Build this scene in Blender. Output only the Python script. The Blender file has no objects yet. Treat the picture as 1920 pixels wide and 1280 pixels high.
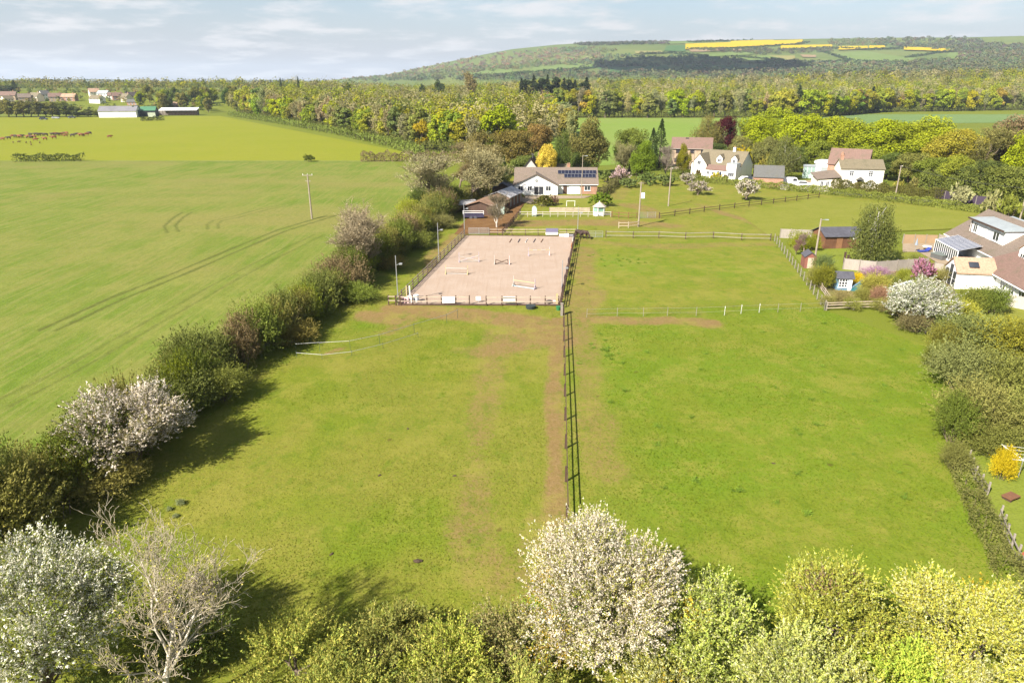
import bpy, math, random
import numpy as np
from mathutils import Vector, Matrix

R = math.radians
sc = bpy.context.scene
COL = sc.collection

# ------------------------------------------------------------------ camera
CAM_H, PITCH, FPX = 25.6, R(20.75), 1280.0      # drone height, tilt, focal length in pixels of the 1920 px photograph
cam_data = bpy.data.cameras.new('camera')
cam_data.sensor_width, cam_data.lens = 36.0, 24.0
cam_data.clip_start, cam_data.clip_end = 0.5, 40000.0
cam = bpy.data.objects.new('camera', cam_data)
COL.objects.link(cam)
cam.location = (0, 0, CAM_H)
cam.rotation_euler = (math.pi/2 - PITCH, 0, 0)
sc.camera = cam

# ------------------------------------------------------------------ light
SUN_EL, SUN_AZ = 40.0, 45.0                      # shadows fall away from the camera and to the right
sun_data = bpy.data.lights.new('sun', 'SUN')
sun_data.energy, sun_data.angle, sun_data.color = 5.0, R(0.6), (1.0, 0.93, 0.82)
sun = bpy.data.objects.new('sun', sun_data)
COL.objects.link(sun)
ldir = Vector((math.sin(R(SUN_AZ))*math.cos(R(SUN_EL)), math.cos(R(SUN_AZ))*math.cos(R(SUN_EL)), -math.sin(R(SUN_EL))))
sun.rotation_euler = ldir.to_track_quat('-Z', 'Y').to_euler()
sun.location = (-40, -40, 80)

w = bpy.data.worlds.new('World')
sc.world = w
w.use_nodes = True
nt = w.node_tree
nt.nodes.clear()
def N(tree, t, **kw):
    n = tree.nodes.new(t)
    for k, v in kw.items():
        setattr(n, k, v)
    return n
out = N(nt, 'ShaderNodeOutputWorld')
bg = N(nt, 'ShaderNodeBackground')
bg.inputs['Strength'].default_value = 0.05
sky = N(nt, 'ShaderNodeTexSky', sky_type='NISHITA', sun_disc=False)
sky.sun_elevation, sky.sun_rotation = R(SUN_EL), R(180 + SUN_AZ)
sky.air_density, sky.dust_density, sky.ozone_density, sky.altitude = 1.0, 0.6, 1.6, 60
tc = N(nt, 'ShaderNodeTexCoord')
sep = N(nt, 'ShaderNodeSeparateXYZ')
nt.links.new(tc.outputs['Generated'], sep.inputs[0])
def wmath(op, a, b=None, c=None):
    m = N(nt, 'ShaderNodeMath', operation=op)
    for i, q in enumerate((a, b, c)):
        if q is None: continue
        if isinstance(q, (int, float)): m.inputs[i].default_value = q
        else: nt.links.new(q, m.inputs[i])
    return m.outputs[0]
zc = wmath('ADD', wmath('MAXIMUM', sep.outputs[2], 0.0), 0.12)
px_ = wmath('DIVIDE', sep.outputs[0], zc)
py_ = wmath('DIVIDE', sep.outputs[1], zc)
cmb = N(nt, 'ShaderNodeCombineXYZ')
nt.links.new(px_, cmb.inputs[0]); nt.links.new(py_, cmb.inputs[1])
def wnoise(scale, detail, rough, loc=(0, 0, 0)):
    mp = N(nt, 'ShaderNodeMapping'); mp.inputs['Location'].default_value = loc
    nt.links.new(cmb.outputs[0], mp.inputs[0])
    n = N(nt, 'ShaderNodeTexNoise'); n.inputs['Scale'].default_value = scale
    n.inputs['Detail'].default_value = detail; n.inputs['Roughness'].default_value = rough
    nt.links.new(mp.outputs[0], n.inputs['Vector'])
    return n.outputs['Fac']
def wramp(v, a, b):
    m = N(nt, 'ShaderNodeMapRange', interpolation_type='SMOOTHSTEP')
    m.inputs['From Min'].default_value, m.inputs['From Max'].default_value = a, b
    nt.links.new(v, m.inputs['Value'])
    return m.outputs[0]
def wmix(f, a, b):
    m = N(nt, 'ShaderNodeMix', data_type='RGBA')
    if isinstance(f, (int, float)): m.inputs[0].default_value = f
    else: nt.links.new(f, m.inputs[0])
    for i, q in ((6, a), (7, b)):
        if isinstance(q, tuple): m.inputs[i].default_value = (*q, 1)
        else: nt.links.new(q, m.inputs[i])
    return m.outputs[2]
low = wramp(sep.outputs[2], 0.15, 0.0)
veil = wmath('MAXIMUM', wmath('MULTIPLY', wramp(wnoise(0.6, 7, .62, (3, 1, 0)), 0.50, 0.70), .6), wmath('MULTIPLY', low, .97))            # thin grey-violet sheets
puff = wramp(wnoise(1.9, 9, .6, (11.3, 4, 0)), 0.46, 0.66)         # small white heaps
c1 = wmix(wmath('MULTIPLY', veil, 0.93), sky.outputs[0], (4.05, 4.12, 4.75))
c2 = wmix(wmath('MULTIPLY', puff, 0.8), c1, (7.2, 7.0, 7.0))
nt.links.new(c2, bg.inputs['Color'])
nt.links.new(bg.outputs[0], out.inputs['Surface'])

vs = sc.view_settings
vs.view_transform, vs.look, vs.gamma, vs.exposure = 'Standard', 'None', 1.0, 1.38
vs.use_curve_mapping = False
cy = sc.cycles
cy.max_bounces, cy.diffuse_bounces, cy.glossy_bounces, cy.transmission_bounces = 5, 2, 2, 4
cy.transparent_max_bounces, cy.volume_bounces = 6, 0
cy.use_denoising = True
cy.caustics_reflective = cy.caustics_refractive = False

# ------------------------------------------------------------------ helpers: from the photograph to the ground
CP, SP = math.cos(PITCH), math.sin(PITCH)
def ray(px, py):
    a, b = (px-960)/FPX, (640-py)/FPX
    return Vector((a, CP + b*SP, -SP + b*CP))
def G(px, py, z=0.0):                            # point of the level z seen at a pixel
    d = ray(px, py); t = (z-CAM_H)/d.z
    return (d.x*t, d.y*t)
def AT(px, py, D):                               # point seen at a pixel at ground distance D
    d = ray(px, py); t = D/d.y
    return Vector((d.x*t, D, CAM_H + d.z*t))
def s2l(c):
    return tuple(((v/255)/12.92 if v/255 <= .04045 else ((v/255+.055)/1.055)**2.4) for v in c)
def A(r, g, b, k=2.5):                           # real base colour of a surface that shows as this sRGB in full sun
    return tuple(min(.85, v/k) for v in s2l((r, g, b)))

# ------------------------------------------------------------------ helpers: objects
def tag(o, label=None, cat=None, group=None, kind=None):
    if label: o['label'] = label
    if cat: o['category'] = cat
    if group: o['group'] = group
    if kind: o['kind'] = kind
    return o
def thing(name, label, cat, loc=(0, 0, 0), rotz=0.0, group=None, scale=None):
    o = bpy.data.objects.new(name, None)
    o.empty_display_size = .2
    COL.objects.link(o)
    o.location, o.rotation_euler = loc, (0, 0, rotz)
    if scale is not None: o.scale = scale if hasattr(scale, '__len__') else (scale,)*3
    return tag(o, label, cat, group)
def link(name, me, parent=None, color=None, loc=None, rot=None):
    o = bpy.data.objects.new(name, me)
    COL.objects.link(o)
    if parent is not None: o.parent = parent
    if color is not None: o.color = (*color, 1)
    if loc is not None: o.location = loc
    if rot is not None: o.rotation_euler = rot
    return o
def mesh_np(name, v, loops, k, mat, cols=None, smooth=False):
    me = bpy.data.meshes.new(name)
    v = np.asarray(v, dtype=np.float32); loops = np.asarray(loops, dtype=np.int32).ravel()
    n = len(loops)//k
    me.vertices.add(len(v)); me.vertices.foreach_set('co', v.ravel())
    me.loops.add(len(loops)); me.loops.foreach_set('vertex_index', loops)
    me.polygons.add(n); me.polygons.foreach_set('loop_start', np.arange(n, dtype=np.int32)*k)
    if smooth: me.polygons.foreach_set('use_smooth', np.ones(n, dtype=bool))
    if cols is not None:
        at = me.attributes.new('Col', 'FLOAT_COLOR', 'FACE')
        c4 = np.ones((n, 4), dtype=np.float32); c4[:, :3] = cols
        at.data.foreach_set('color', c4.ravel())
    me.update(calc_edges=True)
    if mat is not None: me.materials.append(mat)
    return me
class MB:
    def __init__(self): self.v, self.f = [], []
    def add(self, vs_, fs):
        b = len(self.v); self.v += [tuple(p) for p in vs_]; self.f += [tuple(b+i for i in f) for f in fs]; return self
    def box(self, x0, y0, z0, x1, y1, z1):
        return self.add([(x0,y0,z0),(x1,y0,z0),(x1,y1,z0),(x0,y1,z0),(x0,y0,z1),(x1,y0,z1),(x1,y1,z1),(x0,y1,z1)],
                        [(0,3,2,1),(4,5,6,7),(0,1,5,4),(1,2,6,5),(2,3,7,6),(3,0,4,7)])
    def bar(self, p, q, wd, ht):                 # rectangular beam from p to q
        p, q = Vector(p), Vector(q); d = (q-p).normalized()
        s = d.cross(Vector((0, 0, 1)))
        s = s.normalized() if s.length > 1e-4 else Vector((1, 0, 0))
        u = s.cross(d).normalized(); s *= wd/2; u *= ht/2
        return self.add([p-s-u, p+s-u, p+s+u, p-s+u, q-s-u, q+s-u, q+s+u, q-s+u],
                        [(0,1,2,3),(7,6,5,4),(0,4,5,1),(1,5,6,2),(2,6,7,3),(3,7,4,0)])
    def cyl(self, p, q, r0, r1, n=8, cap=True):
        p, q = Vector(p), Vector(q); d = (q-p).normalized()
        s = d.cross(Vector((0, 0, 1)))
        s = s.normalized() if s.length > 1e-4 else Vector((1, 0, 0))
        u = s.cross(d)
        c = [(math.cos(2*math.pi*i/n), math.sin(2*math.pi*i/n)) for i in range(n)]
        fs = [(i, (i+1) % n, n+(i+1) % n, n+i) for i in range(n)]
        if cap: fs += [tuple(range(n))[::-1], tuple(range(n, 2*n))]
        return self.add([p+s*a*r0+u*b*r0 for a, b in c]+[q+s*a*r1+u*b*r1 for a, b in c], fs)
    def poly(self, pts): return self.add(pts, [tuple(range(len(pts)))])
    def prism(self, pts, off):
        n = len(pts); off = Vector(off)
        return self.add([Vector(p) for p in pts]+[Vector(p)+off for p in pts],
                        [tuple(range(n))[::-1], tuple(range(n, 2*n))]+[(i, (i+1) % n, n+(i+1) % n, n+i) for i in range(n)])
    def ball(self, c, r, n=8, m=6):
        c = Vector(c); r = Vector(r if hasattr(r, '__len__') else (r,)*3)
        vs_ = []
        for j in range(m+1):
            t = math.pi*j/m
            for i in range(n):
                a = 2*math.pi*i/n
                vs_.append((c.x+r.x*math.sin(t)*math.cos(a), c.y+r.y*math.sin(t)*math.sin(a), c.z+r.z*math.cos(t)))
        return self.add(vs_, [(j*n+i, (j+1)*n+i, (j+1)*n+(i+1) % n, j*n+(i+1) % n) for j in range(m) for i in range(n)])
    def mesh(self, name, mat, smooth=False):
        me = bpy.data.meshes.new(name)
        me.from_pydata(self.v, [], self.f)
        if smooth: me.polygons.foreach_set('use_smooth', [True]*len(me.polygons))
        if mat is not None: me.materials.append(mat)
        me.update()
        return me
    def build(self, name, mat, parent=None, color=None, smooth=False, loc=None, rot=None):
        return link(name, self.mesh(name, mat, smooth), parent, color, loc, rot)

# ------------------------------------------------------------------ materials
MATS = {}
class NT:
    def __init__(self, name):
        self.m = bpy.data.materials.new(name); self.m.use_nodes = True
        self.t = self.m.node_tree; self.t.nodes.clear()
        self.out = N(self.t, 'ShaderNodeOutputMaterial')
    def set(self, sock, v):
        if isinstance(v, bpy.types.NodeSocket): self.t.links.new(v, sock)
        elif isinstance(v, tuple): sock.default_value = (*v, 1) if len(sock.default_value) == 4 and len(v) == 3 else v
        else: sock.default_value = v
    def noise(self, scale, detail=4, rough=.55, vec=None, dist=0.0, out='Fac', stretch=None):
        n = N(self.t, 'ShaderNodeTexNoise'); n.inputs['Scale'].default_value = scale
        n.inputs['Detail'].default_value = detail; n.inputs['Roughness'].default_value = rough; n.inputs['Distortion'].default_value = dist
        v = vec if vec is not None else self.pos()
        if stretch is not None:
            mp = N(self.t, 'ShaderNodeMapping', vector_type='POINT')
            mp.inputs['Rotation'].default_value = (0, 0, stretch[3] if len(stretch) > 3 else 0)
            mp.inputs['Scale'].default_value = stretch[:3]
            self.t.links.new(v, mp.inputs[0]); v = mp.outputs[0]
        self.t.links.new(v, n.inputs['Vector'])
        return n.outputs[out]
    def pos(self):
        if not hasattr(self, '_p'): self._p = N(self.t, 'ShaderNodeNewGeometry').outputs['Position']
        return self._p
    def obj(self):
        if not hasattr(self, '_o'): self._o = N(self.t, 'ShaderNodeTexCoord').outputs['Object']
        return self._o
    def info(self):
        if not hasattr(self, '_i'): self._i = N(self.t, 'ShaderNodeObjectInfo')
        return self._i
    def attr(self, name, out='Fac'): return N(self.t, 'ShaderNodeAttribute', attribute_name=name).outputs[out]
    def math(self, op, a, b=None, c=None):
        m = N(self.t, 'ShaderNodeMath', operation=op)
        for i, q in enumerate((a, b, c)):
            if q is not None: self.set(m.inputs[i], q)
        return m.outputs[0]
    def ramp(self, v, a, b, lo=0.0, hi=1.0, smooth=True):
        m = N(self.t, 'ShaderNodeMapRange', interpolation_type='SMOOTHSTEP' if smooth else 'LINEAR')
        for i, q in enumerate((v, a, b, lo, hi)): self.set(m.inputs[i], q)
        return m.outputs[0]
    def mix(self, f, a, b, mode='MIX'):
        m = N(self.t, 'ShaderNodeMix', data_type='RGBA', blend_type=mode)
        self.set(m.inputs[0], f); self.set(m.inputs[6], a); self.set(m.inputs[7], b)
        return m.outputs[2]
    def bump(self, h, strength, dist):
        b = N(self.t, 'ShaderNodeBump'); b.inputs['Strength'].default_value = strength; b.inputs['Distance'].default_value = dist
        self.t.links.new(h, b.inputs['Height']); return b.outputs[0]
    def pbr(self, color, rough=.8, normal=None, metal=0.0, spec=.3, **kw):
        p = N(self.t, 'ShaderNodeBsdfPrincipled')
        self.set(p.inputs['Base Color'], color); self.set(p.inputs['Roughness'], rough); self.set(p.inputs['Metallic'], metal)
        self.set(p.inputs['Specular IOR Level'], spec)
        for k, v in kw.items(): self.set(p.inputs[k.replace('_', ' ')], v)
        if normal is not None: self.t.links.new(normal, p.inputs['Normal'])
        self.t.links.new(p.outputs[0], self.out.inputs['Surface'])
        return self.m
def surf(key, color, rough=.75, var=.18, scale=3.0, bump=0.0, metal=0.0, spec=.3, dirt=None, stretch=None):
    if key in MATS: return MATS[key]
    t = NT(key)
    n = t.noise(scale, 6, .62, vec=t.obj(), stretch=stretch)
    n2 = t.noise(scale*.22, 3, .5, vec=t.obj())
    f = t.math('ADD', t.math('MULTIPLY', n, .6), t.math('MULTIPLY', n2, .4))
    lo, hi = tuple(c*(1-var) for c in color), tuple(min(.9, c*(1+var)) for c in color)
    c = t.mix(t.ramp(f, .3, .7), lo, hi)
    if dirt is not None: c = t.mix(t.math('MULTIPLY', t.ramp(t.noise(scale*.6, 8, .7, vec=t.obj()), .5, .72), .7), c, dirt)
    MATS[key] = t.pbr(c, rough, t.bump(n, bump, .02) if bump else None, metal, spec)
    return MATS[key]
def tinted(key, rough=.8, var=.25, scale=4.0, bump=.3):          # colour comes from the object
    if key in MATS: return MATS[key]
    t = NT(key); n = t.noise(scale, 6, .65, vec=t.obj())
    c = t.mix(t.math('MULTIPLY', t.ramp(n, .3, .75), var*2), t.info().outputs['Color'], (.02, .016, .012))
    MATS[key] = t.pbr(c, rough, t.bump(n, bump, .03)); return MATS[key]
def leaf_mat():
    if 'leaf' in MATS: return MATS['leaf']
    t = NT('leaf')
    c = t.mix(1.0, t.attr('Col', 'Color'), t.info().outputs['Color'], 'MULTIPLY')
    d = N(t.t, 'ShaderNodeBsdfDiffuse'); t.set(d.inputs[0], c)
    tr = N(t.t, 'ShaderNodeBsdfTranslucent'); t.set(tr.inputs[0], t.mix(1.0, c, (1.0, 1.05, .55), 'MULTIPLY'))
    ms = N(t.t, 'ShaderNodeMixShader'); ms.inputs[0].default_value = .2
    t.t.links.new(d.outputs[0], ms.inputs[1]); t.t.links.new(tr.outputs[0], ms.inputs[2])
    t.t.links.new(ms.outputs[0], t.out.inputs['Surface'])
    MATS['leaf'] = t.m; return t.m
LEAF = leaf_mat()
BARK = tinted('bark', .9, .25, 6.0, .6)

_GRID = {}
def vnoise(x, y, scale, seed=0, octaves=1):
    x = np.asarray(x, float); y = np.asarray(y, float); tot = 0.0; amp = 1.0; s = 0.0
    for o in range(octaves):
        if (seed, o) not in _GRID: _GRID[(seed, o)] = np.random.RandomState(seed*31+o).rand(256, 256)
        g = _GRID[(seed, o)]
        u, v = x/scale + 37.7*o, y/scale + 11.3*o
        i, j = np.floor(u).astype(int), np.floor(v).astype(int)
        fu, fv = u-i, v-j; fu = fu*fu*(3-2*fu); fv = fv*fv*(3-2*fv)
        a, b = g[i & 255, j & 255], g[(i+1) & 255, j & 255]
        c, d = g[i & 255, (j+1) & 255], g[(i+1) & 255, (j+1) & 255]
        tot = tot + amp*((a*(1-fu)+b*fu)*(1-fv)+(c*(1-fu)+d*fu)*fv); s += amp; amp *= .5; scale *= .5
    return tot/s
def sstep(a, b, x):
    t = np.clip((np.asarray(x, float)-a)/(b-a), 0, 1); return t*t*(3-2*t)
def polydist(x, y, pts):
    best = np.full(np.shape(x), 1e9)
    for (x0, y0), (x1, y1) in zip(pts[:-1], pts[1:]):
        dx, dy = x1-x0, y1-y0; L = dx*dx+dy*dy
        t = np.clip(((x-x0)*dx+(y-y0)*dy)/L, 0, 1)
        best = np.minimum(best, np.hypot(x-x0-t*dx, y-y0-t*dy))
    return best
def inpoly(x, y, P):
    x = np.asarray(x); y = np.asarray(y); r = np.zeros(x.shape, bool); n = len(P)
    for i in range(n):
        (x0, y0), (x1, y1) = P[i], P[(i+1) % n]
        c = ((y0 > y) != (y1 > y)) & (x < (x1-x0)*(y-y0)/((y1-y0) or 1e-9)+x0)
        r ^= c
    return r
# ================================================================== THE SETTING
def rise(x, y):                                  # the village stands on a slight rise beyond the pasture
    return 15.0*sstep(610, 900, y)*sstep(-120, -330, x) + (17.0+14*sstep(150, 700, x))*sstep(600, 1150, y)*(1-sstep(-120, -330, x))*sstep(-150, 120, x) + 5.0*sstep(640, 900, y)*(1-sstep(-120, -330, x))*(1-sstep(-150, 120, x))
RIDGE_D, FOOT_D = 3300.0, 1150.0
_rp = [(520,157),(600,152),(660,147),(720,142),(770,132),(830,120),(900,106),(960,95),(1040,87),(1110,83),(1200,81),(1280,80),(1400,78),(1550,76),(1700,74),(1800,74),(1920,71),(2150,66),(2500,66)]
_az, _te = [], []
for a_, b_ in _rp:
    d_ = ray(a_, b_); _az.append(math.atan2(d_.x, d_.y)); _te.append(d_.z/math.hypot(d_.x, d_.y))
def hill(x, y):
    D, az = np.hypot(x, y), np.arctan2(x, y)
    zr = CAM_H + np.interp(az, _az, _te)*RIDGE_D
    zr = np.where(az < _az[0], CAM_H*0.4, zr)
    u = np.clip((D-FOOT_D)/(RIDGE_D-FOOT_D), 0, 1.06)
    n = vnoise(x, y, 620, 5, 3)-.5
    return zr*(u**1.35)*(1+.28*n*(1-sstep(.72, 1, u))) - 2.0

def grid_mesh(name, X, Y, Z, mat, attrs=None, smooth=True):
    m, n = X.shape
    v = np.stack([X, Y, Z], -1).reshape(-1, 3)
    i = np.arange(m*n).reshape(m, n)
    q = np.stack([i[:-1, :-1], i[:-1, 1:], i[1:, 1:], i[1:, :-1]], -1).reshape(-1)
    me = mesh_np(name, v, q, 4, mat, smooth=smooth)
    for k, a in (attrs or {}).items():
        at = me.attributes.new(k, 'FLOAT', 'POINT'); at.data.foreach_set('value', np.asarray(a, np.float32).ravel())
    return me
def structure(name, me, label=None):
    o = link(name, me); o['kind'] = 'structure'
    if label: o['label'] = label
    return o

# ---- ground materials
def grass_mat(key, a, b, c, big=14.0, fine=2.2, bump=.5, extra=None):
    t = NT(key)
    n1 = t.noise(1/big, 5, .6); n2 = t.noise(1/fine, 6, .7); n3 = t.noise(6.0, 3, .7)
    col = t.mix(t.ramp(n1, .36, .64), a, b)
    col = t.mix(t.math('MULTIPLY', t.ramp(n2, .45, .72), .55), col, c)
    col = t.mix(t.math('MULTIPLY', t.ramp(n3, .42, .66), .42), col, tuple(q*.5 for q in a))
    if extra: col = extra(t, col)
    h = t.math('ADD', t.math('MULTIPLY', n3, .5), n2)
    return t.pbr(col, .9, t.bump(h, bump, .12), spec=.1)
def pad_extra(t, col):
    worn, lush, dry = t.attr('worn'), t.attr('lush'), t.attr('dry')
    nz = t.noise(.7, 9, .78); nf = t.noise(3.4, 6, .8)
    col = t.mix(t.math('MULTIPLY', lush, t.ramp(nz, .3, .62)), col, A(140, 176, 46))
    col = t.mix(t.math('MULTIPLY', dry, t.ramp(nf, .25, .7)), col, A(182, 168, 84))
    m = t.ramp(t.math('ADD', worn, t.math('ADD', t.math('MULTIPLY', t.math('SUBTRACT', nz, .5), 1.3), t.math('MULTIPLY', t.math('SUBTRACT', nf, .5), 1.2))), .2, 1.05)
    soil = t.mix(t.ramp(nf, .3, .7), A(166, 128, 86), A(198, 162, 116))
    col = t.mix(t.math('MULTIPLY', m, .84), col, soil)
    col = t.mix(t.math('MULTIPLY', t.ramp(t.noise(.22, 7, .72), .47, .62), .5), col, A(188, 182, 84))
    col = t.mix(t.math('MULTIPLY', t.ramp(t.noise(.6, 6, .7, stretch=(1, .6, 1)), .52, .66), .48), col, A(122, 152, 34))
    blot = t.ramp(t.noise(.9, 2, .5), .70, .78)          # dung and bare spots
    return t.mix(t.math('MULTIPLY', blot, .55), col, A(112, 88, 52))
M_PAD = grass_mat('paddock_turf', A(150, 170, 48), A(166, 174, 60), A(128, 154, 38), 16, 1.3, .8, pad_extra)
M_FAR = grass_mat('plain_turf', A(158, 170, 60), A(146, 160, 56), A(170, 172, 74), 160, 22, .2)
def crop_extra(t, col):
    tram, dry = t.attr('worn'), t.attr('dry')
    st = t.noise(.32, 6, .65, stretch=(1.0, .16, 1.0, R(17)))
    row = t.noise(1.1, 5, .7, stretch=(1.0, .05, 1.0, R(17)))
    col = t.mix(t.math('MULTIPLY', t.ramp(row, .44, .62), .55), col, A(186, 184, 104))
    col = t.mix(t.math('MULTIPLY', t.ramp(t.noise(.09, 6, .65), .46, .62), .5), col, A(184, 184, 96))
    band = t.noise(.05, 4, .6, stretch=(.25, 1.0, 1.0, 0))
    col = t.mix(t.math('MULTIPLY', t.ramp(st, .42, .68), .6), col, A(176, 174, 90))
    col = t.mix(t.math('MULTIPLY', t.math('MULTIPLY', dry, t.ramp(band, .35, .65)), .8), col, A(182, 174, 98))
    nz = t.noise(1.4, 6, .7)
    col = t.mix(t.math('MULTIPLY', t.ramp(t.noise(1.1, 6, .78, stretch=(1.6, .55, 1.0, R(17))), .38, .66), .3), col, A(112, 132, 40))
    col = t.mix(t.math('MULTIPLY', t.ramp(t.noise(3.2, 4, .8), .5, .68), .38), col, A(112, 130, 40))
    return t.mix(t.ramp(t.math('ADD', tram, t.math('MULTIPLY', t.math('SUBTRACT', nz, .5), .8)), .3, .95), col, A(116, 124, 54))
M_CROP = grass_mat('young_crop', A(140, 170, 54), A(160, 178, 74), A(126, 158, 46), 22, 2.0, .7, crop_extra)
M_PAST = grass_mat('pasture_turf', A(178, 186, 52), A(184, 188, 60), A(170, 180, 46), 40, 5, .3)
M_HAY = grass_mat('hay_turf', A(166, 196, 86), A(176, 198, 100), A(150, 186, 72), 60, 6, .3)
M_LAWN = grass_mat('lawn_turf', A(170, 176, 68), A(180, 182, 80), A(150, 164, 50), 6, 1.2, .4)
def soil_mat(key, a, b, c):
    t = NT(key); n = t.noise(.5, 8, .7); n2 = t.noise(3.0, 6, .7)
    col = t.mix(t.ramp(n, .35, .65), a, b); col = t.mix(t.math('MULTIPLY', t.ramp(n2, .45, .7), .6), col, c)
    return t.pbr(col, .95, t.bump(n2, .5, .05), spec=.1)
M_SOIL = soil_mat('trodden_soil', A(150, 112, 72), A(172, 132, 88), A(126, 94, 60))
def sand_mat():
    t = NT('arena_sand'); n = t.noise(.35, 6, .65); n2 = t.noise(4.0, 6, .75); ln = t.noise(.9, 4, .6, stretch=(2.2, .12, 1, R(-8)))
    c = t.mix(t.ramp(n, .35, .68), A(230, 204, 182), A(238, 214, 194)); c = t.mix(t.math('MULTIPLY', t.ramp(n2, .5, .7), .35), c, A(206, 174, 148))
    c = t.mix(t.math('MULTIPLY', t.ramp(ln, .5, .68), .3), c, A(212, 182, 156))
    return t.pbr(c, .95, t.bump(t.math('ADD', n2, ln), .6, .05), spec=.1)
M_SAND = sand_mat()
M_GRAVEL = soil_mat('pale_gravel', A(226, 205, 176), A(206, 184, 156), A(190, 168, 140))
M_ROAD = soil_mat('asphalt', (.055, .055, .058), (.07, .068, .066), (.045, .045, .047))

# ---- the plain
ang = np.concatenate([np.arange(-180, -60, 4.0), np.arange(-60, 60, 1.2), np.arange(60, 180.1, 4.0)])*math.pi/180
rad = np.concatenate([[0, 30, 100, 250, 400, 500], np.arange(560, 1000, 25), np.geomspace(1000, 12000, 26)])
AA, RR = np.meshgrid(ang, rad)
GX, GY = RR*np.sin(AA), RR*np.cos(AA)
structure('ground', grid_mesh('ground', GX, GY, rise(GX, GY), M_FAR))

# ---- paddocks: turf from the long hedge to the gardens
HEDGE = [(-36, 12), (-32.5, 24), (-29.5, 36), (-28, 48), (-26.3, 62), (-22, 80), (-19.5, 100), (-17, 118), (-14.5, 134), (-11, 150)]
RIGHT = [(31, 14), (29.5, 32), (30.8, 38), (34, 46), (44, 64), (41, 71), (37.6, 78), (42, 100), (45, 116), (45.2, 119), (80, 126), (118, 133), (112, 141), (92, 154), (68, 178)]
xl = lambda y: np.interp(y, [p[1] for p in HEDGE], [p[0] for p in HEDGE])
def xr(y):
    return np.interp(y, [p[1] for p in RIGHT], [p[0] for p in RIGHT])
def px_line(*pts): return [G(*p) for p in pts]
FENCE_A, FENCE_B = G(1062, 978), G(1057, 588)      # the rail fence between the two near paddocks
def pad_masks(X, Y):
    n = vnoise(X, Y, 7, 3, 3); n2 = vnoise(X, Y, 2.2, 8, 3)
    worn = np.zeros(X.shape); lush = np.zeros(X.shape)
    def line(pts, wd, s):
        d = polydist(X, Y, pts)
        return s*(1-sstep(wd*.35, wd, d + (n-.5)*wd*1.1))
    for pts, wd, s in (
        (px_line((1041, 1000), (1040, 900), (1038, 760), (1044, 640), (1046, 600)), 1.35, 1.0),
        (px_line((1046, 640), (1000, 605), (940, 600), (880, 590), (800, 584), (740, 580)), 3.6, 1.0),
        (px_line((1040, 620), (985, 640), (930, 660)), 4.5, .85),
        (px_line((935, 620), (915, 720), (895, 840), (890, 1000), (915, 1080)), 2.6, .62),
        (px_line((985, 1120), (1000, 1040), (1020, 980)), 2.2, .55),
        (px_line((690, 590), (745, 600), (760, 575)), 3.5, .95),
        (px_line((725, 625), (760, 608)), 1.6, .7),
        (px_line((640, 655), (612, 664)), .8, .8),
        (px_line((1075, 640), (1082, 605), (1090, 580), (1096, 540), (1098, 470)), 3.4, .72),
        (px_line((1090, 600), (1180, 602), (1260, 601), (1330, 607)), 2.0, .95),
        (px_line((1090, 588), (1160, 580), (1300, 585)), 2.2, .42),
        (px_line((1095, 640), (1110, 760), (1125, 880)), 2.6, .58),
        (px_line((1085, 452), (1200, 462), (1440, 458)), 2.6, .62),
        (px_line((1340, 395), (1400, 412), (1450, 434)), 2.4, .85),
        (px_line((960, 420), (1080, 418), (1200, 420), (1270, 424)), 4.5, .85),
        (px_line((890, 425), (940, 415), (990, 420)), 5.0, 1.0),
        (px_line((860, 440), (840, 460), (815, 480), (800, 510)), 2.4, .9),
        (px_line((1180, 385), (1215, 395), (1225, 408)), 3.0, .8),
        (px_line((1150, 372), (1165, 355)), 4.0, .6),
        (px_line((1310, 385), (1330, 388), (1270, 395)), 2.0, .6),
        (px_line((1450, 440), (1470, 428)), 3.0, .8)):
        worn = np.maximum(worn, line(pts, wd, s))
    for (cx, cy), rx, ry, s in ((G(1160, 491), 3.6, 4.4, 1.0), (G(1175, 498), 5.5, 5, .8), (G(1140, 660), 2.2, 3.2, 1.0), (G(1140, 680), 1.4, 2, .9), (G(1420, 460), 6, 1.6, .7),
                                (G(1360, 517), 2.4, 2.4, .6), (G(1440, 505), 6, 4.5, .5), (G(1230, 950), 4, 3.5, .7), (G(1480, 740), 4.5, 5, .55), (G(1580, 660), 6, 6, .45),
                                (G(700, 608), 2.2, 1.6, .9), (G(1700, 720), 6, 8, .5), (G(1320, 850), 5, 6, .4), (G(1640, 930), 6, 6, .4), (G(1190, 610), 9, 2.2, .5)):
        lush = np.maximum(lush, s*np.exp(-(((X-cx)/rx)**2+((Y-cy)/ry)**2)**1.2)*(.55+.9*n2))
    rightp = sstep(-.5, 1.0, X-(FENCE_A[0]+(Y-FENCE_A[1])*(FENCE_B[0]-FENCE_A[0])/(FENCE_B[1]-FENCE_A[1])))
    lush = np.clip(np.maximum(lush, rightp*(Y < 79)*(.3+.35*sstep(.4, .62, n))), 0, 1)
    dry = np.clip((1-rightp)*sstep(.42, .6, n)*.55 + rightp*(Y > 79)*.5*sstep(.35, .6, n2) + rightp*.7*(1-sstep(1, 6, X-5))*(Y < 79)*n2*1.3 + (Y > 118)*.35, 0, 1)
    lush *= 1-worn
    return np.clip(worn, 0, 1), lush, dry
yy = np.linspace(13, 200, 300); uu = np.linspace(0, 1, 190)
PY, PU = np.meshgrid(yy, uu, indexing='ij')
PX = xl(PY) + (xr(PY)-xl(PY))*PU
worn_, lush_, dry_ = pad_masks(PX, PY)
structure('paddock', grid_mesh('paddock', PX, PY, .03+.05*vnoise(PX, PY, 6, 2, 2), M_PAD, dict(worn=worn_, lush=lush_, dry=dry_)))

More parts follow.
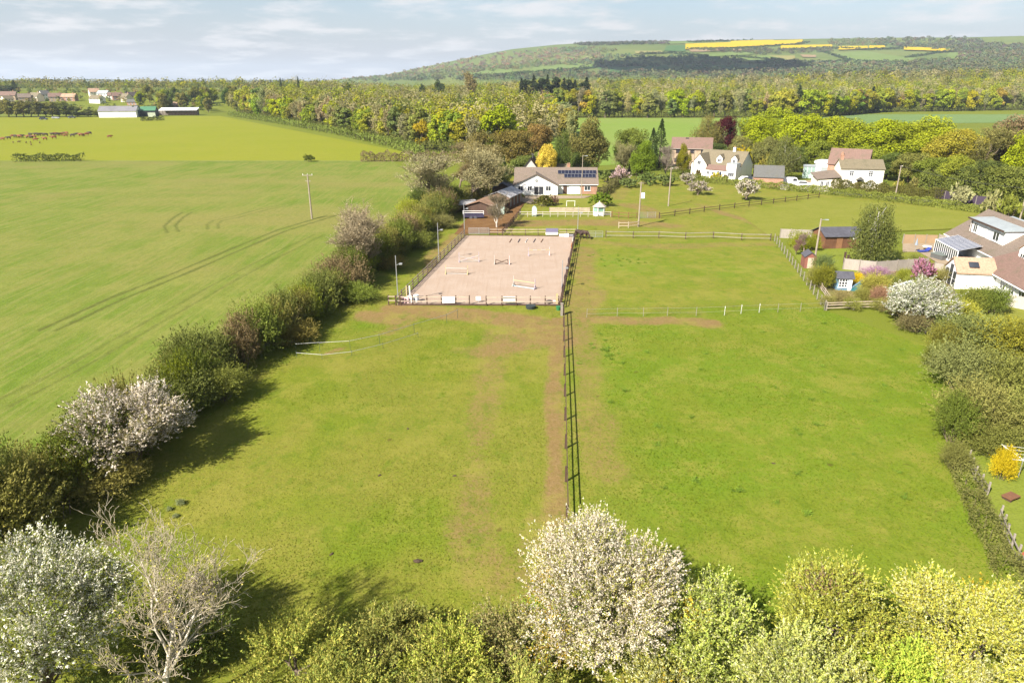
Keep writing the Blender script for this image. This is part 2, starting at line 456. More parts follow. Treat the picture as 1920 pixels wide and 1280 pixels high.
# ---- young crop left of the hedge, with wheel tracks
cy_ = np.concatenate([np.arange(5, 160, .7), np.linspace(160, 243.5, 70)]); cu = np.concatenate([np.linspace(0, 95, 175), np.geomspace(97, 420, 40)])/420
CY, CU = np.meshgrid(cy_, cu, indexing='ij')
CX = xl(CY) - 420*CU
CX[CY > 150] = (-11 - (CY[CY > 150]-150)*.32) - 420*CU[CY > 150]
tram = np.zeros(CX.shape)
def tr(pts, wd=.33, s=1.0, gauge=1.9):
    global tram
    P = [G(*p) for p in pts]
    for off in (-gauge/2, gauge/2):
        Q = []
        for k, p in enumerate(P):
            a, b = P[max(0, k-1)], P[min(len(P)-1, k+1)]; L = math.hypot(b[0]-a[0], b[1]-a[1])
            Q.append((p[0]+off*(b[1]-a[1])/L, p[1]-off*(b[0]-a[0])/L))
        tram = np.maximum(tram, .8*s*(1-sstep(wd*.4, wd*1.7, polydist(CX, CY, Q))))
tr([(90, 620), (220, 560), (340, 512), (450, 465), (530, 432), (620, 405)], .45, 1.0)
tr([(0, 760), (120, 700), (300, 598), (430, 525), (520, 478), (600, 440)], .4, .8)
tr([(100, 860), (260, 760), (420, 650), (520, 580)], .4, .7)
tr([(0, 690), (160, 640), (300, 570)], .35, .5)
tr([(325, 436), (318, 424), (335, 408), (352, 398)], .45, .9)
tr([(400, 430), (398, 421), (408, 414), (440, 408), (490, 394), (560, 380)], .45, .8)
tr([(660, 372), (700, 352), (745, 332)], .5, .7)
dryc = np.clip(sstep(.45, .62, vnoise(CX, CY, 34, 21, 3)) + .6*np.exp(-((CX+60)/40)**2-((CY-125)/26)**2), 0, 1)
structure('crop_field', grid_mesh('crop_field', CX, CY, .03+.05*vnoise(CX, CY, 5, 4, 2), M_CROP, dict(worn=tram, dry=dryc)))

def sheet(name, pts, z, mat, label=None):
    return structure(name, MB().poly([(x, y, z) for x, y in pts]).mesh(name, mat), label)
sheet('pasture', [(-37, 245), (-36, 268), (-239, 588), (-340, 570), (-700, 560), (-700, 245)], .05, M_PAST)
sheet('field_margin', [(-36, 243.2), (-36, 245.6), (-700, 245.6), (-700, 243.2)], .09, grass_mat('rank_grass', A(176, 186, 104), A(150, 172, 70), A(186, 190, 120), 6, 1, .4))
sheet('hay_meadow', [(16, 225), (80, 255), (160, 330), (330, 600), (330, 640), (235, 556), (22, 553)], .05, M_HAY)
sheet('far_meadow', [(215, 470), (420, 500), (520, 680), (330, 640), (240, 560)], .09, grass_mat('far_meadow_turf', A(150, 182, 110), A(158, 186, 118), A(140, 172, 96), 60, 8, .2))

# ---- arena: sand inside a kick board
AX0, AY0 = G(746, 573); AX1, AY1 = G(1048, 574)
au = Vector((AX1-AX0, AY1-AY0, 0)).normalized()
BX0, BY0 = G(873, 443); BX1, BY1 = G(1076, 445)
ARENA = [(AX0, AY0), (AX1, AY1), (BX1, BY1), (BX0, BY0)]
def arena_pt(u, v):                               # u across, v along
    a = (ARENA[0][0]+(ARENA[1][0]-ARENA[0][0])*u, ARENA[0][1]+(ARENA[1][1]-ARENA[0][1])*u)
    b = (ARENA[3][0]+(ARENA[2][0]-ARENA[3][0])*u, ARENA[3][1]+(ARENA[2][1]-ARENA[3][1])*u)
    return (a[0]+(b[0]-a[0])*v, a[1]+(b[1]-a[1])*v)
U, V = np.meshgrid(np.linspace(0, 1, 60), np.linspace(0, 1, 110))
SX, SY = arena_pt(U, V)
structure('arena_sand', grid_mesh('arena_sand', SX, SY, .13+.03*vnoise(SX, SY, 1.2, 9, 3), M_SAND))

# ---- hills beyond the wood
haz = np.linspace(_az[0]-.12, math.atan2(1.05, 1), 230); hD = np.linspace(FOOT_D-30, RIDGE_D*1.05, 90)
HA, HD = np.meshgrid(haz, hD)
HX, HY = HD*np.sin(HA), HD*np.cos(HA)
HZ = hill(HX, HY); HZ[-1] = -5
def hills_extra(t, col):
    v = N(t.t, 'ShaderNodeTexVoronoi'); v.inputs['Scale'].default_value = 1/210
    t.t.links.new(t.pos(), v.inputs['Vector'])
    return t.mix(.55, col, t.mix(v.outputs['Color'], A(108, 138, 66), A(164, 172, 92)))
structure('hills', grid_mesh('hills', HX, HY, HZ, grass_mat('hill_turf', A(140, 160, 84), A(158, 170, 98), A(120, 142, 70), 180, 40, .1, hills_extra)))
# a lower blue line of hills far off to the left
fa = np.linspace(-1.0, .15, 120); fr = np.linspace(6500, 8200, 8)
FA, FR = np.meshgrid(fa, fr)
FX, FY = FR*np.sin(FA), FR*np.cos(FA)
FZ = (30+34*vnoise(FA*4, FA*0, .35, 14, 3))*np.sin(np.clip((FR-6500)/1700, 0, 1)*math.pi)
structure('distant_hills', grid_mesh('distant_hills', FX, FY, FZ, surf('distant_wood', (.05, .07, .035), .9, .3, .004)))

def on_hill(px, py):
    d = ray(px, py); hl = math.hypot(d.x, d.y)
    D = np.arange(FOOT_D, RIDGE_D*1.02, 8.0)
    X, Y, Z = D*d.x/hl, D*d.y/hl, CAM_H + D*d.z/hl
    k = np.argmax(hill(X, Y) >= Z)
    if hill(X[k:k+1], Y[k:k+1])[0] < Z[k]: return None
    return X[k], Y[k], float(hill(X[k:k+1], Y[k:k+1])[0])
def hill_field(name, quad, mat, lift=4.0, label=None):
    # quad: four pixels tl, tr, br, bl draped on the slope
    vs_, m, n = [], 14, 5
    for j in range(n+1):
        for i in range(m+1):
            u, v = i/m, j/n
            a = [quad[0][k]+(quad[1][k]-quad[0][k])*u for k in (0, 1)]; b = [quad[3][k]+(quad[2][k]-quad[3][k])*u for k in (0, 1)]
            p = on_hill(a[0]+(b[0]-a[0])*v, a[1]+(b[1]-a[1])*v)
            if p is None: return None
            vs_.append((p[0], p[1], p[2]+lift))
    mb = MB().add(vs_, [(j*(m+1)+i, j*(m+1)+i+1, (j+1)*(m+1)+i+1, (j+1)*(m+1)+i) for j in range(n) for i in range(m)])
    return structure(name, mb.mesh(name, mat, True), label)
RAPE = grass_mat('rape_flowers', A(255, 216, 0, 2.2), A(255, 222, 0, 2.2), A(250, 206, 0, 2.2), 60, 10, .2)
for q in ([(1285, 84.5), (1505, 76.5), (1503, 84), (1285, 95)], [(1370, 79), (1450, 77), (1452, 80), (1370, 82)], [(1464, 87.5), (1560, 86), (1560, 91), (1463, 95)], [(1572, 89.5), (1626, 88.5), (1627, 94), (1572, 96)], [(1630, 88), (1658, 88), (1660, 92), (1628, 93)], [(1694, 90.5), (1790, 94), (1788, 99), (1694, 96)]):
    hill_field('rape_field', q, RAPE)
gA = grass_mat('slope_pasture', A(150, 176, 92), A(160, 182, 104), A(138, 166, 82), 70, 14, .15)
gB = grass_mat('slope_wheat', A(108, 150, 84), A(116, 156, 92), A(96, 140, 76), 70, 14, .15)
gC = grass_mat('slope_straw', A(198, 190, 120), A(188, 184, 110), A(206, 196, 130), 60, 12, .15)
gD = soil_mat('slope_plough', A(206, 178, 138), A(196, 168, 126), A(186, 158, 118))
for q, m_ in (([(1000, 128), (1120, 116), (1110, 128), (985, 143)], gA), ([(1120, 128), (1250, 124), (1265, 140), (1130, 142)], gB), ([(1190, 97), (1240, 97), (1245, 102), (1192, 102)], gC),
              ([(1250, 87), (1290, 86), (1284, 98), (1245, 97)], gB), ([(1060, 90), (1100, 90), (1096, 97), (1058, 97)], gB), ([(1290, 94), (1400, 91), (1402, 96), (1296, 99)], gD), ([(1380, 108), (1440, 106), (1500, 118), (1420, 120)], gA),
              ([(1440, 106), (1490, 106), (1492, 118), (1440, 120)], gC), ([(1560, 104), (1620, 97), (1700, 110), (1600, 116)], gA), ([(1620, 110), (1716, 110), (1716, 122), (1600, 118)], gA), ([(1320, 104), (1400, 97), (1412, 104), (1330, 108)], gA),
              ([(1780, 100), (1840, 102), (1850, 115), (1770, 112)], gA), ([(1820, 72), (1918, 73), (1918, 77), (1830, 76)], gA), ([(1240, 80), (1300, 79), (1300, 83), (1240, 84)], gA), ([(880, 137), (960, 130), (960, 141), (880, 148)], gA),
              ([(1280, 125), (1400, 124), (1480, 135), (1300, 137)], gB), ([(1500, 104), (1530, 105), (1530, 109), (1505, 109)], gD), ([(1000, 85), (1040, 85), (1040, 88), (1000, 89)], gC), ([(1840, 112), (1915, 108), (1915, 120), (1850, 122)], gA)):
    hill_field('hillside_field', q, m_, 2.4)
# ================================================================== VEGETATION
def unit(v): return v/np.maximum(np.linalg.norm(v, axis=-1, keepdims=True), 1e-9)
def quads(pos, nor, size, rs, aspect=.7, along=None):
    n = len(pos); size = np.broadcast_to(size, (n,))[:, None]
    t = unit(np.cross(nor, rs.normal(size=(n, 3)))) if along is None else unit(along)
    b = unit(np.cross(nor, t))
    v = np.stack([pos-t*size*.5, pos+b*size*aspect*.5, pos+t*size*.5, pos-b*size*aspect*.5], 1).reshape(-1, 3)
    return v
def colvar(n, rs, base=(1, 1, 1), b=.28, h=.12):
    k = 1+b*rs.uniform(-1, 1, (n, 1)); g = h*rs.uniform(-1, 1, (n, 1))
    return np.clip(np.array(base)[None]*k*np.concatenate([1+g, np.ones((n, 1)), 1-g], 1), 0, .95)
def leaf_mesh(name, pos, nor, size, rs, cols, aspect=.7, along=None):
    n = len(pos); size = np.broadcast_to(size, (n,))[:, None]
    t = unit(np.cross(nor, rs.normal(size=(n, 3)))) if along is None else unit(along)
    b = unit(np.cross(nor, t))
    v = np.stack([pos-t*size*.5-b*size*aspect*.5, pos-t*size*.3+b*size*aspect*.5, pos+t*size*.55], 1).reshape(-1, 3)
    return mesh_np(name, v, np.arange(len(v)), 3, LEAF, cols)
def sphere_dirs(n, rs, zmin=-1.0):
    z = rs.uniform(zmin, 1, n); a = rs.uniform(0, 2*math.pi, n); r = np.sqrt(1-z*z)
    return np.stack([r*np.cos(a), r*np.sin(a), z], 1)
def clump_leaves(C, Rc, n, rs, out=.8, lo=.55, flat=.75):
    # n leaves shared over clumps C (k,3) of radius Rc (k,), mostly on the clumps' shells
    pr = Rc**2/np.sum(Rc**2); idx = rs.choice(len(C), n, p=pr)
    d = sphere_dirs(n, rs, -.75); r = lo+(1.06-lo)*rs.uniform(0, 1, n)**.6
    off = d*r[:, None]*Rc[idx][:, None]; off[:, 2] *= flat
    return C[idx]+off, unit(d*out+rs.normal(size=(n, 3))*.55+np.array([0, 0, .25])), idx
def segs_mesh(name, S, mat, k=5, cols=None):
    # S: array (n, 8): p0, p1, r0, r1
    S = np.asarray(S, float); p, q, r0, r1 = S[:, :3], S[:, 3:6], S[:, 6], S[:, 7]
    d = unit(q-p); a = np.where(np.abs(d[:, 2:3]) > .9, np.array([[1., 0, 0]]), np.array([[0, 0, 1.]]))
    s = unit(np.cross(d, a)); u = np.cross(s, d); n = len(S)
    th = np.arange(k)*2*math.pi/k
    ring = s[:, None]*np.cos(th)[None, :, None]+u[:, None]*np.sin(th)[None, :, None]
    v = np.concatenate([p[:, None]+ring*r0[:, None, None], q[:, None]+ring*r1[:, None, None]], 1).reshape(-1, 3)
    i = np.arange(k); f = np.stack([i, (i+1) % k, k+(i+1) % k, k+i], 1)
    loops = (np.arange(n)[:, None, None]*2*k+f[None]).reshape(-1)
    return mesh_np(name, v, loops, 4, mat, cols, smooth=True)
def curve_segs(p, q, r0, r1, n, rs, wob=.06, sag=.0):
    p, q = np.array(p, float), np.array(q, float); L = np.linalg.norm(q-p)
    T = np.linspace(0, 1, n+1)[:, None]; P = p+(q-p)*T
    P[1:-1] += rs.normal(size=(n-1, 3))*L*wob
    P[:, 2] += sag*L*np.sin(T[:, 0]*math.pi)
    rr = r0+(r1-r0)*np.linspace(0, 1, n+1)
    return [(*P[i], *P[i+1], rr[i], rr[i+1]) for i in range(n)]

def broad(seed, h=10.0, r=4.2, base=.22, nc=26, nl=6000, leaf=.34, top=1.0, squash=1.0, holes=.0, trunk_r=.24):
    rs = np.random.RandomState(seed); zc = h*(base+1)/2; rz = h*(1-base)/2
    d = sphere_dirs(nc, rs, -.95); k = rs.uniform(.5, .82, nc)
    C = np.stack([d[:, 0]*k*r, d[:, 1]*k*r, zc+d[:, 2]*k*rz*squash], 1)
    Rc = rs.uniform(.18, .38, nc)*min(r, rz*1.1)
    pos, nor, idx = clump_leaves(C, Rc, nl, rs)
    tone = rs.uniform(.8, 1.2, nc)[idx][:, None]
    crown = leaf_mesh('crown', pos, nor, leaf*rs.uniform(.6, 1.3, nl), rs, np.clip(colvar(nl, rs, (1, 1, 1), .16, .09)*tone, 0, 1.6))
    S = curve_segs((0, 0, -.1), (rs.uniform(-.3, .3), rs.uniform(-.3, .3), h*.55), trunk_r*1.25, trunk_r*.5, 6, rs, .015)
    for c in C[:14]:
        t0 = rs.uniform(.18, .5)*h
        S += curve_segs((0, 0, t0), c*np.array([.92, .92, 1]), trunk_r*.42, .03, 4, rs, .04, .03)
    return segs_mesh('trunk', S, BARK, 6), crown

def grow(seed, h, levels=4, kids=(7, 6, 5, 4), spread=.55, trunk=.36, r0=.22, up=.25, lean=(0, 0), shrink=.62):
    # branching skeleton: list of segments with a level
    rs = np.random.RandomState(seed); out = []
    def br(p, d, L, r, lev):
        n = 4 if lev < 2 else 3; q = np.array(p, float); dd = np.array(d, float); path = [(q.copy(), r, dd.copy())]
        for i in range(n):
            dd = unit(dd+rs.normal(size=3)*(.10+.05*lev)+np.array([0, 0, up*.35]))
            q2 = q+dd*L/n; r2 = r*(1-.55*(i+1)/n)
            out.append((*q, *q2, r*(1-.55*i/n), r2, lev)); q = q2; path.append((q.copy(), r2, dd.copy()))
        if lev < levels:
            k = kids[min(lev, len(kids)-1)]
            for j in range(k):
                t = rs.uniform(.3 if lev else .22, 1.0); a = path[min(n, int(t*n+.5))]
                s = unit(np.cross(a[2], rs.normal(size=3)))
                br(a[0], unit(a[2]*(1-spread)+s*spread*rs.uniform(.7, 1.3)+np.array([0, 0, up])), L*shrink*rs.uniform(.75, 1.2), max(a[1]*.62, .006), lev+1)
    br(np.array([0, 0, -.1]), unit(np.array([lean[0], lean[1], 1.0])), h*trunk, r0, 0)
    S = np.array(out); z = S[:, 5].max(); f = h/max(z, .1); S[:, :6] *= f
    return S
def bare(seed, h=10.0, levels=4, kids=(7, 6, 5, 4), buds=900, bud=.14, r0=.2, spread=.55, up=.25, twig=.012, lean=(0, 0), sides=4, budcol=(1, 1, 1), split=2, trunk=.36):
    # half bare tree: limbs as the trunk part, fine twigs and opening buds as the crown
    S = grow(seed, h, levels, kids, spread, trunk, r0, up, lean); rs = np.random.RandomState(seed+7)
    S[:, 6:8] = np.maximum(S[:, 6:8], twig)
    big, fine = S[S[:, 8] < split], S[S[:, 8] >= split]
    tm = segs_mesh('trunk', big[:, :8], BARK, 6)
    k = 3; n = len(fine)
    v0 = segs_mesh('tmp', fine[:, :8], None, k)
    co = np.zeros(len(v0.vertices)*3, np.float32); v0.vertices.foreach_get('co', co); co = co.reshape(-1, 3)
    bpy.data.meshes.remove(v0)
    i = np.arange(k); f = np.stack([i, (i+1) % k, k+(i+1) % k, k+i], 1); loops = (np.arange(n)[:, None, None]*2*k+f[None]).reshape(-1)
    cols = np.repeat(colvar(n, rs, (1, 1, 1), .25, .05), k, 0)
    j = rs.choice(n, buds); pos = fine[j, 3:6]+rs.normal(size=(buds, 3))*bud*.8
    qv = quads(pos, unit(rs.normal(size=(buds, 3))+np.array([0, 0, .6])), bud*rs.uniform(.6, 1.3, buds), rs)
    loops = np.concatenate([loops, np.arange(len(qv))+len(co)])
    cm = mesh_np('crown', np.concatenate([co, qv]), loops, 4, LEAF, np.concatenate([cols, colvar(buds, rs, budcol, .3, .1)]))
    return tm, cm
def conifer(seed, h=12.0, r=2.6, nl=3600, leaf=.42, base=.08):
    rs = np.random.RandomState(seed)
    t = base+(1-base)*rs.uniform(0, 1, nl)**1.35; tier = np.sin(t*h*2.4+seed)*.16
    rr = r*(1-t)**.85*(1+tier)*rs.uniform(.35, 1.05, nl)**.6+.05; a = rs.uniform(0, 2*math.pi, nl)
    rr *= 1+.25*np.sin(a*3+seed+t*9)
    pos = np.stack([rr*np.cos(a), rr*np.sin(a), t*h-rr*.18], 1)
    al = np.stack([np.cos(a), np.sin(a), rs.uniform(-.7, .1, nl)], 1)
    cm = leaf_mesh('crown', pos, unit(al*.5+rs.normal(size=(nl, 3))*.4+np.array([0, 0, .9])), leaf*rs.uniform(.6, 1.3, nl), rs, colvar(nl, rs), .45, al)
    return segs_mesh('trunk', curve_segs((0, 0, -.1), (0, 0, h*.95), .2, .03, 5, rs, .004), BARK, 6), cm
def weeping(seed, h=11.0, r=3.6, nl=9500, leaf=.28):
    rs = np.random.RandomState(seed); nc = 46
    d = sphere_dirs(nc, rs, -.9); k = rs.uniform(.35, .85, nc)
    C = np.stack([d[:, 0]*k*r, d[:, 1]*k*r, h*.54+d[:, 2]*k*h*.46], 1); Rc = rs.uniform(.7, 1.25, nc)*r*.3
    pos, nor, idx = clump_leaves(C, Rc, nl, rs, .5, .3, 1.0)
    pos[:, 2] -= rs.uniform(0, 1, nl)**1.5*h*.30; pos[:, 2] = np.maximum(pos[:, 2], .3)
    al = rs.normal(size=(nl, 3))*.35+np.array([0, 0, -1.0])
    cm = leaf_mesh('crown', pos, nor, leaf*rs.uniform(.6, 1.5, nl), rs, colvar(nl, rs), .4, al)
    S = curve_segs((0, 0, -.1), (.2, .1, h*.8), .24, .05, 6, rs, .01)
    for c in C[:16]: S += curve_segs((0, 0, rs.uniform(.2, .6)*h), c, .08, .02, 4, rs, .03, .05)
    return segs_mesh('trunk', S, BARK, 6), cm
def sprays(C, Rc, nl, rs, per=22, length=.45, centre=(0, 0, 0), lo=.55, thick=.05, flat=.9):
    # leaves strung along twigs that leave the clumps' shells; returns leaf places, normals, leaf axes, clump and twig of each
    ns = max(4, nl//per); pr = Rc**2/np.sum(Rc**2); ci = rs.choice(len(C), ns, p=pr)
    d = sphere_dirs(ns, rs, -.7); r = lo+(1.0-lo)*rs.uniform(0, 1, ns)**.6
    o = C[ci]+d*(r*Rc[ci])[:, None]*np.array([1, 1, flat])
    ax = unit(unit(o-np.array(centre))*.8+d*.5+rs.normal(size=(ns, 3))*.45+np.array([0, 0, .35])); L = length*rs.uniform(.45, 1.5, ns)
    si = rs.randint(0, ns, nl); u = rs.uniform(-.3, 1, nl)
    pos = o[si]+ax[si]*(u*L[si])[:, None]+rs.normal(size=(nl, 3))*thick*(1.3-u)[:, None]
    nor = unit(d[si]*.7+rs.normal(size=(nl, 3))*.6+np.array([0, 0, .3]))
    return pos, nor, ax[si]+rs.normal(size=(nl, 3))*.55, ci[si], si
def bush(seed, r=2.2, h=3.2, nc=22, nl=5200, leaf=.16, stems=9, cols=None, loose=.0):
    rs = np.random.RandomState(seed); d = sphere_dirs(nc, rs, -.1); k = rs.uniform(.4, .8, nc)
    C = np.stack([d[:, 0]*k*r, d[:, 1]*k*r, h*.3+np.abs(d[:, 2])*k*h*.55], 1); Rc = rs.uniform(.28, .48, nc)*min(r, h*.8)
    pos, nor, al, idx, si = sprays(C, Rc, nl, rs, 16, .3+loose*1.2, (0, 0, h*.2), .5, .07)
    pos[:, 2] = np.maximum(pos[:, 2], .06)
    tone = rs.uniform(.78, 1.2, nc)[idx][:, None]*rs.uniform(.8, 1.2, nl)[si][:, None]
    cv = (colvar(nl, rs, (1, 1, 1), .14, .08) if cols is None else cols(nl, rs, idx))*tone
    cm = leaf_mesh('crown', pos, nor, leaf*rs.uniform(.6, 1.4, nl), rs, np.clip(cv, 0, 1.6), .6, al)
    S = []
    for c in C[:stems]: S += curve_segs((c[0]*.25, c[1]*.25, -.1), c, .05, .012, 4, rs, .04)
    return segs_mesh('trunk', S, BARK, 5), cm

BARKC = (.17, .13, .095)
def plant(name, meshes, loc, rotz, scale, label, cat, group=None, color=(1, 1, 1), bark=BARKC, stem='trunk'):
    t = thing(name, label, cat, loc, rotz, group, scale)
    link(stem, meshes[0], t, bark); link('crown', meshes[1], t, color)
    return t
rng = random.Random(11)

# ---- libraries (built once, shared by the copies)
OAK = [broad(s, 10, 4.6, .04, 60, 15000, .3) for s in (1, 2, 3)]
OAKF = [broad(s, 10, 3.9, .02, 34, 3400, .58) for s in (21, 22, 23)]               # for the far wood
TALL = [broad(s, 10, 2.5, .02, 34, 3000, .52) for s in (31, 32)]
HAZE = [bare(s, 10, 4, (9, 6, 4, 3), 1500, .42, .15, .42, .40, .035) for s in (41, 42, 43)]     # tawny half bare trees of the wood
CON = [conifer(s, 10, 2.3, 1700, .6) for s in (51, 52)]
CONM = conifer(53, 10, 2.2, 4200, .34)
WEEP = [weeping(61, 10, 3.2), weeping(62, 10, 3.8)]
BARE = [bare(s, 10, 4, (9, 7, 6, 5), 3600, .17, .22, .47, .3, .018, trunk=.3) for s in (71, 72)]
BUSH = [bush(s, 2.3, 3.0, 26, 6500, .17, loose=.12) for s in (81, 82, 83, 84)]
HB = [bush(s, 3.0, 4.0, 44, 22000, .125, 14, loose=.45) for s in (181, 182, 183, 184, 185, 186)]
BUSHF = [bush(s, 2.3, 3.0, 18, 1300, .42) for s in (85, 86)]
BR_PINK = (.24, .17, .14)

# ---- leaf colours (as they are, not as they are lit)
LIME, OLIVE, MIDG, DARKG = (.28, .32, .015), (.21, .195, .045), (.13, .18, .035), (.05, .075, .024)
TAWNY, TAWNY2, GOLDEN, BRONZE = (.37, .325, .16), (.30, .275, .13), (.36, .34, .02), (.30, .19, .06)
PALEG, YELL, PURP = (.16, .19, .06), (.62, .47, .07), (.075, .018, .022)

# ---- the long hedge between the crop and the paddocks: shrub beside shrub
def along(path, s):
    L = [math.hypot(b[0]-a[0], b[1]-a[1]) for a, b in zip(path[:-1], path[1:])]
    for (a, b), l in zip(zip(path[:-1], path[1:]), L):
        if s <= l or b is path[-1]: return (a[0]+(b[0]-a[0])*s/l, a[1]+(b[1]-a[1])*s/l)
        s -= l
WORDS = {'o': ('olive green', (0.256, 0.237, 0.064)), 'd': ('dark green', (0.154, 0.173, 0.045)), 'l': ('lime green', (.25, .28, .03)), 'b': ('brown twiggy', (0.282, 0.211, 0.109)), 'y': ('yellow green', (.28, .27, .045)), 'g': ('mid green', (0.192, 0.23, 0.045))}
TENS = {2: 'twenty', 3: 'thirty', 4: 'forty', 5: 'fifty', 6: 'sixty'}
ONES = 'first second third fourth fifth sixth seventh eighth ninth tenth eleventh twelfth thirteenth fourteenth fifteenth sixteenth seventeenth eighteenth nineteenth'.split()
ORD = ONES+[(TENS[k//10]+'-'+ONES[k % 10-1]) if k % 10 else TENS[k//10][:-1]+'ieth' for k in range(20, 69)]
hedge_seq = 'obogdgodoygbogdlgodgbgodolgdogbgdoldgodggoboldgoygdogbodgolgdg'
s_ = 8.0; place = 0
for ch in hedge_seq:
    x, y = along(HEDGE, s_)
    if y > 146: break
    tone, colr = WORDS[ch]
    big = rng.uniform(.72, 1.28)
    jx = rng.uniform(-1.3, 1.3)
    kf = rng.uniform(.8, 1.2); colr = tuple(c*kf for c in colr)
    ordinal = ORD[place]
    plant('hedge_shrub', HB[(place*5+place//3) % 6], (x+jx-.8, y, 0), rng.uniform(-.35, .35)+(math.pi if place % 2 else 0), (rng.uniform(.6, 1.0)*big, rng.uniform(.9, 1.35)*big, rng.uniform(.8, 1.5)),
          f'{tone} shrub, {ordinal} from the near end of the long field hedge', 'shrub', 'shrubs of the long field hedge', colr)
    place += 1; s_ += rng.uniform(1.7, 2.9)
def field_hedge():
    rs = np.random.RandomState(300); P = []; path = HEDGE[:-1]
    t = thing('field_hedge', 'tangled body of the long hedge between crop field and paddocks', 'hedge', (path[0][0], path[0][1], 0)); loc = [(p[0]-path[0][0]-.6, p[1]-path[0][1]) for p in path]
    C, Rc = [], []
    for a, b in zip(loc[:-1], loc[1:]):
        L = math.hypot(b[0]-a[0], b[1]-a[1])
        for q in range(int(L*3.2)):
            u = rs.uniform(); C.append((a[0]+(b[0]-a[0])*u+rs.uniform(-2.3, 2.3), a[1]+(b[1]-a[1])*u, rs.uniform(.3, 2.5))); Rc.append(rs.uniform(.5, 1.2))
    C, Rc = np.array(C), np.array(Rc); nl = 120000
    pos, nor, al, idx, si = sprays(C, Rc, nl, rs, 16, .6, (0, 0, -40), .3, .07); pos[:, 2] = np.maximum(pos[:, 2], .05)
    pal = np.array([(.2, .19, .055), (.13, .155, .035), (.17, .19, .04), (.24, .2, .09), (.25, .27, .05)])[rs.choice(5, len(C), p=[.3, .25, .25, .12, .08])]
    cv = pal[idx]*(rs.uniform(.75, 1.25, nl)[si])[:, None]*colvar(nl, rs, (1, 1, 1), .14, .08)
    link('foliage', leaf_mesh('foliage', pos, nor, .15*rs.uniform(.6, 1.4, nl), rs, cv, .6, al), t, (1, 1, 1))
    S = []
    for k in range(160): S += curve_segs((C[k, 0], C[k, 1], -.05), (C[k, 0]+rs.uniform(-.6, .6), C[k, 1]+rs.uniform(-.6, .6), C[k, 2]+.9), .04, .012, 3, rs, .06)
    link('stems', segs_mesh('stems', S, BARK, 4), t, BARKC)['kind'] = 'stuff'
field_hedge()
# lower growth in front, filling the foot of the hedge
for k in range(26):
    x, y = along(HEDGE, 12+k*5.0)
    if y > 140: break
    t_ = 'db'[k % 2]
    plant('hedge_foot_shrub', HB[(k+1) % 6], (x+(-2.3 if k % 3 else 2.3)+rng.uniform(-.5, .5), y+rng.uniform(-1, 1), 0), rng.uniform(0, 6), (.85, .85, .5+.3*rng.random()),
          'low brambly shrub at the foot of the long field hedge', 'shrub', 'low brambles at the foot of the long hedge', tuple(c*rng.uniform(.85, 1.2) for c in (WORDS['o'] if k % 2 else WORDS['g'])[1]))

# ---- near trees and shrubs with their own meshes
def blossom_cols(white=.6, wc=(.46, .42, .34), gc=(.24, .27, .05), oc=None, no=0.0):
    def f(n, rs, idx, pos=None):
        c = colvar(n, rs, gc, .3, .12); pw = np.full(n, white)
        if pos is not None: pw = np.clip(white*1.1*np.clip(rs.normal(1.0, .45, n), .1, 1.7)[pos], .05, .93)      # by twig
        m = rs.uniform(size=n) < pw
        c[m] = colvar(int(m.sum()), rs, wc, .3, .05)
        if oc is not None:
            bad = rs.choice(idx.max()+1, max(1, int(no*(idx.max()+1))), replace=False)
            k = np.isin(idx, bad) & (rs.uniform(size=n) < .55); c[k] = colvar(int(k.sum()), rs, oc, .25, .08)
        return c
    return f
def big_bush(seed, r, h, nl, leaf, cols, nc=60, zlo=.12, spikes=.15, stems=26):
    rs = np.random.RandomState(seed); d = sphere_dirs(nc, rs, -.35); k = rs.uniform(.5, .86, nc)
    C = np.stack([d[:, 0]*k*r, d[:, 1]*k*r, h*(.45+zlo*.5)+d[:, 2]*k*h*.5], 1); Rc = rs.uniform(.16, .3, nc)*min(r, h*.6)
    C[:, 2] = np.maximum(C[:, 2], Rc*.7)
    pos, nor, al, idx, si = sprays(C, Rc, nl, rs, 26, .5+spikes, (0, 0, h*.3), .3, .045)
    pos[:, 2] = np.maximum(pos[:, 2], .05)
    tone = rs.uniform(.8, 1.15, nc)[idx][:, None]*rs.uniform(.8, 1.18, nl)[si][:, None]
    cm = leaf_mesh('crown', pos, nor, leaf*1.2*rs.uniform(.5, 1.5, nl), rs, np.clip(cols(nl, rs, idx, si)*tone, 0, .9), .55, al)
    S = curve_segs((0, 0, -.1), (.1, 0, h*.35), .18, .11, 4, rs, .03)
    for c in C[:stems]: S += curve_segs((0, 0, h*rs.uniform(.05, .35)), c*np.array([.95, .95, 1]), .07, .012, 5, rs, .05)
    return segs_mesh('trunk', S, BARK, 6), cm
plant('blackthorn_tree', big_bush(101, 3.8, 7.5, 130000, .07, blossom_cols(.62, (.62, .55, .44), (.33, .32, .07), (.34, .23, .02), .09), 85), (4.0, 24.6, 0), 0, 1,
      'white blossoming tree standing at the near end of the rail fence', 'tree', color=(1, 1, 1))
plant('hawthorn_tree', big_bush(102, 3.9, 8.4, 120000, .075, blossom_cols(.5, (.72, .69, .58), (.22, .25, .055)), 90), (-20.3, 22.6, 0), 0, 1,
      'white flowering hawthorn in the near corner left of the bare tree', 'tree')
plant('blackthorn_tree', big_bush(103, 3.0, 5.3, 44000, .085, blossom_cols(.6, (.58, .51, .44), (.2, .18, .065)), 60), (-26.9, 42.3, 0), 1.0, (1.35, 1.4, 1.15),
      'pinkish white blossoming tree standing up out of the long hedge', 'tree')
